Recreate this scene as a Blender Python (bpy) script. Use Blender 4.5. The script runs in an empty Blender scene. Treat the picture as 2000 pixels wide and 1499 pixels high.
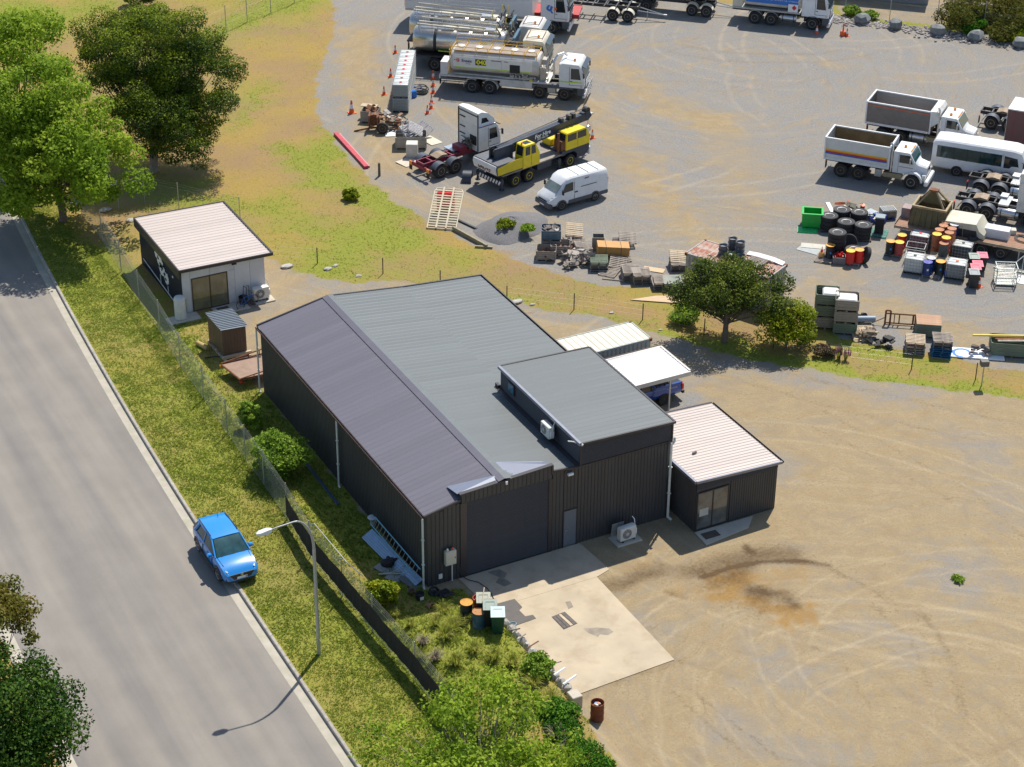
import bpy,math,random
import numpy as np
from mathutils import Vector,Matrix
PI=math.pi
random.seed(7)
rng=np.random.default_rng(7)
S=bpy.context.scene
C=S.collection
# ------------------------------------------------------------------ camera
F=4004.9
_p,_r,_y=(math.radians(a)for a in(29.8204,0.52836,27.96993))
FW=np.array([math.sin(_y)*math.cos(_p),math.cos(_y)*math.cos(_p),-math.sin(_p)])
RT=np.array([math.cos(_y),-math.sin(_y),0.0]);UP=np.cross(RT,FW)
RT,UP=RT*math.cos(_r)+UP*math.sin(_r),-RT*math.sin(_r)+UP*math.cos(_r)
CAMH=60.0
def ray(px,py):return FW+RT*(px-1000)/F-UP*(py-749.5)/F
_d=ray(838,1152)
CAM=-_d*(CAMH/-_d[2]);CAM[2]=CAMH
cam=bpy.data.cameras.new('camera');camo=bpy.data.objects.new('camera',cam);C.objects.link(camo)
cam.sensor_width=36;cam.lens=F*36/2000;cam.clip_end=5000;cam.clip_start=1
M=Matrix(((RT[0],UP[0],-FW[0],CAM[0]),(RT[1],UP[1],-FW[1],CAM[1]),(RT[2],UP[2],-FW[2],CAM[2]),(0,0,0,1)))
camo.matrix_world=M
S.camera=camo
# ------------------------------------------------------------------ light
SUN_D=Vector((0.76,0.64,0)).normalized();SUN_E=math.radians(57)
w=bpy.data.worlds.new('World');S.world=w;w.use_nodes=True
nt=w.node_tree;bg=nt.nodes['Background'];bg.inputs[1].default_value=0.115
sky=nt.nodes.new('ShaderNodeTexSky');sky.sky_type='NISHITA';sky.sun_disc=False
sky.sun_elevation=SUN_E;sky.sun_rotation=math.atan2(SUN_D.x,SUN_D.y);sky.dust_density=0.6
nt.links.new(sky.outputs[0],bg.inputs[0])
sl=bpy.data.lights.new('sun','SUN');sl.energy=4.6;sl.angle=math.radians(0.5);sl.color=(1,0.94,0.835)
so=bpy.data.objects.new('sun',sl);C.objects.link(so)
sd=Vector((SUN_D.x*math.cos(SUN_E),SUN_D.y*math.cos(SUN_E),math.sin(SUN_E)))
so.rotation_euler=sd.to_track_quat('Z','Y').to_euler();so.location=(20,20,60)
S.view_settings.view_transform='Standard';S.view_settings.look='None';S.view_settings.gamma=1
S.view_settings.use_curve_mapping=False;S.view_settings.exposure=0.32
# ------------------------------------------------------------------ terrain height
def hgt(x,y):
    x=np.asarray(x,float);y=np.asarray(y,float)
    def ss(a,b,v):
        t=np.clip((v-a)/(b-a),0,1);return t*t*(3-2*t)
    bed=ss(-3.6,-2.2,x)*(1-ss(1.55,2.0,x+0.05*np.sin(y*2)))*(1-ss(-3.4,-1.6,y))
    und=0.05*np.sin(x*0.31+1)*np.sin(y*0.27)+0.03*np.sin(x*0.9+y*0.7)
    flat=ss(22,30,y)*ss(12,14,x+0*y)
    return 0.5*bed+und*flat*0.5
def P(px,py):
    d=ray(px,py);z=0.0
    for _ in range(4):
        q=CAM+d*((z-CAMH)/d[2]);z=float(hgt(q[0],q[1]))
    return Vector((q[0],q[1],z))
def P0(px,py,z=0.0):
    d=ray(px,py);q=CAM+d*((z-CAMH)/d[2]);return Vector(q)
# ------------------------------------------------------------------ materials
MATS={}
def N(t,ty,**kw):
    n=t.nodes.new(ty)
    for k,v in kw.items():setattr(n,k,v)
    return n
def mat(name,col,rough=0.6,metal=0.0,var=0.12,vscale=3.0,dirt=0.0,dcol=(0.12,0.09,0.06),bump=0.0,bscale=40,spec=0.5,trans=0.0,coat=0.0,dscale=1.2,stretch=None,dlo=0.5):
    if name in MATS:return MATS[name]
    m=bpy.data.materials.new(name);m.use_nodes=True;t=m.node_tree;b=t.nodes['Principled BSDF']
    tc=N(t,'ShaderNodeTexCoord');src=tc.outputs['Object']
    if stretch:
        mp=N(t,'ShaderNodeMapping');mp.inputs['Scale'].default_value=stretch
        t.links.new(src,mp.inputs[0]);src=mp.outputs[0]
    n1=N(t,'ShaderNodeTexNoise');n1.inputs['Scale'].default_value=vscale;n1.inputs['Detail'].default_value=5
    t.links.new(src,n1.inputs['Vector'])
    mr=N(t,'ShaderNodeMapRange');mr.inputs['To Min'].default_value=1-var;mr.inputs['To Max'].default_value=1+var
    mr.inputs['From Min'].default_value=0.25;mr.inputs['From Max'].default_value=0.75
    t.links.new(n1.outputs[0],mr.inputs[0])
    mx=N(t,'ShaderNodeMix',data_type='RGBA',blend_type='MULTIPLY');mx.inputs[0].default_value=1
    mx.inputs[6].default_value=(*col,1);oi=N(t,'ShaderNodeObjectInfo');q=N(t,'ShaderNodeMapRange');q.inputs[3].default_value=.93;q.inputs[4].default_value=1.07;t.links.new(oi.outputs['Random'],q.inputs[0])
    mm=N(t,'ShaderNodeMath',operation='MULTIPLY');t.links.new(mr.outputs[0],mm.inputs[0]);t.links.new(q.outputs[0],mm.inputs[1]);t.links.new(mm.outputs[0],mx.inputs[7]);out=mx.outputs[2]
    if dirt>0:
        n2=N(t,'ShaderNodeTexNoise');n2.inputs['Scale'].default_value=dscale;n2.inputs['Detail'].default_value=8;n2.inputs['Roughness'].default_value=0.65
        t.links.new(src,n2.inputs['Vector'])
        r2=N(t,'ShaderNodeMapRange');r2.inputs['From Min'].default_value=dlo;r2.inputs['From Max'].default_value=dlo+0.2;r2.inputs['To Max'].default_value=dirt
        t.links.new(n2.outputs[0],r2.inputs[0])
        m2=N(t,'ShaderNodeMix',data_type='RGBA');t.links.new(r2.outputs[0],m2.inputs[0]);t.links.new(out,m2.inputs[6]);m2.inputs[7].default_value=(*dcol,1)
        out=m2.outputs[2]
    t.links.new(out,b.inputs['Base Color'])
    b.inputs['Roughness'].default_value=rough;b.inputs['Metallic'].default_value=metal
    b.inputs['Specular IOR Level'].default_value=spec;b.inputs['Coat Weight'].default_value=coat
    b.inputs['Transmission Weight'].default_value=trans
    if bump>0:
        n3=N(t,'ShaderNodeTexNoise');n3.inputs['Scale'].default_value=bscale;n3.inputs['Detail'].default_value=4
        t.links.new(src,n3.inputs['Vector']);bp=N(t,'ShaderNodeBump');bp.inputs['Strength'].default_value=bump;bp.inputs['Distance'].default_value=0.02
        t.links.new(n3.outputs[0],bp.inputs['Height']);t.links.new(bp.outputs[0],b.inputs['Normal'])
    MATS[name]=m;return m
white=mat('white_paint',(0.74,0.75,0.76),0.35,var=0.05,dirt=0.35,dcol=(0.45,0.40,0.33),dlo=0.55)
white2=mat('dusty_white_paint',(0.66,0.65,0.62),0.45,var=0.07,dirt=0.5,dcol=(0.36,0.30,0.22),dlo=0.48)
cream=mat('cream_paint',(0.62,0.58,0.47),0.5,var=0.06,dirt=0.3,dcol=(0.35,0.28,0.18))
black=mat('black_rubber',(0.022,0.022,0.024),0.75,var=0.3,vscale=6,dirt=0.35,dcol=(0.10,0.085,0.065))
blackp=mat('black_steel',(0.03,0.032,0.036),0.5,var=0.3,dirt=0.4,dcol=(0.13,0.11,0.085))
guard=mat('grey_mudguard',(0.075,0.085,0.105),0.45,var=0.2,dirt=0.3,dcol=(0.2,0.17,0.13))
glass=mat('dark_glass',(0.02,0.028,0.03),0.06,var=0.15,spec=0.8)
tealglass=mat('windscreen_glass',(0.025,0.07,0.075),0.05,var=0.25,vscale=2.0,spec=0.8)
steel=mat('stainless_steel',(0.60,0.57,0.52),0.27,metal=0.9,var=0.12,dirt=0.25,dcol=(0.35,0.29,0.2),stretch=(0.4,1,1))
galv=mat('galvanised_steel',(0.42,0.44,0.45),0.45,metal=0.6,var=0.15,vscale=9)
alu=mat('aluminium',(0.62,0.63,0.64),0.3,metal=0.9,var=0.1,dirt=0.2)
rimg=mat('grey_rim',(0.30,0.27,0.23),0.5,metal=0.3,var=0.2,dirt=0.5,dcol=(0.12,0.08,0.05),dscale=5)
rimo=mat('brown_rim',(0.26,0.16,0.07),0.6,var=0.2)
yellow=mat('yellow_paint',(0.72,0.55,0.015),0.45,var=0.08,dirt=0.35,dcol=(0.42,0.30,0.02),dlo=0.55)
maroon=mat('maroon_paint',(0.22,0.015,0.045),0.5,var=0.2,dirt=0.45,dcol=(0.12,0.06,0.05))
red=mat('red_paint',(0.62,0.02,0.015),0.4,var=0.1,dirt=0.15)
orange=mat('orange_plastic',(0.80,0.12,0.02),0.5,var=0.1)
rust=mat('rust',(0.20,0.085,0.04),0.9,var=0.35,vscale=7,dirt=0.6,dcol=(0.09,0.04,0.025),dscale=3,bump=0.3)
rustdeck=mat('rusty_deck',(0.30,0.17,0.11),0.85,var=0.15,vscale=4,dirt=0.4,dcol=(0.16,0.09,0.06))
greenp=mat('green_plastic',(0.01,0.40,0.05),0.45,var=0.08)
greenl=mat('pale_green_plastic',(0.05,0.55,0.16),0.55,var=0.08)
dkgreen=mat('dark_green_plastic',(0.01,0.075,0.05),0.45,var=0.12)
bluep=mat('blue_paint',(0.015,0.05,0.28),0.4,var=0.12)
pink=mat('pink_plastic',(0.70,0.09,0.16),0.5,var=0.08)
wood=mat('weathered_wood',(0.30,0.26,0.22),0.9,var=0.3,vscale=5,dirt=0.5,dcol=(0.14,0.115,0.095),dscale=2,stretch=(1,1,4),bump=0.3)
wood2=mat('pale_wood',(0.50,0.40,0.28),0.85,var=0.15,vscale=6,dirt=0.4,dcol=(0.28,0.22,0.16))
woodg=mat('green_stained_wood',(0.17,0.20,0.15),0.9,var=0.3,vscale=3,dirt=0.7,dcol=(0.05,0.13,0.07),dscale=1.5,dlo=0.45)
woodd=mat('dark_wood',(0.13,0.11,0.10),0.9,var=0.3,vscale=5)
conc=mat('concrete',(0.50,0.455,0.37),0.9,var=0.10,vscale=2,dirt=0.3,dcol=(0.30,0.27,0.22),bump=0.15)
lamp_a=mat('amber_lens',(0.85,0.30,0.02),0.25,var=0.05)
lamp_r=mat('red_lens',(0.6,0.02,0.02),0.25,var=0.05)
lamp_w=mat('clear_lens',(0.7,0.72,0.72),0.15,var=0.05)
lime=mat('lime_tape',(0.45,0.70,0.02),0.4,var=0.05)
navy=mat('navy_print',(0.03,0.04,0.16),0.5,var=0.05)
blueprint=mat('blue_print',(0.02,0.16,0.55),0.45,var=0.08)
whitep=mat('white_print',(0.8,0.8,0.8),0.5,var=0.03)
blackprint=mat('black_print',(0.02,0.02,0.02),0.5,var=0.03)
redprint=mat('red_print',(0.65,0.02,0.04),0.5,var=0.03)
# ------------------------------------------------------------------ mesh builder
class MB:
    def __init__(s):s.v=[];s.f=[];s.mi=[];s.m=0;s.T=None
    def add(s,vs,fs):
        o=len(s.v)
        if s.T is not None:vs=[tuple(s.T@Vector(v))for v in vs]
        s.v+=[tuple(v)for v in vs];s.f+=[tuple(i+o for i in f)for f in fs];s.mi+=[s.m]*len(fs);return s
    def bx(s,x0,x1,y0,y1,z0,z1):
        return s.add([(x0,y0,z0),(x1,y0,z0),(x1,y1,z0),(x0,y1,z0),(x0,y0,z1),(x1,y0,z1),(x1,y1,z1),(x0,y1,z1)],
                     [(0,3,2,1),(4,5,6,7),(0,1,5,4),(1,2,6,5),(2,3,7,6),(3,0,4,7)])
    def box(s,c,d):return s.bx(c[0]-d[0]/2,c[0]+d[0]/2,c[1]-d[1]/2,c[1]+d[1]/2,c[2]-d[2]/2,c[2]+d[2]/2)
    def bbx(s,x0,x1,y0,y1,z0,z1,b=0.04): # box with all vertical and top edges chamfered
        r1=[(x0+b,y0),(x1-b,y0),(x1,y0+b),(x1,y1-b),(x1-b,y1),(x0+b,y1),(x0,y1-b),(x0,y0+b)]
        cx,cy=(x0+x1)/2,(y0+y1)/2
        r2=[(x-math.copysign(min(b*.9,abs(x-cx)),x-cx),y-math.copysign(min(b*.9,abs(y-cy)),y-cy))for x,y in r1]
        vs=[(x,y,z0)for x,y in r1]+[(x,y,z1-b)for x,y in r1]+[(x,y,z1)for x,y in r2]
        fs=[tuple(range(7,-1,-1)),tuple(range(16,24))]
        for k in(0,8):
            for i in range(8):j=(i+1)%8;fs.append((k+i,k+j,k+8+j,k+8+i))
        return s.add(vs,fs)
    def cyl(s,a,b,r0,r1=None,n=10,cap=True):
        if r1 is None:r1=r0
        a=Vector(a);b=Vector(b);d=(b-a)
        if d.length<1e-6:return s
        d.normalize()
        u=d.orthogonal().normalized();v=d.cross(u);vs=[]
        for c,r in((a,r0),(b,r1)):
            for i in range(n):t=2*PI*i/n;vs.append(c+u*(r*math.cos(t))+v*(r*math.sin(t)))
        fs=[(i,(i+1)%n,n+(i+1)%n,n+i)for i in range(n)]
        if cap:fs+=[tuple(range(n-1,-1,-1)),tuple(range(n,2*n))]
        return s.add(vs,fs)
    def tube(s,pts,r,n=6):
        for a,b in zip(pts[:-1],pts[1:]):s.cyl(a,b,r if not callable(r)else r(a),None,n)
        return s
    def lathe(s,prof,n=16,axis='z',o=(0,0,0)):
        vs=[]
        for r,h in prof:
            for i in range(n):
                t=2*PI*i/n;a,b=r*math.cos(t),r*math.sin(t)
                p=(a,b,h)if axis=='z' else((b,h,a)if axis=='y' else(h,a,b))
                vs.append((p[0]+o[0],p[1]+o[1],p[2]+o[2]))
        fs=[]
        for k in range(len(prof)-1):
            for i in range(n):j=(i+1)%n;fs.append((k*n+i,k*n+j,(k+1)*n+j,(k+1)*n+i))
        fs.append(tuple(range(n-1,-1,-1)));fs.append(tuple(range((len(prof)-1)*n,len(prof)*n)))
        return s.add(vs,fs)
    def prism(s,poly,a,b,pl='xz'): # poly in plane pl extruded along the third axis from a to b
        def q(p,t):return{'xz':(p[0],t,p[1]),'yz':(t,p[0],p[1]),'xy':(p[0],p[1],t)}[pl]
        n=len(poly);vs=[q(p,a)for p in poly]+[q(p,b)for p in poly]
        fs=[tuple(range(n-1,-1,-1)),tuple(range(n,2*n))]+[(i,(i+1)%n,n+(i+1)%n,n+i)for i in range(n)]
        return s.add(vs,fs)
    def quad(s,*p,th=0.0):return s.add(p,[tuple(range(len(p)))])
    def loft(s,secs,cap=True): # secs: list of (x, [(y,z)...])
        n=len(secs[0][1]);vs=[(x,y,z)for x,ring in secs for y,z in ring];fs=[]
        for k in range(len(secs)-1):
            for i in range(n):j=(i+1)%n;fs.append((k*n+i,k*n+j,(k+1)*n+j,(k+1)*n+i))
        if cap:fs+=[tuple(range(n-1,-1,-1)),tuple(range((len(secs)-1)*n,len(secs)*n))]
        return s.add(vs,fs)
    def mesh(s,name,mats,smooth=None):
        me=bpy.data.meshes.new(name);me.from_pydata(s.v,[],s.f);me.update()
        for m in(mats if isinstance(mats,(list,tuple))else[mats]):me.materials.append(m)
        me.polygons.foreach_set('material_index',s.mi)
        import bmesh
        bm=bmesh.new();bm.from_mesh(me);bmesh.ops.recalc_face_normals(bm,faces=bm.faces);bm.to_mesh(me);bm.free()
        if smooth:
            me.polygons.foreach_set('use_smooth',[True]*len(me.polygons));me.set_sharp_from_angle(angle=math.radians(smooth))
        return me
    def build(s,name,mats,parent=None,smooth=None,kind=None):
        o=bpy.data.objects.new(name,s.mesh(name,mats,smooth));C.objects.link(o)
        if parent is not None:o.parent=parent
        if kind:o['kind']=kind
        return o
def place_mesh(name,me,parent,loc=(0,0,0),rot=(0,0,0),scale=(1,1,1)):
    o=bpy.data.objects.new(name,me);C.objects.link(o);o.parent=parent;o.location=loc;o.rotation_euler=rot;o.scale=scale;return o
def tag(o,label,cat,group=None,kind=None):
    if label:o['label']=label
    if cat:o['category']=cat
    if group:o['group']=group
    if kind:o['kind']=kind
    return o
def thing(name,label,cat,loc=(0,0,0),rz=0.0,group=None,scale=1.0):
    o=bpy.data.objects.new(name,None);C.objects.link(o);o.location=loc;o.rotation_euler=(0,0,rz);o.scale=(scale,)*3
    o.empty_display_size=0.2
    return tag(o,label,cat,group)
def dup(root,loc,rz=0.0,label=None,scale=None,group=None,swap=None):
    kids={}
    def cp(o,par):
        c=o.copy();C.objects.link(c)
        if par is not None:c.parent=par
        if swap and o.name.split('.')[0]in swap and par is not None:
            c.data=c.data.copy();c.data.materials.clear()
            for m in swap[o.name.split('.')[0]]:c.data.materials.append(m)
        for ch in KIDS.get(o.name,()):cp(ch,c)
        return c
    if root.name not in KIDS:index_kids(root)
    r=cp(root,None);r.location=loc;r.rotation_euler=(0,0,rz)
    if scale:r.scale=(scale,)*3
    if label:r['label']=label
    if group:r['group']=group
    return r
KIDS={}
def index_kids(root):
    def rec(o):
        ch=[c for c in C.objects if c.parent==o]if o not in _seen else[]
        KIDS[o.name]=ch
        for c in ch:rec(c)
    _seen=set();rec(root)
def text(s,size,material,parent,loc,rot,name='lettering',bold=0.0,shear=0.0,ext=0.003,align='CENTER',sx=1.0):
    cu=bpy.data.curves.new(name,'FONT');cu.body=s;cu.size=size;cu.extrude=ext;cu.align_x=align;cu.align_y='CENTER';cu.offset=bold;cu.shear=shear
    tmp=bpy.data.objects.new('t',cu);C.objects.link(tmp)
    bpy.context.view_layer.update()
    me=bpy.data.meshes.new_from_object(tmp.evaluated_get(bpy.context.evaluated_depsgraph_get()));me.name=name
    bpy.data.objects.remove(tmp)
    me.materials.clear();me.materials.append(material)
    o=bpy.data.objects.new(name,me);C.objects.link(o);o.parent=parent;o.location=loc;o.rotation_euler=rot;o.scale=(sx,1,1);return o
def span(pR,pF,xR,xF,yt):
    """place a vehicle by the ground contacts of two near-side wheels: returns location, heading, scale"""
    a=P(*pR);b=P(*pF);d=(b-a);L=math.hypot(d.x,d.y);th=math.atan2(d.y,d.x);s=L/(xF-xR)
    c,n=math.cos(th),math.sin(th);lx,ly=xR*s,yt*s
    return Vector((a.x-(c*lx-n*ly),a.y-(n*lx+c*ly),a.z)),th,s
# ------------------------------------------------------------------ ground materials
def kerbx(y): # right kerb line of the road
    y=np.asarray(y,float);return-8.42+0.012*y+0.00072*y*y*(y>0)
LKW=11.75
def poly_px(pts):return np.array([P0(*p)[:2]for p in pts])
def seg_dist(x,y,pts,closed=False):
    d=np.full(x.shape,1e9);n=len(pts)
    for i in range(n if closed else n-1):
        a=pts[i];b=pts[(i+1)%n];ab=b-a;L=ab@ab+1e-9
        t=np.clip(((x-a[0])*ab[0]+(y-a[1])*ab[1])/L,0,1)
        d=np.minimum(d,np.hypot(x-a[0]-t*ab[0],y-a[1]-t*ab[1]))
    return d
def inside(x,y,pts):
    r=np.zeros(x.shape,bool);n=len(pts)
    for i in range(n):
        a=pts[i];b=pts[(i+1)%n]
        c=((a[1]>y)!=(b[1]>y))
        with np.errstate(divide='ignore',invalid='ignore'):
            r^=c&(x<(b[0]-a[0])*(y-a[1])/(b[1]-a[1]+1e-12)+a[0])
    return r
def sdf(x,y,pts):
    d=seg_dist(x,y,pts,True);return np.where(inside(x,y,pts),-d,d)
def soft(d,w):return 1/(1+np.exp(np.clip(d/w*4,-40,40)))
TRUCKYARD=poly_px([(640,-200),(655,60),(618,150),(622,230),(680,310),(770,395),(860,445),(930,480),(1030,515),(1110,545),(1210,560),(1330,572),(1420,585),(1560,600),(1640,660),(1760,680),(1860,700),(1960,720),(2150,745),(2600,700),(2300,140),(1990,72),(1800,55),(1625,38),(1500,20),(1300,-10),(1000,-60)])
LOWYARD=poly_px([(520,500),(570,528),(640,545),(700,555),(790,548),(960,580),(1060,603),(1160,618),(1260,645),(1380,680),(1480,708),(1600,725),(1760,752),(2000,778),(2500,830),(3500,1700),(1800,3000),(1210,1530),(1120,1370),(1000,1250),(905,1150),(838,1152),(500,740),(440,690),(430,640),(480,600),(460,575),(350,520),(520,480)])
GREENS=[ # px polyline, width m, strength
    ([(1000,592),(1100,612),(1200,640),(1290,655)],0.7,0.55),([(1300,665),(1450,692),(1600,722),(1760,750),(2050,785)],0.9,1.2),
    ([(560,290),(620,350),(690,370),(760,400),(770,460)],1.6,0.9),([(660,250),(640,320),(600,300)],0.9,0.7),
    ([(530,400),(600,440),(700,470),(640,520)],1.8,0.7),([(760,470),(830,480),(900,500)],1.5,0.6),([(440,60),(480,35),(560,5)],1.2,1.0),
    ([(560,10),(700,-20)],1.5,0.8),([(20,10),(120,30),(200,10)],2.0,0.8),([(90,470),(200,500),(260,560),(330,640),(380,700),(400,790)],1.1,0.8),
    ([(600,890),(700,1010),(780,1120),(830,1160)],0.8,1.0),([(560,900),(610,960),(700,1060)],1.2,0.5),([(500,790),(560,900)],1.2,0.9),
    ([(1150,545),(1060,500),(1100,520)],0.6,0.8),([(1620,650),(1700,690),(1850,720)],0.8,0.7),([(900,1160),(930,1240),(990,1260),(1060,1320)],0.7,0.8),
    ([(820,1250),(900,1330),(980,1420)],1.5,0.6),([(1640,20),(1760,45),(1900,60),(2000,75)],1.0,0.6),([(530,150),(470,240)],1.0,0.5),([(380,360),(300,390),(440,400)],1.5,0.6),
    ([(530,540),(580,600)],0.8,0.6),([(1850,470),(1990,505)],0.8,0.9),([(1240,545),(1180,500)],0.5,0.8)]
DRYS=[([(520,130),(600,200),(560,260)],3.0,1.0),([(480,280),(540,330),(450,380)],3.0,0.8),([(630,100),(660,30)],2.0,0.7),([(780,430),(900,470)],1.0,0.8),
        ([(1200,590),(1320,640),(1420,650)],1.0,0.9),([(700,150),(690,260),(760,330)],1.2,0.8)]
TANS=[([(760,380),(850,400),(970,400),(1050,440)],1.6,0.8),([(700,60),(700,160),(740,250),(760,330)],1.8,1.0),([(860,215),(960,235),(1080,205)],1.3,0.7),([(1170,120),(1230,150),(1280,200),(1400,240)],1.6,0.8),
        ([(1150,200),(1220,300),(1300,400),(1360,470)],1.6,0.7),([(1560,560),(1700,590),(2000,690)],1.2,0.8),([(1400,240),(1440,330),(1450,420)],2.0,0.5),([(1500,400),(1600,420)],1.0,0.5),([(1040,60),(1200,75)],0.8,0.6),([(1180,100),(1300,85),(1500,105),(1650,130)],.3,.5),([(1190,180),(1300,230),(1450,250),(1600,240)],.3,.5),([(1250,320),(1330,420),(1390,480)],.3,.6),([(1280,300),(1370,410),(1420,470)],.3,.5),([(1500,560),(1700,620),(2000,700)],.3,.6),([(1330,130),(1420,120),(1470,150),(1440,190)],.25,.5),([(1560,590),(1750,640),(2000,725)],.3,.5),([(1640,180),(1740,150),(1900,160)],.5,.3),([(1640,480),(1640,540)],1.0,0.5)]
GREYS=[([(640,560),(800,580)],1.0,0.7),([(480,620),(520,600),(620,560)],1.0,0.6),([(1050,610),(1200,640),(1300,680),(1450,720),(1600,745),(1800,775)],1.0,0.9),([(1340,790),(1460,860),(1530,920)],1.0,0.7),([(1850,1130),(1880,1160)],1.3,0.8),
         ([(1700,1230),(1760,1260)],1.4,0.6),([(1500,1300),(1560,1330)],1.6,0.6),([(1230,1210),(1300,1250)],0.8,0.6),([(1800,1080),(1990,1140)],1.2,0.5),([(1450,1440),(1600,1490)],1.8,0.6),([(1330,790),(1360,740)],1.2,0.8),([(1900,850),(2000,1000)],2.0,0.5)]
STAINS=[([(1185,1150),(1240,1130),(1290,1110)],0.7,1.0),([(1350,1120),(1420,1095),(1500,1082),(1545,1083)],0.85,1.0),([(1372,1128),(1450,1102),(1530,1096),(1570,1098),(1620,1104)],0.16,1.1),([(1470,1155),(1530,1160),(1550,1180)],0.5,0.9),
          ([(1440,1130),(1490,1160),(1480,1190)],0.7,0.5),([(1560,1098),(1640,1120),(1720,1160),(1800,1210)],0.3,0.3),([(1310,1160),(1330,1165)],0.4,0.6),([(1200,1200),(1215,1230)],0.5,0.7),([(1120,1370),(1180,1340),(1330,1290)],0.25,0.5),
          ([(1400,1140),(1460,1110)],0.5,0.6),([(1460,1068),(1468,1080)],0.2,1.0),([(1620,1110),(1700,1150),(1790,1225),(1845,1310)],0.12,0.25),([(1640,1102),(1730,1145),(1825,1225),(1880,1320),(1890,1420)],0.12,0.2),([(1310,1350),(1400,1430),(1480,1490)],0.15,0.4),([(1340,1340),(1440,1420),(1530,1490)],0.15,0.35),([(1560,1250),(1640,1290),(1700,1380)],0.15,0.3),([(1600,800),(1750,880),(1900,960),(2000,1050)],0.2,0.3),([(1580,830),(1720,900),(1860,980)],0.2,0.3),([(1380,1150),(1440,1170),(1540,1190)],.8,.25),([(1250,600),(1400,700),(1700,765),(2000,830)],.25,.3),([(1220,640),(1400,730),(1600,790),(1900,860)],.25,.3),([(1790,1180),(1840,1250),(1870,1340),(1880,1400)],0.25,0.35),([(1700,1180),(1780,1250),(1815,1340)],0.2,0.3),([(1840,400),(1980,430)],1.0,0.4)]
ORANGE=[([(1450,1165),(1530,1200),(1560,1195)],0.9,1.3),([(1330,1150),(1450,1130),(1560,1125)],1.0,.6),([(1520,1010),(1560,1060)],.8,.3),([(1400,1145),(1440,1135)],0.6,0.6),([(1220,1120),(1290,1100)],0.5,0.5),([(1330,1240),(1320,1180)],0.4,0.3),([(490,170),(560,100),(640,20)],0.8,0.6),([(880,470),(980,500),(840,450)],0.7,0.8)]
def brush(x,y,strokes):
    a=np.zeros(x.shape)
    for pts,wd,st in strokes:
        d=seg_dist(x,y,poly_px(pts));a+=st*np.exp(-(d/wd)**2)
    return a
CU=np.array([51.5,52.3]);CL=np.array([16.2,-19.5])
FARLOT=poly_px([(1632,-300),(1640,28),(1740,40),(1830,50),(1860,26),(1990,30),(2500,90),(2500,-500)])
def fields(x,y):
    wx=x+0.45*np.sin(y*1.7+x*.6)+0.3*np.sin(y*4.1)+0.2*np.sin(y*7.7+x*3);wy=y+0.45*np.sin(x*1.5-y*.4)+0.3*np.sin(x*3.7)+0.2*np.sin(x*8.3-y*2)
    sx=x+.35*(wx-x);sy=y+.35*(wy-y)
    ty=soft(sdf(sx,sy,TRUCKYARD),0.8);ly=soft(sdf(sx,sy,LOWYARD),0.7);fl=soft(sdf(sx,sy,FARLOT),0.6)
    bare=np.clip(np.maximum(np.maximum(ty,ly),fl),0,1)
    verge=soft(x+3.2,1.2)*soft(-(x-kerbx(y)+0.1),0.1)
    bank=soft(np.abs(x-(-1.2))-1.8,0.7)*soft(y-27,2)
    g=0.47+0.25*np.sin(x*.35+1.3*np.sin(y*.21))*np.sin(y*.29+x*.1)+0.50*verge+0.2*bank+brush(wx,wy,GREENS)-0.6*brush(wx,wy,DRYS)
    return wx,wy,ty,ly,fl,bare,verge,g
_tr=[]
_g=np.random.default_rng(21)
for _c,_n,_sp,_r0,_r1,_wd in((CL,62,6.0,4,19,.10),(CU,60,11.0,6,30,.18),(np.array([30.,2.]),10,4.0,10,24,.14)):
    for _ in range(_n):
        _o=_c+_g.normal(0,_sp,2)*(1,.8);_tr.append((_o[0],_o[1],_g.uniform(_r0,_r1),_g.uniform(-PI,PI),_g.uniform(.35,1.1),_g.choice((-1,1,1))*_g.uniform(.25,.85),_wd))
def tracks(x,y):
    a=np.zeros(x.shape)
    for cx,cy,R_,t0,hw,st,wd in _tr:
        r=np.hypot(x-cx,y-cy);dt=np.abs((np.arctan2(y-cy,x-cx)-t0+PI)%(2*PI)-PI);f=np.clip((hw-dt)*4,0,1)*st
        R2=R_+.5*np.sin(dt*2.5)
        a+=f*(np.exp(-((r-R2)/wd)**2)+np.exp(-((r-R2-1.9)/wd)**2))
    return np.clip(a,-1.2,1.2)
def paint(me,x,y):
    n=len(x);wx,wy,ty,ly,fl,bare,verge,g=fields(x,y)
    tan=ly*1.12+ty*0.03+fl*.75+1.25*brush(wx,wy,TANS)-brush(wx,wy,GREYS)*0.9
    st=brush(x+0.05*np.sin(y*5+x),y+0.05*np.sin(x*3),STAINS);orr=brush(wx,wy,ORANGE)
    c=me.color_attributes.new('pa','FLOAT_COLOR','POINT');buf=np.stack([bare,np.clip(g,0,1.3),np.clip(tan,-1,1.5),np.clip(st,0,1.5)],1).astype('f')
    c.data.foreach_set('color',buf.ravel())
    useL=(ly>ty);cen=np.where(useL[:,None],CL,CU);dx=x-cen[:,0];dy=y-cen[:,1]
    r=np.hypot(dx,dy);th=np.arctan2(dy,dx)
    d=me.color_attributes.new('pb','FLOAT_COLOR','POINT');buf=np.stack([r,th,np.clip(orr,0,1.5),tracks(x,y)],1).astype('f')
    d.data.foreach_set('color',buf.ravel())
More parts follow.
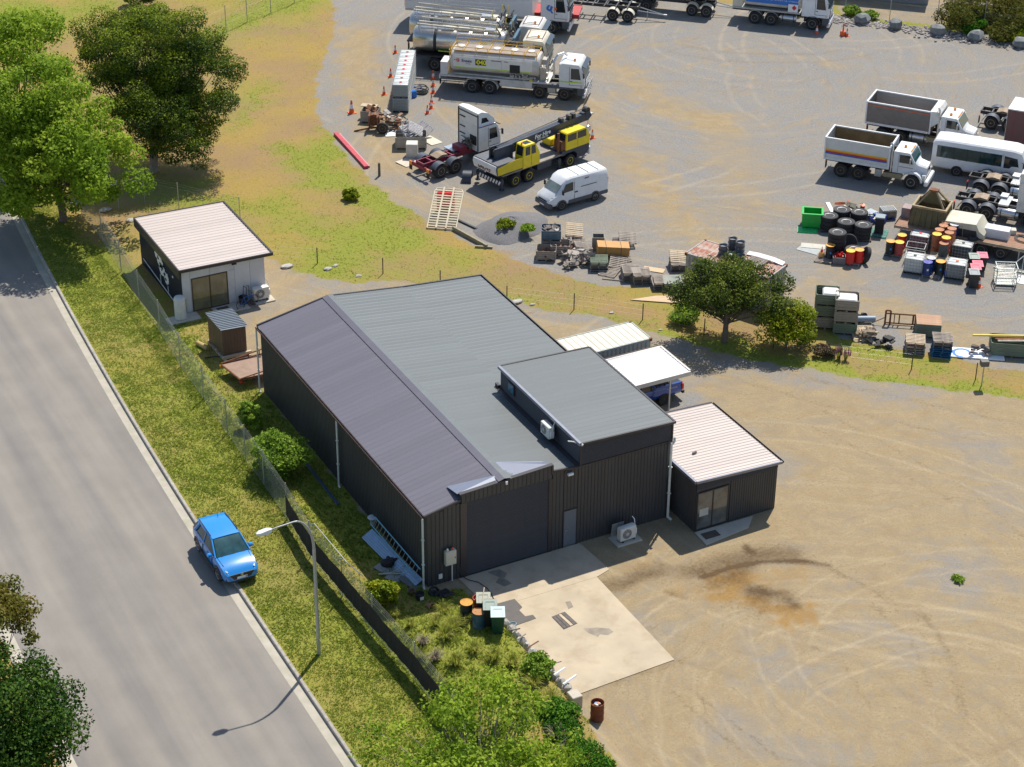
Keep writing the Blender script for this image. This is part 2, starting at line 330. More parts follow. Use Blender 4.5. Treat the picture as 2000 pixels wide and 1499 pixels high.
def ground_mat():
    m=bpy.data.materials.new('ground');m.use_nodes=True;t=m.node_tree;b=t.nodes['Principled BSDF'];L=t.links.new
    tc=N(t,'ShaderNodeTexCoord').outputs['Object']
    def noise(s,det=6,rough=0.6,src=tc,dist=0.0):
        n=N(t,'ShaderNodeTexNoise');n.inputs['Scale'].default_value=s;n.inputs['Detail'].default_value=det;n.inputs['Roughness'].default_value=rough;n.inputs['Distortion'].default_value=dist;L(src,n.inputs['Vector']);return n.outputs[0]
    def ma(op,a,c=None,clamp=False):
        n=N(t,'ShaderNodeMath',operation=op,use_clamp=clamp)
        for i,v in enumerate((a,c)):
            if v is None:continue
            if isinstance(v,(int,float)):n.inputs[i].default_value=v
            else:L(v,n.inputs[i])
        return n.outputs[0]
    def mp(v,a,c,lo=0.0,hi=1.0):
        n=N(t,'ShaderNodeMapRange');L(v,n.inputs[0]);n.inputs[1].default_value=a;n.inputs[2].default_value=c;n.inputs[3].default_value=lo;n.inputs[4].default_value=hi;return n.outputs[0]
    def mix(f,a,c,bl='MIX'):
        n=N(t,'ShaderNodeMix',data_type='RGBA',blend_type=bl)
        if isinstance(f,(int,float)):n.inputs[0].default_value=f
        else:L(f,n.inputs[0])
        for k,v in((6,a),(7,c)):
            if isinstance(v,tuple):n.inputs[k].default_value=(*v,1)
            else:L(v,n.inputs[k])
        return n.outputs[2]
    pa=N(t,'ShaderNodeAttribute',attribute_name='pa');sp=N(t,'ShaderNodeSeparateColor');L(pa.outputs['Color'],sp.inputs[0])
    pb=N(t,'ShaderNodeAttribute',attribute_name='pb');sq=N(t,'ShaderNodeSeparateColor');L(pb.outputs['Color'],sq.inputs[0])
    bare,green,tan,stain=sp.outputs[0],sp.outputs[1],sp.outputs[2],pa.outputs['Alpha']
    R,TH,ORR,VERGE=sq.outputs[0],sq.outputs[1],sq.outputs[2],pb.outputs['Alpha']
    cb=N(t,'ShaderNodeCombineXYZ');nw=noise(0.13,3,.5);RW=ma('ADD',R,ma('MULTIPLY',nw,9.0));L(ma('MULTIPLY',RW,1.5),cb.inputs[0]);L(ma('MULTIPLY',TH,3.2),cb.inputs[1])
    arc=noise(1.0,7,0.62,cb.outputs[0],0.25)
    cb2=N(t,'ShaderNodeCombineXYZ');L(ma('MULTIPLY',RW,4.0),cb2.inputs[0]);L(ma('MULTIPLY',TH,1.6),cb2.inputs[1])
    arc2=noise(1.0,5,0.62,cb2.outputs[0],1.3)
    n05=noise(0.16,6);n1=noise(0.9,8,0.65,dist=0.4);n4=noise(5,8,0.7);n20=noise(7.5,6,0.85);n60=noise(19,3,0.85);msk=mp(n1,.42,.62)
    # bare ground: grey gravel against tan dirt
    tf=ma('ADD',tan,ma('ADD',ma('MULTIPLY',ma('SUBTRACT',arc,0.5),1.9),ma('MULTIPLY',ma('SUBTRACT',n1,0.5),1.2)))
    tf=ma('ADD',tf,ma('MULTIPLY',ma('SUBTRACT',n4,0.5),1.2))
    tf=mp(tf,-0.15,1.15)
    grey=mix(mp(n20,0.3,0.7),(0.15,0.147,0.143),(0.315,0.305,0.29))
    tanc=mix(mp(n1,0.3,0.7),(0.31,0.222,0.11),(0.415,0.325,0.185))
    tanc=mix(mp(n20,0.35,0.75),tanc,(0.235,0.185,0.125))
    gr0=mix(tf,grey,tanc);gr=gr0
    gr=mix(mp(arc2,0.54,0.68,0,0.5),gr,(0.19,0.15,0.105));gr=mix(mp(arc2,0.44,0.32,0,0.30),gr,(0.42,0.36,0.27))
    gr=mix(msk,gr0,gr);TK=ma('MULTIPLY',VERGE,mp(n4,.35,.6,.3,1));gr=mix(mp(TK,0.05,1,0,.6),gr,(0.47,0.38,0.245));gr=mix(mp(TK,-0.05,-1,0,.55),gr,(0.19,0.145,0.09))
    gr=mix(mp(n60,0.60,0.75,0,0.6),gr,(0.105,0.09,0.075))
    gr=mix(mp(n4,0.56,0.72,0,0.55),gr,(0.18,0.158,0.135))
    stf=mp(ma('ADD',stain,ma('ADD',ma('MULTIPLY',ma('SUBTRACT',n1,0.5),1.5),ma('MULTIPLY',ma('SUBTRACT',n4,0.5),1.6))),0.15,1.4,0,0.85)
    orf=mp(ma('ADD',ORR,ma('MULTIPLY',ma('SUBTRACT',n1,0.5),1.0)),0.25,1.2,0,0.75)
    gr=mix(orf,gr,(0.30,0.17,0.045));gr=mix(stf,gr,(0.075,0.042,0.02))
    # grass
    gf=mp(ma('ADD',green,ma('ADD',ma('MULTIPLY',ma('SUBTRACT',n1,0.5),1.5),ma('MULTIPLY',ma('SUBTRACT',n4,0.5),1.3))),0.2,1.15)
    dry=mix(mp(n4,0.3,0.7),(0.37,0.25,0.07),(0.26,0.19,0.055))
    dry=mix(mp(n05,0.4,0.62),dry,(0.28,0.185,0.095));dry=mix(mp(n20,0.55,0.8,0,0.6),dry,(0.40,0.32,0.19))
    grn=mix(mp(n20,0.25,0.75),(0.11,0.155,0.015),(0.25,0.28,0.035))
    grn=mix(mp(n4,0.4,0.7,0,0.8),grn,(0.31,0.27,0.06))
    gs=mix(gf,dry,grn);gs=mix(mp(n60,0.56,0.74,0,0.5),gs,(0.10,0.095,0.03))
    bf=mp(ma('ADD',ma('ADD',bare,ma('MULTIPLY',ma('SUBTRACT',n1,0.5),0.9)),ma('ADD',ma('MULTIPLY',ma('SUBTRACT',n4,0.5),0.8),ma('MULTIPLY',ma('SUBTRACT',n20,0.5),0.6))),0.35,0.65)
    L(mix(bf,gs,gr),b.inputs['Base Color']);b.inputs['Roughness'].default_value=0.95;b.inputs['Specular IOR Level'].default_value=0.2
    hh=ma('ADD',ma('MULTIPLY',n20,0.5),ma('ADD',ma('MULTIPLY',n60,0.35),n4))
    bp=N(t,'ShaderNodeBump');bp.inputs['Strength'].default_value=0.55;bp.inputs['Distance'].default_value=0.07;L(hh,bp.inputs['Height']);L(bp.outputs[0],b.inputs['Normal'])
    return m
GM=ground_mat()
def grid_obj(name,X,Y,Z,keep=None):
    ny,nx=X.shape;idx=np.arange(nx*ny).reshape(ny,nx)
    q=np.stack([idx[:-1,:-1],idx[:-1,1:],idx[1:,1:],idx[1:,:-1]],-1).reshape(-1,4)
    if keep is not None:q=q[keep.reshape(-1)]
    used=np.unique(q);rem=np.zeros(nx*ny,int);rem[used]=np.arange(len(used));q=rem[q]
    co=np.stack([X.ravel()[used],Y.ravel()[used],Z.ravel()[used]],1)
    me=bpy.data.meshes.new(name);me.vertices.add(len(co));me.vertices.foreach_set('co',co.astype('f').ravel())
    me.loops.add(q.size);me.loops.foreach_set('vertex_index',q.ravel().astype('i'));me.polygons.add(len(q))
    me.polygons.foreach_set('loop_start',(np.arange(len(q))*4).astype('i'));me.update(calc_edges=True)
    me.polygons.foreach_set('use_smooth',[True]*len(q))
    me.materials.append(GM);paint(me,co[:,0],co[:,1])
    o=bpy.data.objects.new(name,me);C.objects.link(o);return o
yy=np.concatenate([np.array([-1500,-600,-200,-100,-60,-40]),np.arange(-30,-24,0.28),np.arange(-24,14,.15),np.arange(14,110.01,0.28),np.array([125,160,220,400,900,2500.])])
uu=np.concatenate([np.arange(0,12,0.28),np.arange(12,48,.15),np.arange(48,100.01,0.28),np.array([110,130,180,300,600,1200,2500.])])
kx=kerbx(np.clip(yy,-60,160))
X=kx[:,None]+uu[None,:];Y=np.repeat(yy[:,None],len(uu),1)
Z=hgt(X,Y)
xc=(X[:-1,:-1]+X[1:,1:])/2;yc=(Y[:-1,:-1]+Y[1:,1:])/2
inT=inside(xc,yc,TRUCKYARD);inL=inside(xc,yc,LOWYARD)&~inT;inV=(xc<-3.9)&(yc<70)&~inL&~inT
tag(grid_obj('truck_yard',X,Y,Z,inT),None,None,kind='structure');tag(grid_obj('dirt_yard',X,Y,Z,inL),None,None,kind='structure')
tag(grid_obj('grass_verge',X,Y,Z,inV),None,None,kind='structure');tag(grid_obj('ground',X,Y,Z,~(inT|inL|inV)),None,None,kind='structure')
ul=np.concatenate([np.array([0,1.0,3,6,12,25,60,200,900,2000.])])
X2=kx[:,None]-LKW-ul[None,:];Y2=np.repeat(yy[:,None],len(ul),1)
o=grid_obj('grass_verge',X2[:,::-1],Y2[:,::-1],X2*0);tag(o,None,None,kind='structure')
# road, gutters and kerbs
def road_mat():
    m=bpy.data.materials.new('asphalt');m.use_nodes=True;t=m.node_tree;b=t.nodes['Principled BSDF'];L=t.links.new
    tc=N(t,'ShaderNodeTexCoord').outputs['Object'];mpn=N(t,'ShaderNodeMapping');mpn.inputs['Scale'].default_value=(1,0.05,1);L(tc,mpn.inputs[0])
    a=N(t,'ShaderNodeTexNoise');a.inputs['Scale'].default_value=0.8;a.inputs['Detail'].default_value=5;L(mpn.outputs[0],a.inputs['Vector'])
    c=N(t,'ShaderNodeTexNoise');c.inputs['Scale'].default_value=45;c.inputs['Detail'].default_value=4;c.inputs['Roughness'].default_value=.8;L(tc,c.inputs['Vector'])
    e=N(t,'ShaderNodeTexNoise');e.inputs['Scale'].default_value=0.5;e.inputs['Detail'].default_value=6;L(tc,e.inputs['Vector'])
    r=N(t,'ShaderNodeValToRGB');r.color_ramp.elements[0].position=0.3;r.color_ramp.elements[0].color=(0.175,0.16,0.15,1);r.color_ramp.elements[1].position=0.7;r.color_ramp.elements[1].color=(0.255,0.23,0.195,1)
    L(a.outputs[0],r.inputs[0])
    m1=N(t,'ShaderNodeMix',data_type='RGBA',blend_type='MULTIPLY');m1.inputs[0].default_value=1;L(r.outputs[0],m1.inputs[6])
    q=N(t,'ShaderNodeMapRange');q.inputs[1].default_value=.3;q.inputs[2].default_value=.7;q.inputs[3].default_value=.8;q.inputs[4].default_value=1.2;L(c.outputs[0],q.inputs[0]);L(q.outputs[0],m1.inputs[7])
    m2=N(t,'ShaderNodeMix',data_type='RGBA',blend_type='MULTIPLY');m2.inputs[0].default_value=1;L(m1.outputs[2],m2.inputs[6])
    q2=N(t,'ShaderNodeMapRange');q2.inputs[1].default_value=.3;q2.inputs[2].default_value=.7;q2.inputs[3].default_value=.93;q2.inputs[4].default_value=1.07;L(e.outputs[0],q2.inputs[0]);L(q2.outputs[0],m2.inputs[7])
    L(m2.outputs[2],b.inputs['Base Color']);b.inputs['Roughness'].default_value=0.85
    bp=N(t,'ShaderNodeBump');bp.inputs['Strength'].default_value=0.25;bp.inputs['Distance'].default_value=0.01;L(c.outputs[0],bp.inputs['Height']);L(bp.outputs[0],b.inputs['Normal'])
    return m
RM=road_mat()
gutm=mat('gutter_concrete',(0.40,0.365,0.30),0.9,var=0.12,vscale=2,dirt=0.5,dcol=(0.25,0.28,0.14),dscale=0.9,dlo=0.5,bump=0.2)
kerbm=mat('kerb_concrete',(0.36,0.33,0.29),0.9,var=0.2,vscale=4,dirt=0.6,dcol=(0.18,0.17,0.13),dscale=2.5,bump=0.3)
def strip(name,prof,m,y0=-60,y1=160,step=2.0,base=0.0,kind='structure'):
    ys=np.arange(y0,y1+.01,step);b=MB();secs=[]
    n=len(prof);vs=[]
    for y in ys:
        k=float(kerbx(min(max(y,-60),160)))+base
        vs+=[(k+u,y,z)for u,z in prof]
    fs=[(i*n+j,i*n+j+1,(i+1)*n+j+1,(i+1)*n+j)for i in range(len(ys)-1)for j in range(n-1)]
    b.add(vs,fs);o=b.build(name,m,None);o['kind']=kind;return o
ZR=-0.13
strip('road',[(-0.55,ZR),(-LKW/2,ZR+0.10),(-LKW+0.55,ZR)],RM)
strip('gutter',[(-0.60,ZR+0.004),(-0.13,ZR+0.006-0.02),(-0.12,ZR-0.05)],gutm)
strip('gutter',[(0.60,ZR+0.004),(0.13,ZR-0.014),(0.12,ZR-0.05)],gutm,base=-LKW)
# kerb in cast lengths of about 2.4 m with open joints
def kerb_run(base,sgn,y0,y1):
    root=thing('kerb',None,None);root['kind']='structure';y=y0
    while y<y1:
        L2=2.4;a=float(kerbx(y))+base;c=float(kerbx(y+L2))+base;b=MB()
        prof=[(-0.13,-0.3),(-0.115,0.0),(-0.09,0.025),(0.04,0.028),(0.05,-0.3)]
        n=len(prof)
        vs=[(a+sgn*u,y+0.012,z)for u,z in prof]+[(c+sgn*u,y+L2-0.012,z)for u,z in prof]
        fs=[tuple(range(n)),tuple(range(2*n-1,n-1,-1))]+[(i,(i+1)%n,n+(i+1)%n,n+i)for i in range(n)]
        b.add(vs,fs);b.build('kerb_stone',kerbm,root);y+=L2
kerb_run(0.0,1,-24,74);kerb_run(-LKW,-1,-12,30)
# concrete apron in front of the roller door, cast in bays
slabm=mat('apron_concrete',(0.44,0.365,0.26),0.9,var=0.13,vscale=0.7,dirt=0.45,dcol=(0.30,0.22,0.13),dscale=0.8,bump=0.12)
b=MB()
b.prism([(1.72,0.12),(1.95,-2.9),(8.02,-2.9),(8.9,-2.62),(8.72,0.12)],-0.1,0.035,'xy')
b.prism([(1.955,-2.912),(2.2,-10.72),(7.92,-10.5),(8.0,-2.912)],-0.1,0.035,'xy')
sl_=b.build('concrete_apron',slabm);sl_['kind']='structure'
def decal(name,pts,m,z,parent=None,th=0.006):
    q=[P0(*p,z)for p in pts];b=MB();b.prism([(v.x,v.y)for v in q],z-th,z,'xy');return b.build(name,m,parent)
stainm=mat('oil_stain',(0.25,0.215,0.165),0.8,var=0.25,vscale=3)
decal('apron_stain',[(1140,1228),(1165,1226),(1190,1228),(1198,1234),(1188,1241),(1172,1239),(1168,1244),(1150,1237)],stainm,0.039,sl_)
decal('apron_stain',[(952,1118),(975,1112),(990,1120),(985,1130),(1000,1140),(985,1146),(968,1138),(975,1128)],stainm,0.0385,sl_)
decal('apron_stain',[(1104,1176),(1114,1174),(1120,1186),(1110,1190)],stainm,0.038,sl_)
matm=mat('dark_rubber_mat',(0.105,0.095,0.09),0.8,var=0.12)
tag(decal('rubber_mat',[(957,1183),(1005,1170),(1020,1186),(1014,1192),(1026,1204),(1041,1201),(1047,1208),(1002,1224),(985,1212)],matm,0.052,None,0.014),'dark stepped-edge mat lying flat on the concrete beside the wheelie bins','mat')
gr_=thing('drain_grate','small drain pit covered by boards in the middle of the concrete apron','drain cover')
decal('frame',[(1077,1205),(1103,1195),(1128,1218),(1101,1230)],blackp,0.043,gr_,0.004)
for k,mm in enumerate((woodd,woodd,wood2,woodd)):
    t0,t1=k/4+0.03,(k+1)/4-0.02;A0,A1,B0,B1=(1079,1205.5),(1102,1197),(1101,1228),(1126,1217.5)
    li=lambda p,q,t:(p[0]+(q[0]-p[0])*t,p[1]+(q[1]-p[1])*t)
    decal('board',[li(A0,A1,t0),li(A0,A1,t1),li(B0,B1,t1),li(B0,B1,t0)],mm,0.06,gr_,0.016)
# ------------------------------------------------------------------ sheet-metal buildings
dk=mat('charcoal_steel',(0.052,0.053,0.057),0.5,var=0.10,vscale=1.2,dirt=0.25,dcol=(0.10,0.085,0.07),dlo=0.5,dscale=0.8)
dkh=mat('charcoal_corrugated',(0.045,0.045,0.05),0.45,var=0.08)
rfl=mat('slate_roof_steel',(0.112,0.106,0.135),0.5,var=0.07,vscale=0.7,dirt=0.35,dcol=(0.17,0.16,0.17),dscale=1.5,stretch=(.15,1,1))  # same roof steel, the left slope's sky reflection mixed into its colour
rfr=mat('grey_roof_steel',(0.098,0.115,0.122),0.5,var=0.07,vscale=0.7,dirt=0.35,dcol=(0.16,0.16,0.15),dscale=1.5,stretch=(.15,1,1))  # same steel again, tinted with the sky reflection of the right slope
rfw=mat('pale_roof_steel',(0.50,0.43,0.39),0.5,var=0.05,vscale=0.8,dirt=0.35,dcol=(0.42,0.34,0.28),dscale=0.8)
rfz=mat('white_roof_steel',(0.80,0.79,0.80),0.45,var=0.04,dirt=0.15,dcol=(0.6,0.55,0.5))
trim=mat('charcoal_trim',(0.04,0.036,0.04),0.4,var=0.1)
ztrim=mat('zinc_trim',(0.25,0.26,0.31),0.35,metal=0.4,var=0.1)
pvc=mat('pale_downpipe',(0.62,0.64,0.60),0.5,var=0.08,dirt=0.2)
shade=mat('shade_cloth',(0.02,0.018,0.018),0.9,var=0.25,vscale=8)
_sheets={}
def sheet_mesh(w_,L,pitch,rh,m,name,rw=0.3,both=1):
    """one rolled roof or wall sheet lying in XY: ribs run along X (length L), sheet width w_ along Y, ribs up +Z, with thickness"""
    k=(round(w_,3),round(L,3),pitch,rh,m.name,name)
    if k in _sheets:return _sheets[k]
    n=max(1,int(round(w_/pitch)));p=w_/n;pr=[]
    for i in range(n):
        y=i*p;pr+=[(y,0),(y+p*(1-rw)*0.96,0),(y+p*(1-rw*0.75),rh),(y+p*(1-rw*0.2),rh)]
    pr.append((w_,0));b=MB();N_=len(pr)
    top=[(0,y,z)for y,z in pr]+[(L,y,z)for y,z in pr]
    b.add(top,[(i,i+1,N_+i+1,N_+i)for i in range(N_-1)])
    b.add([(0,0,-0.012),(L,0,-0.012),(L,w_,-0.012),(0,w_,-0.012)],[(0,1,2,3)])
    b.add([(0,0,0),(L,0,0),(L,0,-.012),(0,0,-.012)],[(0,1,2,3)]);b.add([(0,y,z)for y,z in pr]+[(0,w_,-.012),(0,0,-.012)],[tuple(range(N_+2))]);b.add([(L,y,z)for y,z in pr]+[(L,w_,-.012),(L,0,-.012)],[tuple(range(N_+2))])
    me=bpy.data.meshes.new(name);me.from_pydata(b.v,[],b.f);me.update();me.materials.append(m)
    _sheets[k]=me;return me
def lay(name,o,ex,ey,L,W,m,parent,sw=0.762,pitch=0.19,rh=0.028,rw=0.3):
    """cover a rectangle (origin o, rib direction ex, across ey) with sheets"""
    ex=Vector(ex).normalized();ey=Vector(ey);ey=(ey-ex*ey.dot(ex)).normalized();ez=ex.cross(ey);n=max(1,round(W/sw));wd=W/n
    R=Matrix((ex,ey,ez)).transposed().to_4x4()
    for i in range(n):
        ob=bpy.data.objects.new(name,sheet_mesh(wd-0.010,L,pitch,rh,m,name,rw));C.objects.link(ob);ob.parent=parent
        ob.matrix_local=Matrix.Translation(Vector(o)+ey*(i*wd+0.002)+ez*(0.0012*(i%2)))@R
def lay_h(name,o,ex,ey,L,W,hfun,m,parent,pitch=0.254,rh=0.03,sw=0.762):
    """vertical wall sheets standing on the line o -> ex*W; height given by hfun(distance)"""
    ex=Vector(ex).normalized();n=max(1,round(W/sw));wd=W/n
    for i in range(n):
        h=min(hfun(i*wd),hfun((i+1)*wd))-0.01
        lay1(name,Vector(o)+ex*(i*wd),ex,h,wd,m,parent,pitch,rh)
def lay1(name,o,ex,h,wd,m,parent,pitch,rh):
    # rib dir up (Z), across = ex, normal = up x ex
    R=Matrix((Vector((0,0,1)),-ex,ex.cross(Vector((0,0,1))))).transposed().to_4x4();o=o+ex*wd
    ob=bpy.data.objects.new(name,sheet_mesh(wd-0.003,round(h,2),pitch,rh,m,name,0.26));C.objects.link(ob);ob.parent=parent
    ob.matrix_local=Matrix.Translation(o)@R
def pipe(parent,x,y,z1,m=pvc,r=0.055,name='downpipe',foot=(0.0,-0.15)):
    b=MB();b.cyl((x,y,0.12),(x,y,z1),r,None,8);b.cyl((x,y,0.14),(x+foot[0],y+foot[1],0.03),r*1.05,None,8)
    for z in(z1*0.35,z1*0.7):b.box((x,y,z),(r*2.5,r*2.5,0.04))
    b.build(name,m,parent,40)
def aircon(name,label,loc,rz=0.0,feet=True,s=1.0,pad=None):
    t=thing(name,label,'air conditioner',loc,rz,scale=s)
    b=MB();b.bbx(-0.42,0.42,-0.16,0.16,0.08,0.72,0.025);b.build('casing',mat('ac_casing',(0.70,0.68,0.62),0.45,var=0.04,dirt=0.2),t,40)
    g=MB();g.lathe([(0.24,-0.004),(0.24,-0.02),(0.20,-0.024),(0.20,-0.01)],20,'y',(-0.08,-0.16,0.40));g.build('fan_grille',mat('ac_grille',(0.25,0.25,0.24),0.5),t,40)
    g=MB();g.lathe([(0.09,-0.02),(0.09,-0.04),(0.02,-0.05)],12,'y',(-0.08,-0.16,0.40))
    for k in range(8):
        a=k*PI/4;g.cyl((-0.08+0.08*math.cos(a),-0.19,0.40+0.08*math.sin(a)),(-0.08+0.23*math.cos(a+.3),-0.185,0.40+0.23*math.sin(a+.3)),0.006,None,4)
    g.build('fan',mat('ac_fan',(0.55,0.54,0.50),0.5),t)
    g=MB()
    for sx in(-0.3,0.3):g.bx(sx-0.03,sx+0.03,-0.2,0.2,0.0,0.079)
    g.build('foot',blackp,t);g=MB();g.bx(0.425,0.50,-0.08,0.1,0.2,0.5);g.tube([(0.46,0,0.5),(0.46,0.1,0.9),(0.4,0.2,1.0)],0.02,6);g.build('pipe_cover',whitep,t)
    return t
YF,YB,XR=0.2,22.25,14.1
def roofz(x):
    if x<4.3:return 4.33+(5.2-4.33)*x/4.3
    if x<9.1:return 5.2+(4.68-5.2)*(x-4.3)/4.8
    return 4.68+(4.28-4.68)*(x-9.1)/5.1
shed=thing('workshop_shed','large charcoal steel shed with grey gable roof, roller door and raised box','workshop',(0,0,0))
b=MB() # solid wall core, doors and sheeting stand proud of it
b.prism([(0.05,0.0),(14.05,0.0),(14.05,roofz(14.05)-0.07),(9.1,roofz(9.1)-0.07),(4.3,roofz(4.3)-0.07),(0.05,roofz(0.05)-0.07)],YF+0.06,YB-0.05,'xz')
b.build('wall',dk,shed)
b=MB();b.prism([(1.9,4.5),(7.02,4.5),(7.02,5.22),(1.9,4.97)],YF+0.01,YF+0.12,'xz');b.build('parapet',dk,shed)
# front wall sheets
for(xa,xb,hf,z0)in((0.03,1.86,lambda d:roofz(0.03+d)-0.06,0.0),(7.08,7.72,lambda d:roofz(7.1+d)-0.05,0.0),(7.74,8.54,lambda d:roofz(8.5)-2.33,2.22),(8.56,14.05,lambda d:4.68-0.012*d,0.0)):
    W=xb-xa;n=max(1,round(W/0.762));wd=W/n
    for i in range(n):
        h=min(hf(i*wd),hf((i+1)*wd));lay1('wall_sheet',Vector((xa+i*wd,YF+0.025,z0)),Vector((1,0,0)),h,wd,dk,shed,0.19 if xa>0.1 else 0.254,0.03)
n=7
for i in range(n):
    wd=5.1/n;lay1('wall_sheet',Vector((1.91+i*wd,YF-0.02,4.44)),Vector((1,0,0)),0.52+0.25*i/n,wd,dk,shed,0.25,0.03)
b=MB();b.bx(1.86,2.22,YF-0.035,YF+0.05,0.0,4.44);b.build('door_jamb',trim,shed);b=MB();b.bx(6.86,7.06,YF-0.035,YF+0.05,0.0,4.44);b.build('door_jamb',trim,shed)
b=MB();b.prism([(1.84,4.95),(7.08,5.205),(7.08,5.27),(1.84,5.015)],YF-0.06,YF+0.16,'xz');b.bx(6.98,7.09,YF-0.06,YF+0.1,4.7,5.2);b.build('parapet_capping',trim,shed)
# infill roof behind the parapet
b=MB();b.prism([(1.86,4.99),(1.86,4.93),(4.3,5.10),(4.3,5.16)],YF+0.16,YF+0.18,'xz')
def slab3(b,pts,th=0.03):
    n=len(pts);b.add(list(pts)+[(p[0],p[1],p[2]-th)for p in pts],[tuple(range(n)),tuple(range(2*n-1,n-1,-1))]+[(i,(i+1)%n,n+(i+1)%n,n+i)for i in range(n)])
slab3(b,[(1.75,YF+0.12,5.0),(4.25,YF+0.12,5.12),(4.25,YF+.5,5.215),(1.75,YF+1.3,4.76)]);slab3(b,[(4.35,YF+0.12,5.13),(7.02,YF+0.12,5.25),(7.02,YF+.9,4.97),(4.35,YF+1.7,5.23)])
b.build('infill_roof',mat('infill_steel',(0.15,0.17,0.23),0.5,metal=0.1,var=0.06),shed)
# left wall
n=29;wd=(YB-YF-0.1)/n
for i in range(n):lay1('wall_sheet',Vector((0.03,YB-0.05-i*wd,0.0)),Vector((0,-1,0)),4.27,wd,dk,shed,0.19,0.03)
n=20
for i in range(n):lay1('wall_sheet',Vector((XR-0.02,YF+0.1+i*1.1,0.0)),Vector((0,1,0)),4.15,1.1,dk,shed,0.22,0.03)
# main roof
dz=0.87/4.3
lay('roof_sheet',(-0.12,YF-0.02,roofz(0)-0.12*dz),(1,0,dz),(0,1,0),4.36*math.hypot(1,dz),YB-YF+0.12,rfl,shed,pitch=0.381,rh=0.013,rw=.14)
d1=-(5.2-4.68)/4.8;d2=-(4.68-4.28)/5.1
lay('roof_sheet',(4.36,YF-0.02,5.195),(1,0,d1),(0,1,0),4.74*math.hypot(1,d1),YB-YF+0.12,rfr,shed,pitch=0.381,rh=0.013,rw=.14)
lay('roof_sheet',(9.06,YF+8.85,4.675),(1,0,d2),(0,1,0),5.15,YB-YF-8.75,rfr,shed,pitch=0.381,rh=0.013,rw=.14)
b=MB()
for s,mm in((-1,0),(1,1)):
    x1=4.3+s*0.34;z1=roofz(x1)+0.045;b.m=mm
    slab3(b,[(4.3,YF-0.06,5.27),(x1,YF-0.06,z1),(x1,YB+0.1,z1),(4.3,YB+0.1,5.27)][::s],0.02)
b.build('ridge_cap',[rfl,rfr],shed)
def gut(pts,m,w_=0.12,h=0.11,name='gutter',parent=shed):
    b=MB()
    for a,c in zip(pts[:-1],pts[1:]):
        a=Vector(a);c=Vector(c);d=(c-a).normalized();sidev=Vector((0,0,1)).cross(d).normalized()*w_/2
        for q0,q1,zt in((-1,1,0),(-1,-0.8,h),(0.8,1,h)):
            vs=[a+sidev*q0,a+sidev*q1,c+sidev*q1,c+sidev*q0];zt=zt if zt else 0.012
            b.add([v for v in vs]+[v+Vector((0,0,zt))for v in vs],[(0,1,2,3),(4,5,6,7),(0,1,5,4),(1,2,6,5),(2,3,7,6),(3,0,4,7)])
    b.build(name,m,parent)
browng=mat('brown_gutter',(0.10,0.06,0.055),0.5,var=0.3,dirt=0.4,dcol=(0.16,0.09,0.05))
gut([(-0.20,YF-0.05,4.19),(-0.20,YB+0.08,4.19)],browng)
gut([(14.25,9.1,4.16),(14.25,YB+0.08,4.16)],trim)
def barge(a,c,h=0.2,m=trim,name='barge_capping',parent=shed,wdt=0.1):
    a=Vector(a);c=Vector(c);d=(c-a).normalized();s=Vector((0,0,1)).cross(d).normalized()*wdt/2;up=Vector((0,0,1))
    b=MB();vs=[a-s-up*h,a+s-up*h,c+s-up*h,c-s-up*h,a-s,a+s,c+s,c-s];b.add(vs,[(0,1,2,3),(4,5,6,7),(0,1,5,4),(1,2,6,5),(2,3,7,6),(3,0,4,7)]);b.build(name,m,parent)
barge((-0.14,YF-0.035,4.34),(1.84,YF-0.035,roofz(1.84)+0.04),0.12);barge((7.09,YF-0.035,roofz(7.09)+0.04),(8.62,YF-0.035,roofz(8.62)+0.04),0.12)
for(xa,xb)in((-0.14,4.3),(4.3,9.1),(9.1,14.3)):barge((xa,YB+0.1,roofz(max(xa,0))+0.045),(xb,YB+0.1,roofz(xb)+0.045),0.2)
barge((14.30,9.15,4.33),(14.30,YB+0.1,4.33),0.05,wdt=0.06)
pipe(shed,-0.22,YF-0.02,4.2);pipe(shed,-0.22,10.75,4.2);pipe(shed,-0.22,YB+0.02,4.2);pipe(shed,13.98,YF-0.17,4.62,r=0.07,foot=(0.12,-0.2))
b=MB();b.tube([(13.98,YF-0.17,4.6),(14.15,YF-0.17,4.72),(14.2,YF-0.1,4.95)],0.065,8);b.build('downpipe',pvc,shed,40)
# roller door of horizontal curtain slats
rd=MB();rd.bx(2.2,6.88,YF+0.02,YF+0.05,0.04,4.44);rdo=rd.build('roller_door',dkh,shed)
z=0.05;sm=MB().prism([(0,0.0),(-0.028,0.02),(-0.028,0.045),(0,0.066)],2.22,6.86,'yz').mesh('slat',dkh)if False else None
bb=MB()
bb.add([(2.22,0,0),(2.22,-.026,.02),(2.22,-.026,.045),(2.22,0,.07),(6.86,0,0),(6.86,-.026,.02),(6.86,-.026,.045),(6.86,0,.07)],[(0,1,5,4),(1,2,6,5),(2,3,7,6),(0,3,2,1),(4,5,6,7)])
sm=bb.mesh('slat',dkh)
while z<4.40:place_mesh('slat',sm,rdo,(0,YF+0.02,z));z+=0.0755
b=MB();b.bx(2.2,6.88,YF-0.03,YF+0.02,0.036,0.075);b.build('bottom_rail',trim,rdo)
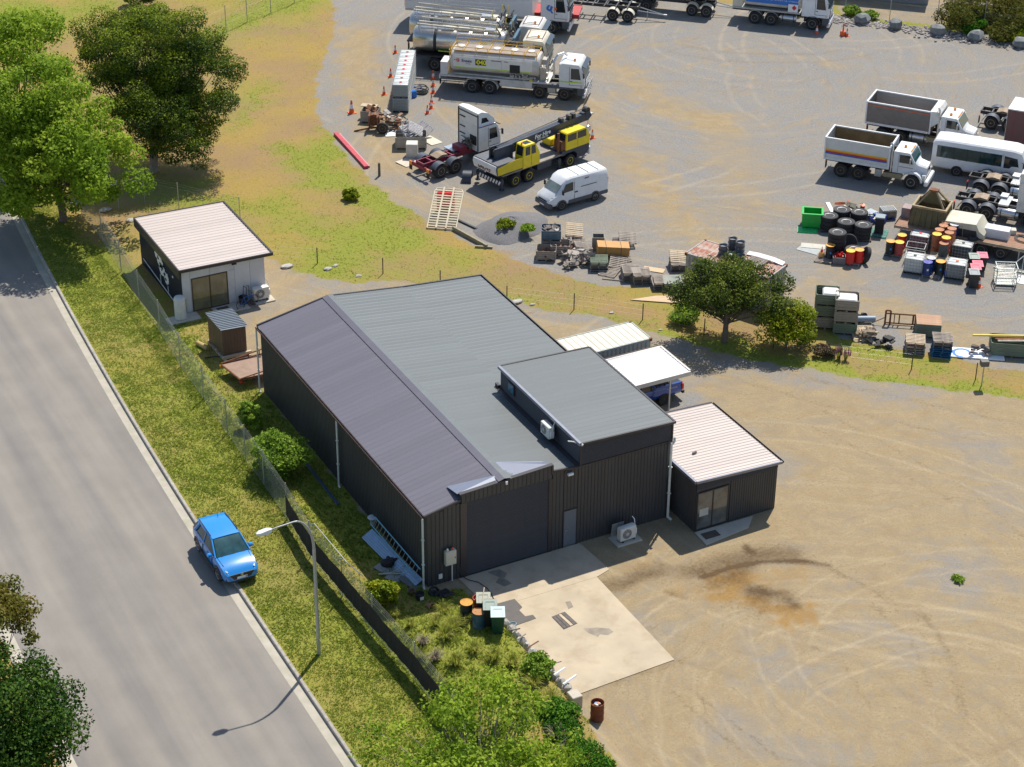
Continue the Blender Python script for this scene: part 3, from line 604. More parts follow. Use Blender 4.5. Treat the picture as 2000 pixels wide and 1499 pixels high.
# personnel door
dr=MB();dr.bx(7.78,8.50,YF-0.012,YF+0.03,0.05,2.20);dro=dr.build('door',mat('grey_blue_door',(0.13,0.15,0.18),0.5,var=0.1,dirt=0.3,dcol=(0.2,0.2,0.2)),shed)
b=MB();b.bx(7.73,7.775,YF-0.03,YF+0.03,0,2.25);b.bx(8.505,8.55,YF-0.03,YF+0.03,0,2.25);b.bx(7.775,8.505,YF-0.03,YF+0.03,2.205,2.25);b.build('frame',trim,dro)
b=MB();b.cyl((7.85,YF-0.015,1.05),(7.85,YF-0.07,1.05),0.03,None,8);b.bx(7.82,7.95,YF-0.08,YF-0.06,1.03,1.07);b.build('handle',alu,dro)
# upper box (horizontal corrugated cladding)
X0,X1,YK=8.66,14.12,9.05
b=MB();b.prism([(X0+0.04,4.2),(X1-0.04,4.2),(X1-0.04,5.80),(X0+0.04,6.02)],YF+0.04,YK-0.05,'xz');b.build('box_wall',dkh,shed)
def corr(name,o,ex,W,z0,z1f,parent,m,pitch=0.076,d=0.02):
    """horizontal corrugated cladding, each course built as a shallow ridge, joined"""
    b=MB();ex=Vector(ex);nrm=Vector((0,0,1)).cross(ex)*-1 if False else ex.cross(Vector((0,0,1)))
    z=z0;o=Vector(o)
    while z<max(z1f(0),z1f(W))-0.02:
        wa,wb=0,W
        if z+pitch>z1f(W):
            wb=W*max(0.05,min(1,(z1f(0)-z-pitch)/(z1f(0)-z1f(W)+1e-6)))
        vs=[]
        for s in(wa,wb):
            for dz_,dn in((0,0.0),(pitch*0.3,d),(pitch*0.65,d),(pitch*0.95,0.0)):
                p=o+ex*s+nrm*dn;vs.append((p.x,p.y,z+dz_))
        b.add(vs,[(0,1,5,4),(1,2,6,5),(2,3,7,6),(0,3,2,1),(4,5,6,7)]);z+=pitch
    return b.build(name,m,parent)
zt=lambda d:6.02-(6.02-5.80)*d/(X1-X0)
corr('corrugated_cladding',(X0,YF+0.03,4.72),(1,0,0),X1-X0,4.74,zt,shed,dkh)
corr('corrugated_cladding',(X0+0.03,YK-0.05,0),(0,-1,0),YK-YF-0.1,4.62,lambda d:6.02,shed,dkh)
b=MB();b.bx(X0-0.03,X0+0.05,YF-0.02,YF+0.07,4.68,6.0);b.bx(X1-0.05,X1+0.03,YF-0.02,YF+0.07,4.6,5.8);b.bx(X0-0.03,X1+0.03,YF-0.015,YF+0.03,4.66,4.73);b.build('corner_capping',trim,shed)
dzb=-(6.05-5.83)/(X1-X0)
lay('box_roof_sheet',(X0-0.02,YF-0.03,6.06),(1,0,dzb),(0,1,0),X1-X0+0.1,YK-YF+0.06,rfr,shed,pitch=0.381,rh=0.013,rw=.14)
barge((X0-0.04,YF-0.05,6.11),(X1+0.06,YF-0.05,5.89),0.12);barge((X0-0.05,YF-0.05,6.11),(X0-0.05,YK+0.05,6.11),0.16,ztrim,wdt=0.14);barge((X1+0.1,YF-0.05,5.87),(X1+0.1,YK+0.05,5.87),0.14)
barge((X0-0.04,YK+0.05,6.10),(X1+0.06,YK+0.05,5.89),0.14)
b=MB();slab3(b,[(X0-0.02,YF-0.1,4.80),(X0-0.42,YF-0.1,4.74),(X0-0.42,YK+0.2,4.74),(X0-0.02,YK+0.2,4.80)],0.03);b.bx(X0-0.14,X0+0.02,YK-0.05,YK+0.3,4.7,4.95);b.build('valley_flashing',trim,shed)
wi=MB();wi.bx(X0-0.045,X0+0.02,7.35,8.05,5.1,5.72);wo=wi.build('window',trim,shed);wi=MB();wi.bx(X0-0.06,X0-0.045,7.42,7.98,5.16,5.66);wi.build('pane',mat('blue_glass',(0.06,0.16,0.22),0.1,var=0.3,vscale=3),wo)
b=MB();b.bx(7.9,8.2,YF-0.16,YF-0.03,4.40,4.52);b.build('floodlight',whitep,shed);b=MB();b.bx(4.33,4.43,YF-0.16,YF-0.06,4.93,5.09);b.build('floodlight',whitep,shed)
b=MB();b.tube([(X0-0.1,0.5,5.95),(X0-0.2,0.6,6.0),(X0-0.45,0.75,6.02)],0.03,6);b.lathe([(0.05,0),(0.06,0.08),(0.02,0.12)],10,'z',(X0+0.02,YF-0.1,5.98));b.build('camera_bracket',whitep,shed)
ac=aircon('air_conditioner','pale air conditioner unit fixed high on the raised box above the grey roof',(X0-0.30,3.15,4.97),-PI/2,s=1.05)
# meter box, conduit, small box on the front wall
m_=thing('meter_box','cream electrical meter box on the front wall left of the roller door','meter box',(1.22,YF-0.12,1.15))
b=MB();b.bbx(-0.30,0.30,-0.14,0.10,0,0.82,0.02);b.build('casing',cream,m_);b=MB();b.bx(-0.27,0.27,-0.15,-0.142,0.04,0.74);bd=b.build('door',cream,m_);b=MB();b.bx(0.2,0.23,-0.165,-0.15,0.35,0.45);b.build('handle',blackp,bd)
b=MB();b.cyl((0.12,0.02,-1.1),(0.12,0.02,0),0.035,None,8);b.build('conduit',pvc,m_)
for k,(x,mm)in enumerate(((-0.15,whitep),(0.0,blackp),(0.14,orange))):
    o=MB().lathe([(0.05,0),(0.05,0.10),(0.025,0.13)],10,'z').build(('spray_can'),mm);o.location=(1.22+x,YF-0.14,1.975);tag(o,('small white can on top of the meter box','small black can in the middle of the meter box top','small orange can on the right of the meter box top')[k],'can')
o=MB().bbx(-0.1,0.1,-0.05,0.02,0,0.26,0.01).build('junction_box',whitep);o.location=(0.72,YF-0.02,0.35);tag(o,'small white junction box low on the front wall below the meter box','junction box')
t=aircon('air_conditioner','beige air conditioner outdoor unit standing on a concrete pad by the front wall',(11.0,YF-0.95,0.1),0.05,s=1.15)
o=MB().bbx(-0.75,0.75,-0.5,0.5,0,0.09,0.02).build('concrete_pad',conc);o.location=(11.0,YF-0.85,0.01);tag(o,'square concrete pad under the front wall air conditioner','pad')
o=MB().bx(-0.35,0.35,-0.015,0.015,0,0.85).build('metal_sheet',galv);o.location=(10.72,YF-0.42,0.1);o.rotation_euler=(0.12,0,0);tag(o,'grey metal panel leaning behind the front wall air conditioner','panel')
# ------------------------------------------------------------------ annex
ax0,ax1,ay0,ay1=14.55,19.62,-1.7,5.0
ann=thing('office_annex','low dark steel annex with pale pinkish skillion roof and glass sliding doors','annex',(0,0,0))
b=MB();b.prism([(ax0+.04,0),(ax1-.04,0),(ax1-.04,2.86),(ax0+.04,3.12)],ay0+.05,ay1-.05,'xz');b.build('wall',dk,ann)
n=9
for i in range(n):
    wd=(ay1-ay0-.1)/n;lay1('wall_sheet',Vector((ax0+.02,ay1-.05-i*wd,0)),Vector((0,-1,0)),3.12,wd,dk,ann,0.15,0.022);lay1('wall_sheet',Vector((ax1-.02,ay0+.05+i*wd,0)),Vector((0,1,0)),2.85,wd,dk,ann,0.15,0.022)
for i in range(4):lay1('wall_sheet',Vector((16.68+i*0.72,ay0+.025,0)),Vector((1,0,0)),2.55,0.72,dk,ann,0.15,0.022)
lay1('wall_sheet',Vector((ax0+.02,ay0+.025,0)),Vector((1,0,0)),2.55,0.13,dk,ann,0.13,0.022)
corr('corrugated_cladding',(ax0+.02,ay0+.02,0),(1,0,0),ax1-ax0-.04,2.56,lambda d:3.12-0.05*d,ann,dkh)
dza=-0.26/5.07
lay('roof_sheet',(ax0-.08,ay0-.08,3.19),(1,0,dza),(0,1,0),ax1-ax0+.22,ay1-ay0+.16,rfw,ann,pitch=0.25,rh=0.025,rw=0.25)
barge((ax0-.1,ay0-.1,3.24),(ax1+.15,ay0-.1,2.98),0.15,ztrim,parent=ann);barge((ax0-.12,ay0-.1,3.24),(ax0-.12,ay1+.1,3.24),0.15,ztrim,parent=ann,wdt=.14);barge((ax0-.1,ay1+.1,3.24),(ax1+.15,ay1+.1,2.98),0.15,trim,parent=ann)
gut([(ax1+.2,ay0-.1,2.84),(ax1+.2,ay1+.1,2.84)],trim,parent=ann)
b=MB();b.bx(14.62,14.68,ay0-.03,ay0+.04,.1,2.4);b.bx(16.52,16.58,ay0-.03,ay0+.04,.1,2.4);b.bx(14.68,16.52,ay0-.03,ay0+.04,2.34,2.4);b.bx(14.68,16.52,ay0-.03,ay0+.04,.1,.15);b.bx(15.57,15.63,ay0-.035,ay0+.04,.15,2.34);dd=b.build('sliding_door',trim,ann)
gl=mat('door_glass',(0.10,0.105,0.10),0.05,var=0.5,vscale=1.5,dirt=0.6,dcol=(0.20,0.17,0.12),dscale=1.2,spec=1.0)
for xa,xb in((14.68,15.57),(15.63,16.52)):b=MB();b.bx(xa,xb,ay0-.005,ay0+.02,.15,2.34);b.build('pane',gl,dd)
b=MB();b.bx(14.80,15.35,ay0-.012,ay0-.007,.9,1.35);b.build('notice',mat('pale_notice',(0.45,0.47,0.45),0.5),dd)
o=decal('door_slab',[(1357,1040),(1470,1008),(1462,1030),(1379,1064)],conc,0.06,None,0.06);tag(o,'worn concrete step slab in front of the annex sliding doors','step')
o=decal('door_mat',[(1368,1043),(1397,1035),(1408,1045),(1379,1054)],mat('door_mat',(0.10,0.08,0.06),0.95),0.08,None,0.018);tag(o,'brown door mat on the annex step','mat')
o=MB().bx(-.14,.14,-.05,.05,0,.06).build('timber_offcut',woodd);o.location=(15.9,0.72,3.17);o.rotation_euler=(0,0,0.2);tag(o,'short dark timber offcut lying on the pale annex roof','offcut')
for(x,y,a,l,lb)in((14.95,3.9,0.3,.55,'bare timber board on the far corner of the annex roof'),(14.75,1.5,-.1,.3,'pale timber piece on the annex roof against the raised box')):
    o=MB().bx(-l/2,l/2,-.12,.12,0,.03).build('board',wood2);o.location=(x,y,3.2-.05*(x-14.5)+.035);o.rotation_euler=(0,0.05,a);tag(o,lb,'board')
# ------------------------------------------------------------------ carport
cp=thing('carport','white roofed steel carport over the blue pickup beside the shed','carport',(0,0,0))
cx0,cx1,cy0,cy1,cz=14.35,21.0,9.2,12.55,2.45
lay('roof_sheet',(cx0,cy0+.06,cz),(1,0,0.012),(0,1,0),cx1-cx0-.06,cy1-cy0-.12,rfz,cp,pitch=0.3,rh=0.03)
b=MB();b.bx(cx0,cx1,cy0-.05,cy0+.055,cz-.16,cz+.10);b.bx(cx0,cx1,cy1-.055,cy1+.05,cz-.16,cz+.10);b.bx(cx1-.055,cx1+.05,cy0+.055,cy1-.055,cz-.16,cz+.14);b.build('fascia',mat('cream_fascia',(0.66,0.63,0.58),0.5),cp)
b=MB();b.bx(cx1+.051,cx1+.09,cy0-.05,cy1+.05,cz+.06,cz+.145);b.bx(cx0,cx1,cy1+.051,cy1+.09,cz+.06,cz+.14);b.build('flashing',browng,cp)
for x,y in((19.75,9.35),(19.75,12.4),(15.0,9.35),(15.0,12.4)):b=MB();b.bx(x-.04,x+.04,y-.04,y+.04,0,cz-.16);b.build('post',mat('cream_fascia',(0,0,0)),cp)
# ------------------------------------------------------------------ shipping containers
def container(name,label,loc,rz,m_roof,m_wall,L=6.06,rustc=rust):
    t=thing(name,label,'shipping container',loc,rz);h=2.55;w2=1.22
    b=MB();b.bx(0.06,L-.06,-w2+.06,w2-.06,0.12,h-.05);b.build('body',m_wall,t)
    b=MB()
    for y in(-w2+.05,w2-.05):
        b.bx(0,L,y-.05,y+.05,0,.14);b.bx(0,L,y-.04,y+.04,h-.10,h+.012)
    for x in(.05,L-.05):b.bx(x-.05,x+.05,-w2+.1,w2-.1,0,.14);b.bx(x-.04,x+.04,-w2+.1,w2-.1,h-.10,h+.01)
    b.build('frame',m_wall,t)
    b=MB()
    for x in(.08,L-.08):
        for y in(-w2+.06,w2-.06):b.bx(x-.085,x+.085,y-.075,y+.075,h-.16,h+.025);b.bx(x-.085,x+.085,y-.075,y+.075,-.005,.16)
    b.build('corner_casting',rustc,t)
    b=MB();n=20
    for i in range(n):
        x=.15+i*(L-.3)/n;p=(L-.3)/n
        for s in(-1,1):
            y0_,y1_=s*(w2-.058),s*(w2-.015)
            b.add([(x,y0_,.15),(x+.07,y1_,.15),(x+p*.5,y1_,.15),(x+p*.5+.07,y0_,.15),(x,y0_,h-.11),(x+.07,y1_,h-.11),(x+p*.5,y1_,h-.11),(x+p*.5+.07,y0_,h-.11)],[(0,1,5,4),(1,2,6,5),(2,3,7,6),(0,3,2,1),(4,5,6,7)])
    for i in range(8):
        y=-w2+.14+i*(2*w2-.28)/8
        for x0_,x1_ in((.058,.015),(L-.058,L-.015)):b.add([(x0_,y,.15),(x1_,y+.05,.15),(x1_,y+.16,.15),(x0_,y+.21,.15),(x0_,y,h-.11),(x1_,y+.05,h-.11),(x1_,y+.16,h-.11),(x0_,y+.21,h-.11)],[(0,1,5,4),(1,2,6,5),(2,3,7,6),(0,3,2,1),(4,5,6,7)])
    b.build('side_corrugation',m_wall,t)
    n=14;p=(L-.2)/n;bb=MB();bb.add([(0,-w2+.1,0),(.06,-w2+.14,.03),(p*.6,-w2+.14,.03),(p*.6+.06,-w2+.1,0),(0,w2-.1,0),(.06,w2-.14,.03),(p*.6,w2-.14,.03),(p*.6+.06,w2-.1,0)],[(0,1,5,4),(1,2,6,5),(2,3,7,6),(0,3,2,1),(4,5,6,7)])
    b2=MB();b2.bx(.09,L-.09,-w2+.09,w2-.09,h-.05,h-.02);b2.build('roof',m_roof,t)
    me=bb.mesh('roof_rib',m_roof)
    for i in range(n):place_mesh('roof_rib',me,t,(.12+i*p,0,h-.022))
    return t
ccr=mat('cream_container_roof',(0.62,0.58,0.48),0.6,var=0.08,dirt=0.75,dcol=(0.42,0.25,0.12),dscale=3,dlo=0.57,stretch=(1.5,.35,1))
ccw=mat('pale_green_container',(0.36,0.40,0.37),0.6,var=0.1,dirt=0.3)
container('shipping_container','cream corrugated shipping container parked beside the shed and carport',(15.0,14.75,0.0),0.0,ccr,ccw)
rcr=mat('rusty_container_roof',(0.46,0.38,0.33),0.8,var=0.15,dirt=0.95,dcol=(0.30,0.095,0.045),dscale=1.3,dlo=0.40)
rcw=mat('weathered_container',(0.36,0.36,0.35),0.7,var=0.15,dirt=0.5,dcol=(0.25,0.14,0.08),dscale=2)
ra,rb_=Vector((29.9,22.9)),Vector((32.9,16.85));dd_=rb_-ra
RC=container('shipping_container','rust-roofed grey shipping container behind the spreading tree at the truck yard edge',(ra.x,ra.y,0.0),math.atan2(dd_.y,dd_.x),rcr,rcw)
# ------------------------------------------------------------------ small shed
navyw=mat('navy_wall_steel',(0.012,0.018,0.045),0.4,var=0.15);panelw=mat('white_wall_panel',(0.60,0.61,0.62),0.5,var=0.04,dirt=0.2,dcol=(0.45,0.42,0.36))
sx0,sx1,sy0,sy1=-0.9,4.62,33.4,41.4;sh=3.0
ss_=thing('site_office','small flat-roofed office with pale roof, white panel front and dark painted side','shed',(0,0,0))
b=MB();b.bx(sx0+.06,sx1,sy0+.03,sy1,0,sh-.03);b.build('wall',panelw,ss_)
for x0_,x1_,z0_,z1_ in((sx0+.05,-.32,0,sh-.06),(-.30,.98,2.35,sh-.06),(1.02,2.28,2.35,sh-.06),(2.14,2.6,0,2.33),(2.62,3.62,0,sh-.06),(3.64,4.6,0,sh-.06)):
    b=MB();b.bx(x0_,x1_,sy0,sy0+.045,z0_,z1_);b.build('wall_panel',panelw,ss_)
n=11;wd=(sy1-sy0)/n
for i in range(n):lay1('wall_sheet',Vector((sx0+.04,sy1-i*wd,0)),Vector((0,-1,0)),sh-.1,wd,navyw,ss_,0.19,0.025)
lay('roof_sheet',(sx0-.12,sy0-.25,sh+.16),(1,0,-0.02),(0,1,0),sx1-sx0+.55,sy1-sy0+.5,rfw,ss_,pitch=0.36,rh=0.03,rw=.3)
barge((sx0-.16,sy0-.28,sh+.22),(sx1+.46,sy0-.28,sh+.11),.2,trim,parent=ss_);barge((sx0-.16,sy0-.3,sh+.22),(sx0-.16,sy1+.3,sh+.22),.62,trim,parent=ss_,wdt=.08);barge((sx1+.46,sy0-.3,sh+.12),(sx1+.46,sy1+.3,sh+.12),.2,trim,parent=ss_);barge((sx0-.16,sy1+.28,sh+.22),(sx1+.46,sy1+.28,sh+.11),.2,trim,parent=ss_)
b=MB();b.bx(-.24,-.18,sy0-.03,sy0+.04,.05,2.33);b.bx(2.06,2.12,sy0-.03,sy0+.04,.05,2.33);b.bx(-.18,2.06,sy0-.03,sy0+.04,2.27,2.33);b.bx(-.18,2.06,sy0-.03,sy0+.04,.05,.1);b.bx(.92,.99,sy0-.035,sy0+.04,.1,2.27);sd_=b.build('sliding_door',mat('brown_frame',(0.08,0.045,0.03),0.5),ss_)
gl2=mat('olive_reflecting_glass',(0.16,0.15,0.09),0.06,var=0.4,vscale=1.2,spec=1.0)
for xa,xb in((-.18,.92),(.99,2.06)):b=MB();b.bx(xa,xb,sy0-.01,sy0+.02,.1,2.27);b.build('pane',gl2,sd_)
b=MB();b.tube([(-.93,sy0+.5,.12),(-.93,sy1-.6,.62)],.035,6);b.tube([(-.93,sy0+4.0,.42),(-.93,sy0+4.0,1.0)],.03,6);b.tube([(-.93,sy0+2.6,.3),(-.93,sy0+2.6,.8)],.03,6);b.build('drain_pipe',pvc,ss_)
b=MB();b.bx(2.45,2.75,sy0-.12,sy0-.01,2.72,2.8);b.build('floodlight',blackp,ss_)
# painted emblem on the dark side wall: irregular pale splash with dark marks (flat print)
b=MB();r_=random.Random(5)
def splash(b,cy,cz_,ry,rz_,n=18,x=-.945,jag=.35):
    pts=[(cy+ry*(1-jag*r_.random())*math.cos(2*PI*i/n),cz_+rz_*(1-jag*r_.random())*math.sin(2*PI*i/n))for i in range(n)]
    b.add([(x,p,q)for p,q in pts]+[(x+.03,p,q)for p,q in pts],[tuple(range(n))]+[(i,(i+1)%n,n+(i+1)%n,n+i)for i in range(n)])
splash(b,37.3,1.95,.65,.5);splash(b,36.9,1.5,.7,.48);splash(b,36.2,1.3,.5,.5);splash(b,37.8,2.2,.45,.28);splash(b,34.9,1.95,.12,.1)
b.build('painted_emblem',whitep,ss_)
b=MB()
for(y,z_,a,c_)in((37.2,1.85,.22,.12),(36.8,1.75,.16,.2),(36.5,1.4,.25,.08),(36.3,1.15,.2,.12),(37.0,1.5,.12,.1),(37.5,2.1,.2,.07)):splash(b,y,z_,a,c_,10,-.955)
b.build('painted_emblem',navyw,ss_)
# ------------------------------------------------------------------ wheels
_wm={}
def tyre_mesh(r,w_,rr):
    k=('t',round(r,3),round(w_,3),round(rr,3))
    if k not in _wm:
        b=MB();h=w_/2
        b.lathe([(rr,-h*.8),(r*.80,-h),(r*.95,-h*.92),(r,-h*.70),(r,-h*.08),(r*.985,-h*.05),(r*.985,h*.05),(r,h*.08),(r,h*.70),(r*.95,h*.92),(r*.80,h),(rr,h*.8)],24,'y')
        _wm[k]=b.mesh('tyre',black,35)
    return _wm[k]
def rim_mesh(r,w_,m,dish):
    k=('r',round(r,3),round(w_,3),m.name,dish)
    if k not in _wm:
        b=MB();h=w_/2*.86;f=1
        o=-h
        b.lathe([(r*1.03,o+.03),(r*1.03,o-.01),(r*.93,o-.01),(r*.84,o+dish),(r*.45,o+dish*.9),(r*.40,o+dish*.4),(r*.18,o+dish*.35),(r*.15,o+dish*.1)],20,'y')
        for i in range(8):
            a=i*PI/4;b.cyl((r*.62*math.cos(a),o+dish-.005,r*.62*math.sin(a)),(r*.62*math.cos(a),o+dish-.02,r*.62*math.sin(a)),r*.08,None,6)
        _wm[k]=b.mesh('rim',m,35)
    return _wm[k]
def wheel(parent,x,y,r,w_=0.28,rr=None,m=rimg,side=-1,dish=0.08,z=None,guard_m=None):
    rr=rr or r*.56
    t=place_mesh('wheel',tyre_mesh(r,w_,rr),parent,(x,y,r if z is None else z),(0,0,0 if side<0 else PI))
    place_mesh('rim',rim_mesh(rr,w_,m,dish),t)
    return t
def axle(parent,x,tr,r,dual=False,m=rimg,dish=0.08,rr=None):
    w_=0.56 if dual else 0.30
    for s in(-1,1):wheel(parent,x,s*(tr/2-w_/2),r,w_,rr,m,s,0.16 if dual else dish)
def fender(parent,x,tr,r,m=guard,w_=0.58,a0=10,a1=170,off=.10,name='mudguard',z=None):
    z=r if z is None else z
    for s in(-1,1):
        b=MB();R=r+off;n=10;y0=s*(tr/2+.02);y1=s*(tr/2-w_)
        vs=[]
        for i in range(n+1):
            a=math.radians(a0+(a1-a0)*i/n)
            for rad in(R,R+.025):
                for yy_ in(y0,y1):vs.append((x+rad*math.cos(a),yy_,z+rad*math.sin(a)))
        fs=[]
        for i in range(n):
            k=i*4;fs+=[(k,k+1,k+5,k+4),(k+2,k+6,k+7,k+3),(k,k+4,k+6,k+2),(k+1,k+3,k+7,k+5)]
        fs+=[(0,2,3,1),(n*4,n*4+1,n*4+3,n*4+2)]
        b.add(vs,fs);b.build(name,m,parent,40)
def mirror(parent,x,y,z,s,m=blackp,h=.42):
    b=MB();b.cyl((x-.1,y*.97,z+.1),(x+.1,y+s*.18,z+.1),.02,None,6);b.bbx(x+.02,x+.12,y+s*.2-.1,y+s*.2+.1,z-h/2,z+h/2,.03);b.build('mirror',m,parent)
def cabover(parent,xf,W=2.45,z0=.55,zf=1.25,zt=2.95,L=1.9,m=white,roof=True,sleeper=False,lime_s=False,gm=glass,bull=False,beacon=0):
    """flat-fronted truck cab whose front face is at x = xf"""
    xb=xf-L;w2=W/2;zb=z0+.45
    b=MB()
    prof=[(xb,zb),(xf-.06,zb),(xf,zb+.3),(xf-.02,zf+.35),(xf-.30,zt-.25),(xf-.48,zt-.04),(xb+.25,zt),(xb,zt-.10)]
    n=len(prof);ring=[]
    for y,k in((-w2,1),(-w2+.10,0),(w2-.10,0),(w2,1)):pass
    cx_,cz2=(xf+xb)/2,(zb+zt)/2
    ins=[(p[0]+(cx_-p[0])*.05,p[1]+(cz2-p[1])*.05)for p in prof]
    vs=[(p[0],-w2,p[1])for p in ins]+[(p[0],-w2+.09,p[1])for p in prof]+[(p[0],w2-.09,p[1])for p in prof]+[(p[0],w2,p[1])for p in ins]
    fs=[tuple(range(n)),tuple(range(4*n-1,3*n-1,-1))]
    for k in range(3):
        for i in range(n):j=(i+1)%n;fs.append((k*n+i,k*n+j,(k+1)*n+j,(k+1)*n+i))
    b.add(vs,fs);cb=b.build('cab',m,parent,30)
    # windscreen
    b=MB();x0_,z0_=xf-.005,zf+.42;x1_,z1_=xf-.275,zt-.30
    b.add([(x0_+.01,-w2+.17,z0_),(x0_+.01,w2-.17,z0_),(x1_+.02,w2-.22,z1_),(x1_+.02,-w2+.22,z1_),(x0_-.04,-w2+.17,z0_),(x0_-.04,w2-.17,z0_),(x1_-.04,w2-.22,z1_),(x1_-.04,-w2+.22,z1_)],[(0,1,2,3),(4,7,6,5),(0,4,5,1),(1,5,6,2),(2,6,7,3),(3,7,4,0)])
    b.build('windscreen',tealglass,cb)
    for s in(-1,1):
        b=MB();y=s*(w2+.004);pl=[(xf-.30,zf+.30),(xf-1.08,zf+.30),(xf-1.08,zt-.38),(xf-.46,zt-.38)]
        b.prism(pl,y-s*.03,y+s*.004,'xz');b.build('side_window',gm,cb)
        b=MB();b.prism([(xf-.16,zb+.28),(xf-1.17,zb+.28),(xf-1.17,zt-.28),(xf-1.20,zt-.28),(xf-1.20,zb+.25),(xf-.16,zb+.25)],y-s*.02,y+s*.004,'xz');b.build('door_seam',blackp,cb)
        b=MB();b.bx(xf-1.12,xf-.95,y-.01,y+.02*s,zf+.12,zf+.17);b.build('handle',blackp,cb)
        mirror(parent,xf-.12,s*w2,zf+.75,s)
        if lime_s:b=MB();b.bx(xb+.03,xf-.2,y-.01,y+.008*s,zf+.02,zf+.12);b.build('lime_stripe',lime,cb)
        b=MB();b.bbx(xf-.03,xf+.035,s*(w2-.42)-.17,s*(w2-.42)+.17,z0+.12,z0+.34,.01);b.build('headlight',lamp_w,parent)
        b=MB();b.bx(xf-.28,xf-.22,s*(w2+.0),s*(w2+.025),z0+.55,z0+.65);b.build('indicator',lamp_a,parent)
        # front wheel arch and steps
        b=MB();b.bx(xf-.55,xf-.02,s*(w2-.30),s*(w2-.02),z0-.12,zb+.02);b.build('step',guard,parent)
    b=MB();b.bx(xb+.2,xf-.1,-w2+.32,w2-.32,z0-.05,zb+.02);b.build('underbody',blackp,parent)
    b=MB();b.bbx(xf-.16,xf+.06,-w2+.02,w2-.02,z0-.28,z0+.10,.05);b.build('bumper',m,parent)
    b=MB();b.bx(xf-.01,xf+.022,-w2+.35,w2-.35,zf-.45,zf+.30);gr=b.build('grille',blackp,cb)
    for k in range(4):b=MB();b.bx(xf+.02,xf+.04,-w2+.4,w2-.4,zf-.38+k*.16,zf-.34+k*.16);b.build('grille_bar',m,gr)
    b=MB();b.prism([(xf-.28,zt-.22),(xf+.05,zt-.36),(xf+.06,zt-.33),(xf-.26,zt-.16)],-w2+.12,w2-.12,'xz');b.build('sun_visor',mat('visor',(0.05,0.07,0.09),0.3),cb)
    b=MB();b.bx(xb+.45,xb+1.15,-.4,.4,zt-.01,zt+.03);b.build('roof_hatch',m,cb)
    if sleeper:
        b=MB();b.prism([(xb,zt-.11),(xf-.45,zt-.03),(xf-.62,zt+.30),(xb+.5,zt+.62),(xb,zt+.55)],-w2+.08,w2-.08,'xz');b.build('high_roof',m,cb)
    if bull:
        b=MB()
        for z in(z0-.1,z0+.25,z0+.6):b.cyl((xf+.22,-w2+.05,z),(xf+.22,w2-.05,z),.035,None,8)
        for y in(-.9,-.35,.35,.9):b.cyl((xf+.22,y,z0-.25),(xf+.22,y,z0+.62),.035,None,8)
        b.build('bull_bar',alu,parent)
    for k in range(beacon):
        b=MB();b.lathe([(.09,0),(.09,.10),(.05,.16)],10,'z',(xf-.9,-.5+k*1.0,zt+.02));b.build('beacon',lamp_a,cb)
    return cb
def rails(parent,x0,x1,m=blackp,z=.95,wid=.42,h=.26,cross=True):
    b=MB()
    for s in(-1,1):b.bx(x0,x1,s*wid-.04,s*wid+.04,z-h/2,z+h/2)
    b.bx(x0,x0+.08,-wid+.04,wid-.04,z-h/2+.02,z+h/2-.02);b.bx(x1-.08,x1,-wid+.04,wid-.04,z-h/2+.02,z+h/2-.02)
    if cross:
        x=x0+.8
        while x<x1-.5:b.bx(x,x+.1,-wid+.04,wid-.04,z-h/2+.03,z+h/2-.03);x+=.9
    return b.build('chassis_rails',m,parent)
def fueltank(parent,x0,x1,s,m=alu,r=.32,z=.72,W=2.4):
    b=MB();b.lathe([(r*.9,x0),(r,x0+.04),(r,x1-.04),(r*.9,x1)],16,'x',(0,s*(W/2-r),z));o=b.build('fuel_tank',m,parent,40)
    b=MB()
    for x in(x0+.2,x1-.2):b.lathe([(r+.012,x-.03),(r+.012,x+.03)],16,'x',(0,s*(W/2-r),z))
    b.build('tank_strap',blackp,o,40);return o
def rearlights(parent,x,W,z):
    for s in(-1,1):
        b=MB();b.bx(x-.03,x+.02,s*(W/2-.35),s*(W/2-.05),z-.08,z+.08);b.build('tail_light',lamp_r,parent)
        b=MB();b.bx(x-.02,x+.02,s*(W/2-.42),s*(W/2-.02),z-.55,z-.09);b.build('mudflap',black,parent)
# ------------------------------------------------------------------ the tanker with the yellow handrails
def oval(w_,h,z0,n=20,p=2.6):
    return[(w_/2*math.copysign(abs(math.cos(2*PI*i/n))**(2/p),math.cos(2*PI*i/n)),z0+h/2+h/2*math.copysign(abs(math.sin(2*PI*i/n))**(2/p),math.sin(2*PI*i/n)))for i in range(n)]
# long box truck behind the tankers
def contact(pR,pF,xR,xF,W):return span(pR,pF,xR,xF,-W/2+.05)
loc,th,s=contact((922,182),(1102,197),0,7.25,2.45)
t=thing('tanker_truck','white four-axle mixing tanker truck with yellow roof handrails parked nearest the yard','tanker truck',loc,th,scale=s)
for x in(0,1.37):axle(t,x,2.45,.53,True,rimg)
for x in(5.3,7.25):axle(t,x,2.45,.53,False,rimo)
rails(t,-2.2,8.2)
b=MB();b.bx(-2.6,6.0,-1.22,1.22,1.22,1.32);b.bx(-2.6,-2.5,-1.22,1.22,1.0,1.219);b.build('deck',white2,t)
tankm=mat('dusty_tank_paint',(0.62,0.60,0.56),0.4,var=0.05,dirt=0.55,dcol=(0.38,0.30,0.22),dscale=.9,dlo=.47)
ring=oval(2.3,1.75,1.5);b=MB();b.loft([(-1.75,[(y*.9,2.38+(z-2.38)*.9)for y,z in ring]),(-1.62,ring),(5.1,ring),(5.2,[(y*.9,2.38+(z-2.38)*.9)for y,z in ring])]);tk=b.build('tank',tankm,t,40)
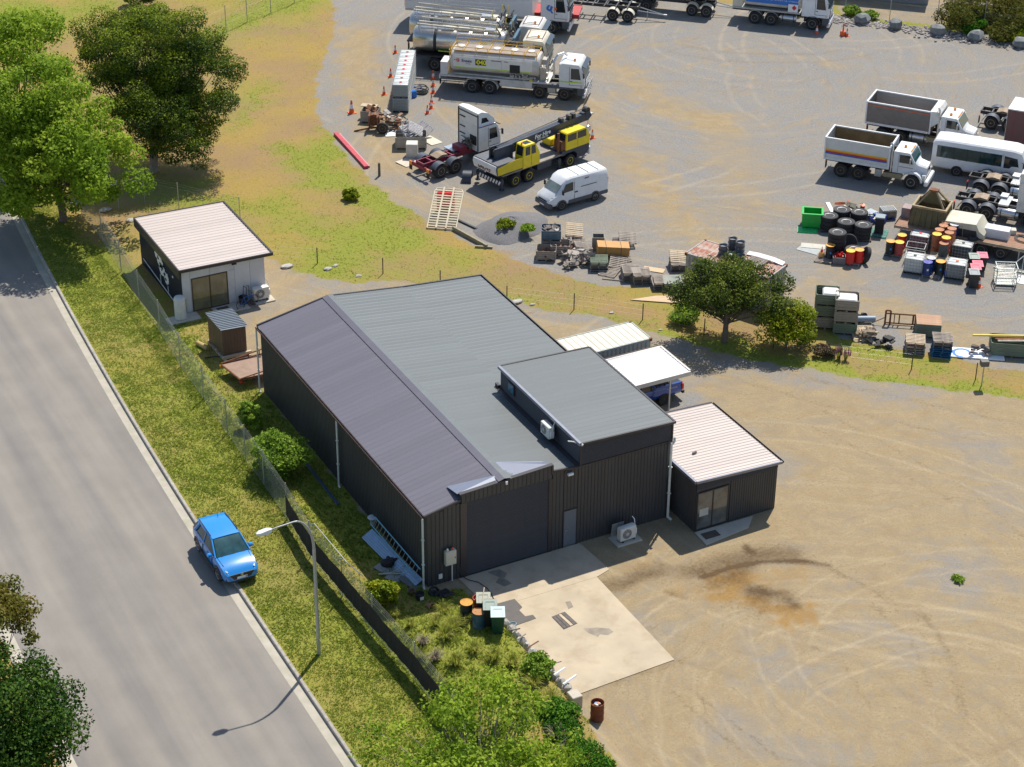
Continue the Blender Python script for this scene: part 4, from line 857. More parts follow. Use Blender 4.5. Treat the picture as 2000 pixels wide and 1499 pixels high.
b=MB();b.bx(-1.5,4.9,-.75,.75,3.2,3.26);b.build('walkway',mat('walkway',(0.30,0.24,0.2),.7,var=.2),tk)
for x in(-1.5,-.1,1.3,2.7,4.0):b=MB();b.lathe([(.28,3.26),(.28,3.34),(.1,3.38)],12,'z',(x+.4,.1,0));b.build('hatch',white2,tk)
yr=mat('ochre_handrail',(0.72,0.42,0.05),.5,var=.1)
for sy in(-1.0,1.0):
    b=MB()
    for z in(3.35,3.62):b.cyl((-1.7,sy,z),(5.0,sy,z),.028,None,6)
    for i in range(8):x=-1.7+i*6.7/7;b.cyl((x,sy,3.0),(x,sy,3.62),.024,None,6)
    b.build('handrail',yr,t)
b=MB()
for i in range(8):x=-1.7+i*6.7/7;b.cyl((x,-1.0,3.35),(x,1.0,3.35),.024,None,6)
b.build('rail_hoops',yr,t)
b=MB();
for y in(-1.0,-.55):b.cyl((-1.85,y,1.3),(-1.75,y,3.7),.03,None,6)
for i in range(7):b.cyl((-1.84,-1.0,1.5+i*.3),(-1.84,-.55,1.5+i*.3),.02,None,6)
b.build('ladder',yr,t)
for sy in(-1,1):
    y=sy*1.155
    b=MB();b.bx(-1.3,4.6,y-.012,y+.012,2.02,2.09);b.build('lime_stripe',lime,tk)
    b=MB();b.bx(-1.5,2.3,y-.006,y+.01,2.09,2.9);b.bx(2.35,4.7,y-.006,y+.01,2.09,2.9);b.build('side_panel',mat('panel_white',(.70,.69,.66),.4,var=.04,dirt=.25,dcol=(.5,.42,.33)),tk)
    b=MB();b.bx(2.95,3.75,y-.02,y+.02,1.9,2.55);b.build('control_screen',black,tk)
    b=MB();b.bx(1.5,2.3,y-.02,y+.018,2.72,2.78);b.bx(2.5,2.8,y-.02,y+.018,2.72,2.77);b.build('slot',woodd,tk)
    b=MB();b.bx(.25,1.10,y-.012,y+.017,2.30,2.78);b.build('number_plate_panel',blackprint,tk)
    q=(PI/2,0,0)if sy<0 else(PI/2,0,PI)
    text('040',.50,mat('yellow_print',(0.85,0.85,0.02),.5),tk,(.74,y+sy*.02,2.53),q,bold=.012)
    text('IBU',.12,mat('yellow_print',(0,0,0)),tk,(.33,y+sy*.02,2.53),(q[0],-PI/2,0)if sy<0 else(PI/2,PI/2,PI))
    text('Enaex',.34,navy,tk,(-.42,y+sy*.02,2.58),q,bold=.006)
    text('Australia',.10,navy,tk,(-.30,y+sy*.02,2.36),q)
    b=MB()
    for k in range(6):
        a=k*PI/3;b.cyl((-1.12+.05*math.cos(a),y+sy*.012,2.6+.05*math.sin(a)),(-1.12+.15*math.cos(a),y+sy*.016,2.6+.15*math.sin(a)),.035,None,5)
    b.build('star_emblem',redprint,tk);b=MB();b.cyl((-1.42,y+sy*.012,2.62),(-1.32,y+sy*.016,2.62),.03,None,5);b.build('star_emblem',redprint,tk)
pipem=mat('dusty_pipe',(.45,.42,.38),.45,metal=.4,var=.2)
b=MB();rr_=random.Random(3)
b.cyl((-1.4,-1.1,1.5),(4.7,-1.1,1.46),.06,None,8);b.cyl((2.4,-1.12,1.36),(4.9,-1.12,1.62),.05,None,8)
for i in range(12):x=2.4+rr_.random()*2.6;b.cyl((x,-1.1+rr_.random()*.1,1.34),(x+rr_.uniform(-.1,.1),-1.12,1.55+rr_.random()*.35),.05,None,6);b.lathe([(.10,0),(.10,.07)],8,'x',(x,-1.12,1.6))
b.build('side_pipework',pipem,t)
b=MB();
for i in range(26):
    x=5.25+rr_.random()*.6;y=rr_.uniform(-1.15,1.15);z=1.35+rr_.random()*1.3
    b.cyl((x,y,z),(x+rr_.uniform(-.3,.3),y+rr_.uniform(-.4,.4),z+rr_.uniform(-.1,.7)),rr_.uniform(.02,.07),None,6)
b.bx(5.3,5.7,-.9,-.2,1.33,2.4);b.bx(5.25,5.6,.1,.8,1.33,2.7);b.build('pump_gear',pipem,t)
b=MB();b.tube([(6.35,-.9,1.6),(6.35,-.9,3.0),(6.6,-.6,3.45),(7.0,-.2,3.5),(7.2,.1,3.2)],.08,8);b.tube([(6.2,-.6,2.8),(6.5,-.3,3.35),(6.9,.1,3.4)],.06,8);b.build('exhaust_pipe',alu,t,40)
b=MB();b.bx(-2.5,-1.95,-1.15,.2,1.33,2.35);b.build('rear_locker',white2,t);b=MB();b.bx(-2.2,-1.8,.3,1.1,1.33,2.1);b.build('hose_reel',blackp,t)
fender(t,0,2.45,.53,white2,a0=60,a1=185);fender(t,1.37,2.45,.53,white2,a0=-5,a1=120)
b=MB();b.bx(5.95,6.55,-1.2,-.6,.55,1.1);b.build('air_tank',galv,t);b=MB();b.bx(2.2,4.7,-1.15,-1.05,.75,1.2);b.build('side_guard',white2,t)
b=MB();b.lathe([(.2,1.32),(.12,1.5),(.03,1.62)],8,'z',(4.6,-1.0,0));b.build('yellow_cap',yellow,t)
b=MB();b.bx(5.1,7.9,-1.22,-.9,.95,1.25);b.bx(5.1,7.9,.9,1.22,.95,1.25);b.build('front_wheel_arch',guard,t)
cabover(t,8.8,z0=.62,zf=1.5,zt=3.05,L=2.0,m=white,lime_s=True,bull=True,beacon=1)
rearlights(t,-2.55,2.4,1.05)
# stainless tankers
def stainless(label,pR,pF,nn):
    loc,th,s=contact(pR,pF,0,7.2,2.45)
    t=thing('tanker_truck',label,'tanker truck',loc,th,scale=s)
    for x in(0,1.37):axle(t,x,2.45,.53,True)
    for x in(5.3,7.2):axle(t,x,2.45,.53,False)
    rails(t,-1.6,8.0);b=MB();b.bx(-1.9,6.0,-1.15,1.15,1.1,1.2);b.build('deck',blackp,t)
    ring=oval(2.2,1.95,1.25,24,2.3);sh_=lambda k:[(y*k,2.22+(z-2.22)*k)for y,z in ring]
    b=MB();b.loft([(-1.75,sh_(.86)),(-1.55,ring),(-.15,ring),(-.12,sh_(1.0))]);b.build('rear_tank',steel,t,50)
    b=MB();b.loft([(-.12,sh_(.97)),(.12,sh_(.97))]);b.build('tank_band',blackp,t,50)
    b=MB();b.loft([(.12,sh_(1.0)),(.14,ring),(5.3,ring),(5.4,sh_(.9))]);tk=b.build('tank',steel,t,50)
    for k in range(4):b=MB();b.bbx(.4+k*1.2,1.4+k*1.2,-.55,.35,3.15,3.26,.04);b.build('hatch',cream,tk)
    for y in(-.8,-.2,.75):
        b=MB();b.cyl((-1.4,y,3.55),(4.6,y,3.35),.09 if y<0 else.06,None,8)
        for x in(-1.3,.2,1.7,3.2,4.5):b.cyl((x,y,3.1),(x,y,3.5),.03,None,5)
        b.build('loading_pipe',mat('beige_pipe',(.5,.46,.37),.5,var=.1),t)
    b=MB()
    for sx in(-1.0,.95):
        for z in(3.55,3.85):b.cyl((-1.2,sx,z),(4.9,sx,z),.022,None,5)
        for i in range(7):x=-1.2+i*1.0;b.cyl((x,sx,3.0),(x,sx,3.85),.02,None,5)
    b.build('handrail',galv,t)
    b=MB();b.bx(-.1,1.2,-1.02,-.6,3.30,3.34);b.bx(3.9,4.7,-1.02,-.6,3.5,3.54);b.build('platform',alu,t)
    b=MB();r2=random.Random(nn)
    for i in range(46):
        x=5.0+r2.random()*1.15;y=r2.uniform(-1.05,1.05);z=1.4+r2.random()*2.0
        b.cyl((x,y,z),(x+r2.uniform(-.35,.35),y+r2.uniform(-.4,.4),z+r2.uniform(-.2,.6)),r2.uniform(.02,.09),None,6)
    b.build('pump_gear',mat('dark_gear',(.16,.15,.12),.5,metal=.3,var=.5),t)
    b=MB()
    for x,y in((4.7,-.9),(5.6,.7),(5.1,.9)):b.cyl((x,y,3.1),(x+.05,y,3.9),.03,None,6)
    b.build('yellow_handrail',yellow,t)
    b=MB();b.bx(6.05,6.25,-1.1,1.1,2.6,3.1);b.build('blue_tank',mat('steel_blue',(.06,.13,.19),.4),t)
    b=MB();b.bx(.3,4.0,-1.2,-1.13,1.62,1.68);b.build('lime_stripe',lime,t)
    cabover(t,8.85,z0=.62,zf=1.5,zt=3.1,L=2.0,m=cream if nn==1 else white2,beacon=1)
    b=MB();zt=3.12
    for y in(-.95,.95):b.cyl((7.1,y,zt+.06),(8.3,y,zt+.06),.025,None,5)
    for x in(7.1,8.3):b.cyl((x,-.95,zt+.06),(x,.95,zt+.06),.025,None,5)
    b.build('roof_rail',rust,t);rearlights(t,-1.8,2.4,1.0)
stainless('stainless steel tanker truck with pale cab, middle of the three parked tankers',(849,139),(1029,154),1)
stainless('stainless steel tanker truck with pale cab, farthest of the three parked tankers',(842,112),(1022,127),2)
# white box truck with open bonnet flap
loc,th,s=contact((887,53),(1077,68),0,7.9,2.45)
t=thing('box_truck','long white box truck with blue and orange cab emblem and front flap hanging open','truck',loc,th,scale=s)
for x in(0,1.37):axle(t,x,2.45,.52,True)
axle(t,7.9,2.45,.52,False);rails(t,-3.4,9.0)
b=MB();b.bbx(-4.0,6.35,-1.25,1.25,1.15,3.75,.03);bo=b.build('box_body',white,t)
b=MB();b.bx(-3.98,-3.5,-1.262,-1.251,2.0,2.9);b.build('blue_panel',blueprint,bo);b=MB();b.bx(-3.9,-3.6,-1.27,-1.263,2.35,2.5);b.build('white_mark',whitep,bo)
b=MB();b.bx(-4.03,-4.001,-1.2,-1.05,1.4,3.5);b.build('orange_panel',orange,bo)
for s_ in(-1,1):b=MB();b.bx(-3.95,6.3,s_*1.262-.01,s_*1.262+.01,1.18,1.3);b.build('side_rail',galv,bo)
cb=cabover(t,9.3,z0=.62,zf=1.55,zt=3.3,L=2.3,m=white,beacon=0,sleeper=False)
fender(t,7.9,2.45,.52,guard,a0=0,a1=180,off=.12,w_=.5)
b=MB();b.T=Matrix.Translation((9.35,0,2.35))@Matrix.Rotation(math.radians(-62),4,'Y');b.bbx(0,1.0,-1.05,1.05,0,.10,.03);fl=b.build('front_flap',white,t)
for k in range(4):b=MB();b.T=Matrix.Translation((9.35,0,2.35))@Matrix.Rotation(math.radians(-62),4,'Y');b.bx(.25,.85,-.8+k*.22,-.72+k*.22,.1,.115);b.build('grille_slot',blackp,fl)
for(pts,mm)in(([(7.45,2.15),(7.6,2.42),(7.78,2.38),(7.62,2.12),(7.82,2.02),(7.75,1.86),(7.5,2.0)],blueprint),([(7.8,2.36),(8.0,2.3),(7.9,1.95),(8.05,1.75),(7.88,1.72),(7.74,2.0)],blueprint),([(8.02,2.28),(8.32,2.2),(8.25,1.98),(8.02,2.0),(8.12,2.12)],orange)):
    b=MB();b.prism(pts,-1.236,-1.226,'xz');b.build('emblem',mm,cb)
# red flat trailer behind the box truck
a_=P(960,42);b_=P(1135,52);th=math.atan2(b_.y-a_.y,b_.x-a_.x)
t=thing('flatbed_trailer','red flatbed trailer standing behind the white box truck at the top edge','trailer',a_,th)
b=MB();b.bx(-2,7.6,-1.2,1.2,1.25,1.42);b.build('deck',mat('red_deck',(.42,.04,.035),.6,var=.2),t);b=MB();b.bx(-2,7.6,-1.25,-1.201,1.1,1.45);b.bx(-2,7.6,1.201,1.25,1.1,1.45);b.build('side_rail',mat('red_rail',(.30,.015,.025),.5),t)
for x in(-1.0,.2,1.4):axle(t,x,2.4,.50,True)
rails(t,-2,7.5,z=.98,h=.2);b=MB()
for k in range(7):b.bx(-1.9+k*1.4,-1.84+k*1.4,-1.27,-1.251,1.12,1.4)
b.build('rope_hook',cream,t)
# skeletal trailer with drawbar
loc,th,s=contact((1192,41),(1219,45),0,1.30,2.4)
th=math.radians(-42);t=thing('trailer_chassis','bare black two-axle trailer chassis with pale mudguards and drawbar','trailer',loc,th)
for x in(0,1.3):axle(t,x,2.4,.50,True);fender(t,x,2.45,.50,mat('cream_guard',(.6,.57,.48),.5),a0=20,a1=160)
rails(t,-6.0,2.1,z=1.1,wid=.5);b=MB()
for k in range(8):b.bx(-5.8+k*1.0,-5.7+k*1.0,-1.15,1.15,1.24,1.3)
b.build('bearer',blackp,t);b=MB();b.cyl((2.0,-.45,.9),(4.3,0,.55),.05,None,6);b.cyl((2.0,.45,.9),(4.3,0,.55),.05,None,6);b.cyl((4.2,0,.55),(4.5,0,.55),.09,None,8);b.cyl((2.8,0,.0),(2.8,0,.75),.04,None,6);b.build('drawbar',galv,t)
# tank trailer + dark trailer behind + truck with blue side
loc,th,s=contact((1350,31),(1376,34),0,1.25,2.4);th=math.radians(-43)
t=thing('tank_trailer','two-axle pale tank trailer with red hazard diamond at the top edge','trailer',loc,th)
for x in(0,1.25):axle(t,x,2.4,.50,True);fender(t,x,2.45,.50,cream,a0=20,a1=160)
rails(t,-3.5,1.9);b=MB();rg=oval(2.3,1.7,1.3);b.loft([(-5.2,rg),(1.6,rg),(1.75,[(y*.9,z)for y,z in rg])]);tk=b.build('tank',tankm,t,40)
b=MB();b.bx(-.6,.3,-1.18,-1.13,1.55,2.3);pb_=b.build('placard',whitep,tk);b=MB();b.prism([(-.15,1.7),(.05,1.92),(-.15,2.14),(-.35,1.92)],-1.2,-1.181,'xz');b.build('hazard_diamond',redprint,pb_)
axle(t,-4.0,2.4,.5,True);b=MB();b.cyl((1.9,-.4,.9),(4.2,0,.6),.05,None,6);b.cyl((1.9,.4,.9),(4.2,0,.6),.05,None,6);b.build('drawbar',galv,t)
loc,th,s=contact((1232,10),(1260,14),0,1.3,2.4);th=math.radians(-42)
t=thing('trailer_chassis','dark trailer chassis mostly cut off by the top edge behind the bare chassis','trailer',loc,th)
for x in(0,1.3):axle(t,x,2.4,.52,True)
rails(t,-3,2.2,z=1.1);b=MB();b.bx(-3,2.1,-1.2,1.2,1.25,1.35);b.build('deck',blackp,t)
loc,th,s=contact((1473,47),(1585,59),0,4.75,2.45)
t=thing('tanker_truck','white tanker truck with blue side panel and white lettering at the top edge','tanker truck',loc,th,scale=s)
for x in(0,1.35):axle(t,x,2.45,.53,True);fender(t,x,2.47,.53,galv,a0=30,a1=150)
axle(t,4.75,2.45,.53,False);rails(t,-2.0,5.8)
rg=oval(2.35,1.85,1.34);b=MB();b.loft([(-.95,[(y*.9,z-.1)for y,z in rg]),(-.85,rg),(3.55,rg),(3.65,[(y*.9,z)for y,z in rg])]);tk=b.build('tank',tankm,t,40)
b=MB();b.prism([(-.8,1.86),(3.5,1.86),(3.5,3.1),(-.8,3.1)],-1.20,-1.165,'xz');b.build('blue_panel',blueprint,tk)
text('United',.62,whitep,tk,(.55,-1.21,2.38),(PI/2,0,0),bold=.015);text('PETROLEUM  FUEL  DISTRIBUTORS',.13,whitep,tk,(2.55,-1.21,2.22),(PI/2,0,0))
b=MB();b.bx(-1.9,3.7,-1.2,1.2,1.2,1.33);b.build('deck',galv,t);b=MB();b.bx(-1.9,-1.1,-1.15,1.15,1.34,2.1);b.build('rear_locker',cream,t)
b=MB();b.bx(2.7,3.5,-1.22,-1.15,1.35,2.0);pb_=b.build('placard',whitep,t);b=MB();b.prism([(3.2,1.5),(3.4,1.72),(3.2,1.94),(3.0,1.72)],-1.24,-1.221,'xz');b.build('hazard_diamond',redprint,pb_)
fueltank(t,2.1,3.4,-1);cabover(t,6.1,z0=.62,zf=1.5,zt=3.05,L=2.3,m=white);fender(t,4.75,2.47,.53,guard,a0=0,a1=180,off=.12,w_=.5)
# ------------------------------------------------------------------ prime mover with tall cab and maroon chassis
loc,th,s=span((860,349),(889,341),0,1.32,-1.2);th=math.radians(12)
t=thing('prime_mover','tall white cab on a bare maroon truck chassis parked left of the yellow crane','truck',loc,th)
for x in(0,1.32):axle(t,x,2.45,.52,True);fender(t,x,2.47,.52,guard,a0=25,a1=155)
rails(t,-1.0,5.0,maroon,z=.98,h=.28);b=MB();b.bx(-1.05,-.95,-1.2,1.2,.62,.9);b.build('rear_beam',maroon,t)
for s_ in(-1,1):
    b=MB();b.bx(-1.1,-1.051,s_*1.15-.3*(s_>0),s_*1.15+.3*(s_<0),.62,.9);b.build('tail_light',lamp_a,t)
    b=MB();b.bx(-1.09,-1.05,s_*1.17-.32*(s_>0),s_*1.17+.32*(s_<0),.25,.6);b.build('mudflap',black,t)
b=MB();b.prism([(.2,1.16),(1.2,1.16),(1.15,1.3),(.7,1.36),(.2,1.22)],-.42,.42,'xz');b.build('fifth_wheel',mat('greasy_plate',(.28,.2,.13),.6,var=.4),t)
b=MB();b.bx(1.9,2.9,-.1,1.0,1.13,1.2);b.build('walk_plate',alu,t);b=MB();b.bx(2.3,2.9,-.5,.5,1.13,1.5);b.build('gear_housing',maroon,t)
fueltank(t,2.0,3.2,1);b=MB();r3=random.Random(8)
for i in range(24):x=3.0+r3.random()*.35;b.cyl((x,r3.uniform(-.8,.6),1.1+r3.random()*.8),(x+r3.uniform(-.1,.1),r3.uniform(-.8,.6),1.2+r3.random()*.9),.04,None,6)
b.build('engine_gear',mat('dark_gear',(0,0,0)),t)
axle(t,4.5,2.45,.52,False)
cb=cabover(t,5.45,z0=.62,zf=1.55,zt=3.05,L=2.05,m=white)
b=MB();b.prism([(3.42,2.94),(5.0,3.0),(4.85,3.35),(4.3,3.85),(3.75,4.05),(3.42,4.0)],-1.12,1.12,'xz');hr=b.build('high_roof',white,cb,25)
for s_ in(-1,1):b=MB();b.prism([(3.7,3.2),(4.4,3.2),(4.15,3.55),(3.75,3.6)],s_*1.124-.012,s_*1.124+.012,'xz');b.build('roof_window',glass,hr);b=MB();b.bx(3.42,5.0,s_*1.227-.005,s_*1.227+.008,2.93,3.0);b.build('maroon_stripe',maroon,cb)
b=MB();b.bx(3.36,3.42,-1.15,-1.08,1.1,3.9);b.bx(3.36,3.42,1.08,1.15,1.1,3.9);b.bx(3.37,3.42,-1.0,1.0,3.72,3.78)
b.build('edge_seal',black,cb)
for z in(3.3,2.55,2.0):b=MB();b.bx(3.34,3.42,.35,.95,z,z+.05);b.build('grab_bar',black,cb)
b=MB();b.bx(3.37,3.40,-.95,-.2,1.5,2.2);b.build('engine_recess',black,cb)
# ------------------------------------------------------------------ mobile crane
loc,th,s=span((1008,366),(1114,326),0,5.45,-1.2)
t=thing('mobile_crane','yellow and black mobile crane with lowered boom lettered for hire','crane',loc,th,scale=s)
navyc=mat('crane_dark_blue',(.028,.04,.065),.45,var=.15,dirt=.35,dcol=(.13,.12,.10))
for x in(0,1.35):axle(t,x,2.4,.50,True,yellow)
axle(t,5.45,2.4,.50,False,yellow)
rails(t,-1.4,6.9,navyc,z=.95,h=.34,wid=.5)
b=MB();b.bx(-1.3,4.6,-1.2,1.2,1.18,1.28);b.build('carrier_deck',mat('worn_deck',(.26,.23,.20),.7,var=.2,dirt=.4),t)
b=MB();b.bx(2.1,3.5,-1.2,-.6,.7,1.17);b.bx(2.1,3.5,.6,1.2,.7,1.17);b.build('side_locker',navyc,t)
b=MB()
for x in(-1.5,4.2):
    b.bx(x-.14,x+.14,-1.35,1.35,.72,.98)
    for s_ in(-1,1):b.cyl((x,s_*1.3,.3),(x,s_*1.3,1.1),.09,None,8);b.cyl((x,s_*1.3,.22),(x,s_*1.3,.3),.2,None,10)
b.build('outrigger',navyc,t)
for k in range(8):
    b=MB();b.T=Matrix.Translation((-1.66,-1.2+k*.3,.62))@Matrix.Rotation(math.radians(30),4,'X');b.bx(-.02,0,0,.14,0,.34);b.build('hazard_stripe',whitep,t)
b=MB();b.bx(-1.66,-1.641,-1.25,1.25,.6,1.0);b.build('rear_board',blackprint,t)
b=MB();b.prism([(4.55,.6),(6.9,.55),(7.35,.95),(7.35,1.45),(4.55,1.45),(4.55,1.1),(4.8,1.1),(5.05,1.2),(5.8,1.2),(6.1,.95),(6.1,.6)],-1.2,1.2,'xz');b.build('carrier_front',navyc,t)
# carrier cab: right-hand half width cab with windows
def boxcab(parent,x0,x1,y0,y1,z0,zm,z1,slope_f=.3,slope_r=0.05,m=yellow,nwin=2):
    prof=[(x0,z0),(x1,z0),(x1,zm),(x1-slope_f,z1-.06),(x1-slope_f-.08,z1),(x0+slope_r+.08,z1),(x0+slope_r,z1-.06),(x0,zm)]
    b=MB();b.prism(prof,y0,y1,'xz');cb=b.build('cab',m,parent,25)
    L_=(x1-slope_f*.5)-(x0+slope_r);
    for s_,y in((-1,y0),(1,y1)):
        for k in range(nwin):
            a=x0+slope_r+.10+k*(L_-.15)/nwin;c=a+(L_-.15)/nwin-.12;zt_=z1-.14
            top_c=min(c,x1-slope_f*(zt_-zm)/(z1-zm)-.1)
            b=MB();b.prism([(a,zm+.06),(c,zm+.06),(top_c,zt_),(a,zt_)],y-.012,y+.012,'xz');b.build('side_window',glass,cb)
        b=MB();b.bx((x0+x1)/2-.02,(x0+x1)/2,y-.008,y+.008,z0+.08,zm+.02);b.build('door_seam',black,cb)
    for(xa,xb_,nm,d)in((x1,x1-slope_f,'windscreen',.012),(x0,x0+slope_r,'rear_window',-.012)):
        f=lambda z:xa+(xb_-xa)*(z-zm)/(z1-zm)+d
        z_a,z_b=zm+.05,z1-.12
        b=MB();b.add([(f(z_a),y0+.12,z_a),(f(z_a),y1-.12,z_a),(f(z_b),y1-.12,z_b),(f(z_b),y0+.12,z_b),(f(z_a)-d*2,y0+.12,z_a),(f(z_a)-d*2,y1-.12,z_a),(f(z_b)-d*2,y1-.12,z_b),(f(z_b)-d*2,y0+.12,z_b)],[(0,1,2,3),(4,7,6,5),(0,4,5,1),(1,5,6,2),(2,6,7,3),(3,7,4,0)]);b.build(nm,glass,cb)
    return cb
c1=boxcab(t,4.95,7.35,-1.22,.05,1.451,2.05,2.78,.35);b=MB();b.bx(7.35,7.5,-1.2,.9,.5,1.1);b.build('front_bumper',whitep,t)
b=MB();b.bx(4.6,4.95,-1.1,-.3,1.45,2.2);b.cyl((4.4,-.95,1.2),(4.4,-.95,2.9),.10,None,10);b.build('exhaust_stack',rust,t)
b=MB();b.bbx(4.7,6.6,.2,1.15,1.45,1.95,.06);b.build('engine_cover',yellow,t)
# superstructure, turned slightly against the carrier
sp_=bpy.data.objects.new('superstructure',None);C.objects.link(sp_);sp_.parent=t;sp_.location=(.75,0,0);sp_.rotation_euler=(0,0,math.radians(-1))
b=MB();b.prism([(-2.6,1.42),(-2.72,1.9),(-2.6,2.2),(-.9,2.2),(-.9,1.42)],-1.28,1.28,'xz');b.build('counterweight',mat('counterweight_grey',(.10,.11,.13),.5,var=.15),sp_)
b=MB();b.prism([(-2.64,1.44),(-2.77,1.9),(-2.70,2.14),(-2.655,2.14),(-2.725,1.9),(-2.6,1.44)],-1.25,1.25,'xz');cw=b.build('counterweight_face',white,sp_)
text('GROVE',.42,blackprint,cw,(-2.742,0,1.72),(math.radians(76),0,-PI/2),bold=.012)
b=MB();b.prism([(-2.55,1.41),(-2.6,2.0),(-1.0,2.215),(-.2,2.215),(-.2,1.41)],-1.31,-1.285,'xz');b.build('side_cover',yellow,sp_)
b=MB();b.prism([(-2.55,1.41),(-2.6,2.0),(-1.0,2.215),(-.2,2.215),(-.2,1.41)],1.285,1.31,'xz');b.build('side_cover',yellow,sp_)
b=MB();b.bx(-1.2,.6,-.9,.9,1.281,1.42);b.lathe([(.8,1.28),(.8,1.4)],20,'z',(0,0,0));b.build('slew_ring',navyc,sp_,40)
b=MB();b.bx(-2.0,-.3,-.35,-.22,1.4,3.0);b.bx(-2.0,-.3,.22,.35,1.4,3.0);b.build('boom_mount',navyc,sp_)
b=MB();b.lathe([(.34,-.2),(.34,-.16),(.22,-.16),(.22,.16),(.34,.16),(.34,.2)],14,'y',(-1.7,0,2.55));b.lathe([(.28,-.18),(.28,.18)],14,'y',(-1.1,0,2.6));b.build('winch_drum',blackp,sp_)
c2=boxcab(sp_,-.15,1.45,-1.32,-.42,1.30,2.2,3.05,.42,.12);b=MB();b.bx(.2,.8,-1.1,-.6,3.051,3.06);b.build('roof_window',glass,sp_);b=MB();b.lathe([(.07,3.05),(.07,3.17),(.03,3.2)],10,'z',(.05,-.9,0));b.build('beacon',lamp_a,sp_)
bl=bpy.data.objects.new('boom',None);C.objects.link(bl);bl.parent=t;bl.location=(-.7,.05,2.55);bl.rotation_euler=(0,math.radians(-3.5),math.radians(-1))
b=MB();b.bbx(0,6.6,-.26,.26,-.36,.36,.03);b1=b.build('boom_section',navyc,bl);b=MB();b.bx(6.6,8.5,-.22,.22,-.30,.30);b.build('boom_section',navyc,bl)
b=MB();b.prism([(8.5,-.30),(8.5,.34),(8.2,.40),(8.9,.42),(9.1,-.05),(8.75,-.3)],-.24,.24,'xz');b.build('boom_head',navyc,bl)
b=MB();b.lathe([(.25,-.2),(.25,.2)],14,'y',(8.75,0,.45));b.build('sheave',blackp,bl)
b=MB()
for x in(6.1,6.9,7.3):b.bx(x,x+.22,-.2,.2,.30,.62)
b.build('bracket',blackp,bl);b=MB();b.cyl((0,0,.5),(8.6,0,.62),.015,None,4);b.cyl((0,.1,.48),(8.6,.1,.6),.015,None,4);b.build('hoist_rope',blackp,bl)
text('For Hire',.44,whitep,b1,(4.15,-.268,.08),(PI/2,0,0),bold=.012,shear=.15);text('0437 108 306',.19,mat('pale_print',(.7,.75,.6),.5),b1,(4.15,-.268,-.17),(PI/2,0,0),bold=.006)
b=MB();b.cyl((2.3,0,-1.1),(4.0,0,-.3),.13,None,10);b.build('lift_ram',blackp,bl)
hb=bpy.data.objects.new('hook_block',None);C.objects.link(hb);hb.parent=t;hb.location=(8.4,0,0)
b=MB()
for y in(-.08,.08):b.cyl((0,y,2.05),(-.1,y,3.2),.012,None,4)
b.build('hoist_rope',blackp,hb);b=MB();b.lathe([(.24,-.06),(.26,0),(.24,.06)],16,'y',(0,0,1.9));b.build('pulley',alu,hb)
b=MB();b.tube([(0,0,1.7),(0,0,1.5),(.16,0,1.35),(.14,0,1.18),(-.02,0,1.1),(-.16,0,1.18),(-.18,0,1.3)],.05,6);b.build('hook',rust,hb)
b=MB();b.bx(-.1,.35,-.14,.14,3.0,3.1);b.cyl((.3,0,1.3),(.25,0,3.0),.008,None,4);b.cyl((.3,0,1.25),(.3,0,1.35),.04,None,6);b.build('limit_weight',galv,hb)
o=MB()
for k in range(2):pass
R_=P(913,352);nf=12;vs=[];b=MB()
for i in range(nf+1):
    a=math.radians(-10+200*i/nf)
    for rad in(.58,.61):
        for y in(-.32,.32):vs.append((rad*math.cos(a),y,.1+rad*math.sin(a)))
fs=[]
for i in range(nf):k=i*4;fs+=[(k,k+1,k+5,k+4),(k+2,k+6,k+7,k+3),(k,k+4,k+6,k+2),(k+1,k+3,k+7,k+5)]
fs+=[(0,2,3,1),(nf*4,nf*4+1,nf*4+3,nf*4+2)]
b.add(vs,fs);o=b.build('loose_mudguard',mat('crane_dark_blue',(0,0,0)),None,40);o.location=R_;o.rotation_euler=(0,0,1.0);tag(o,'half-round black mudguard lying on the ground behind the crane','mudguard')
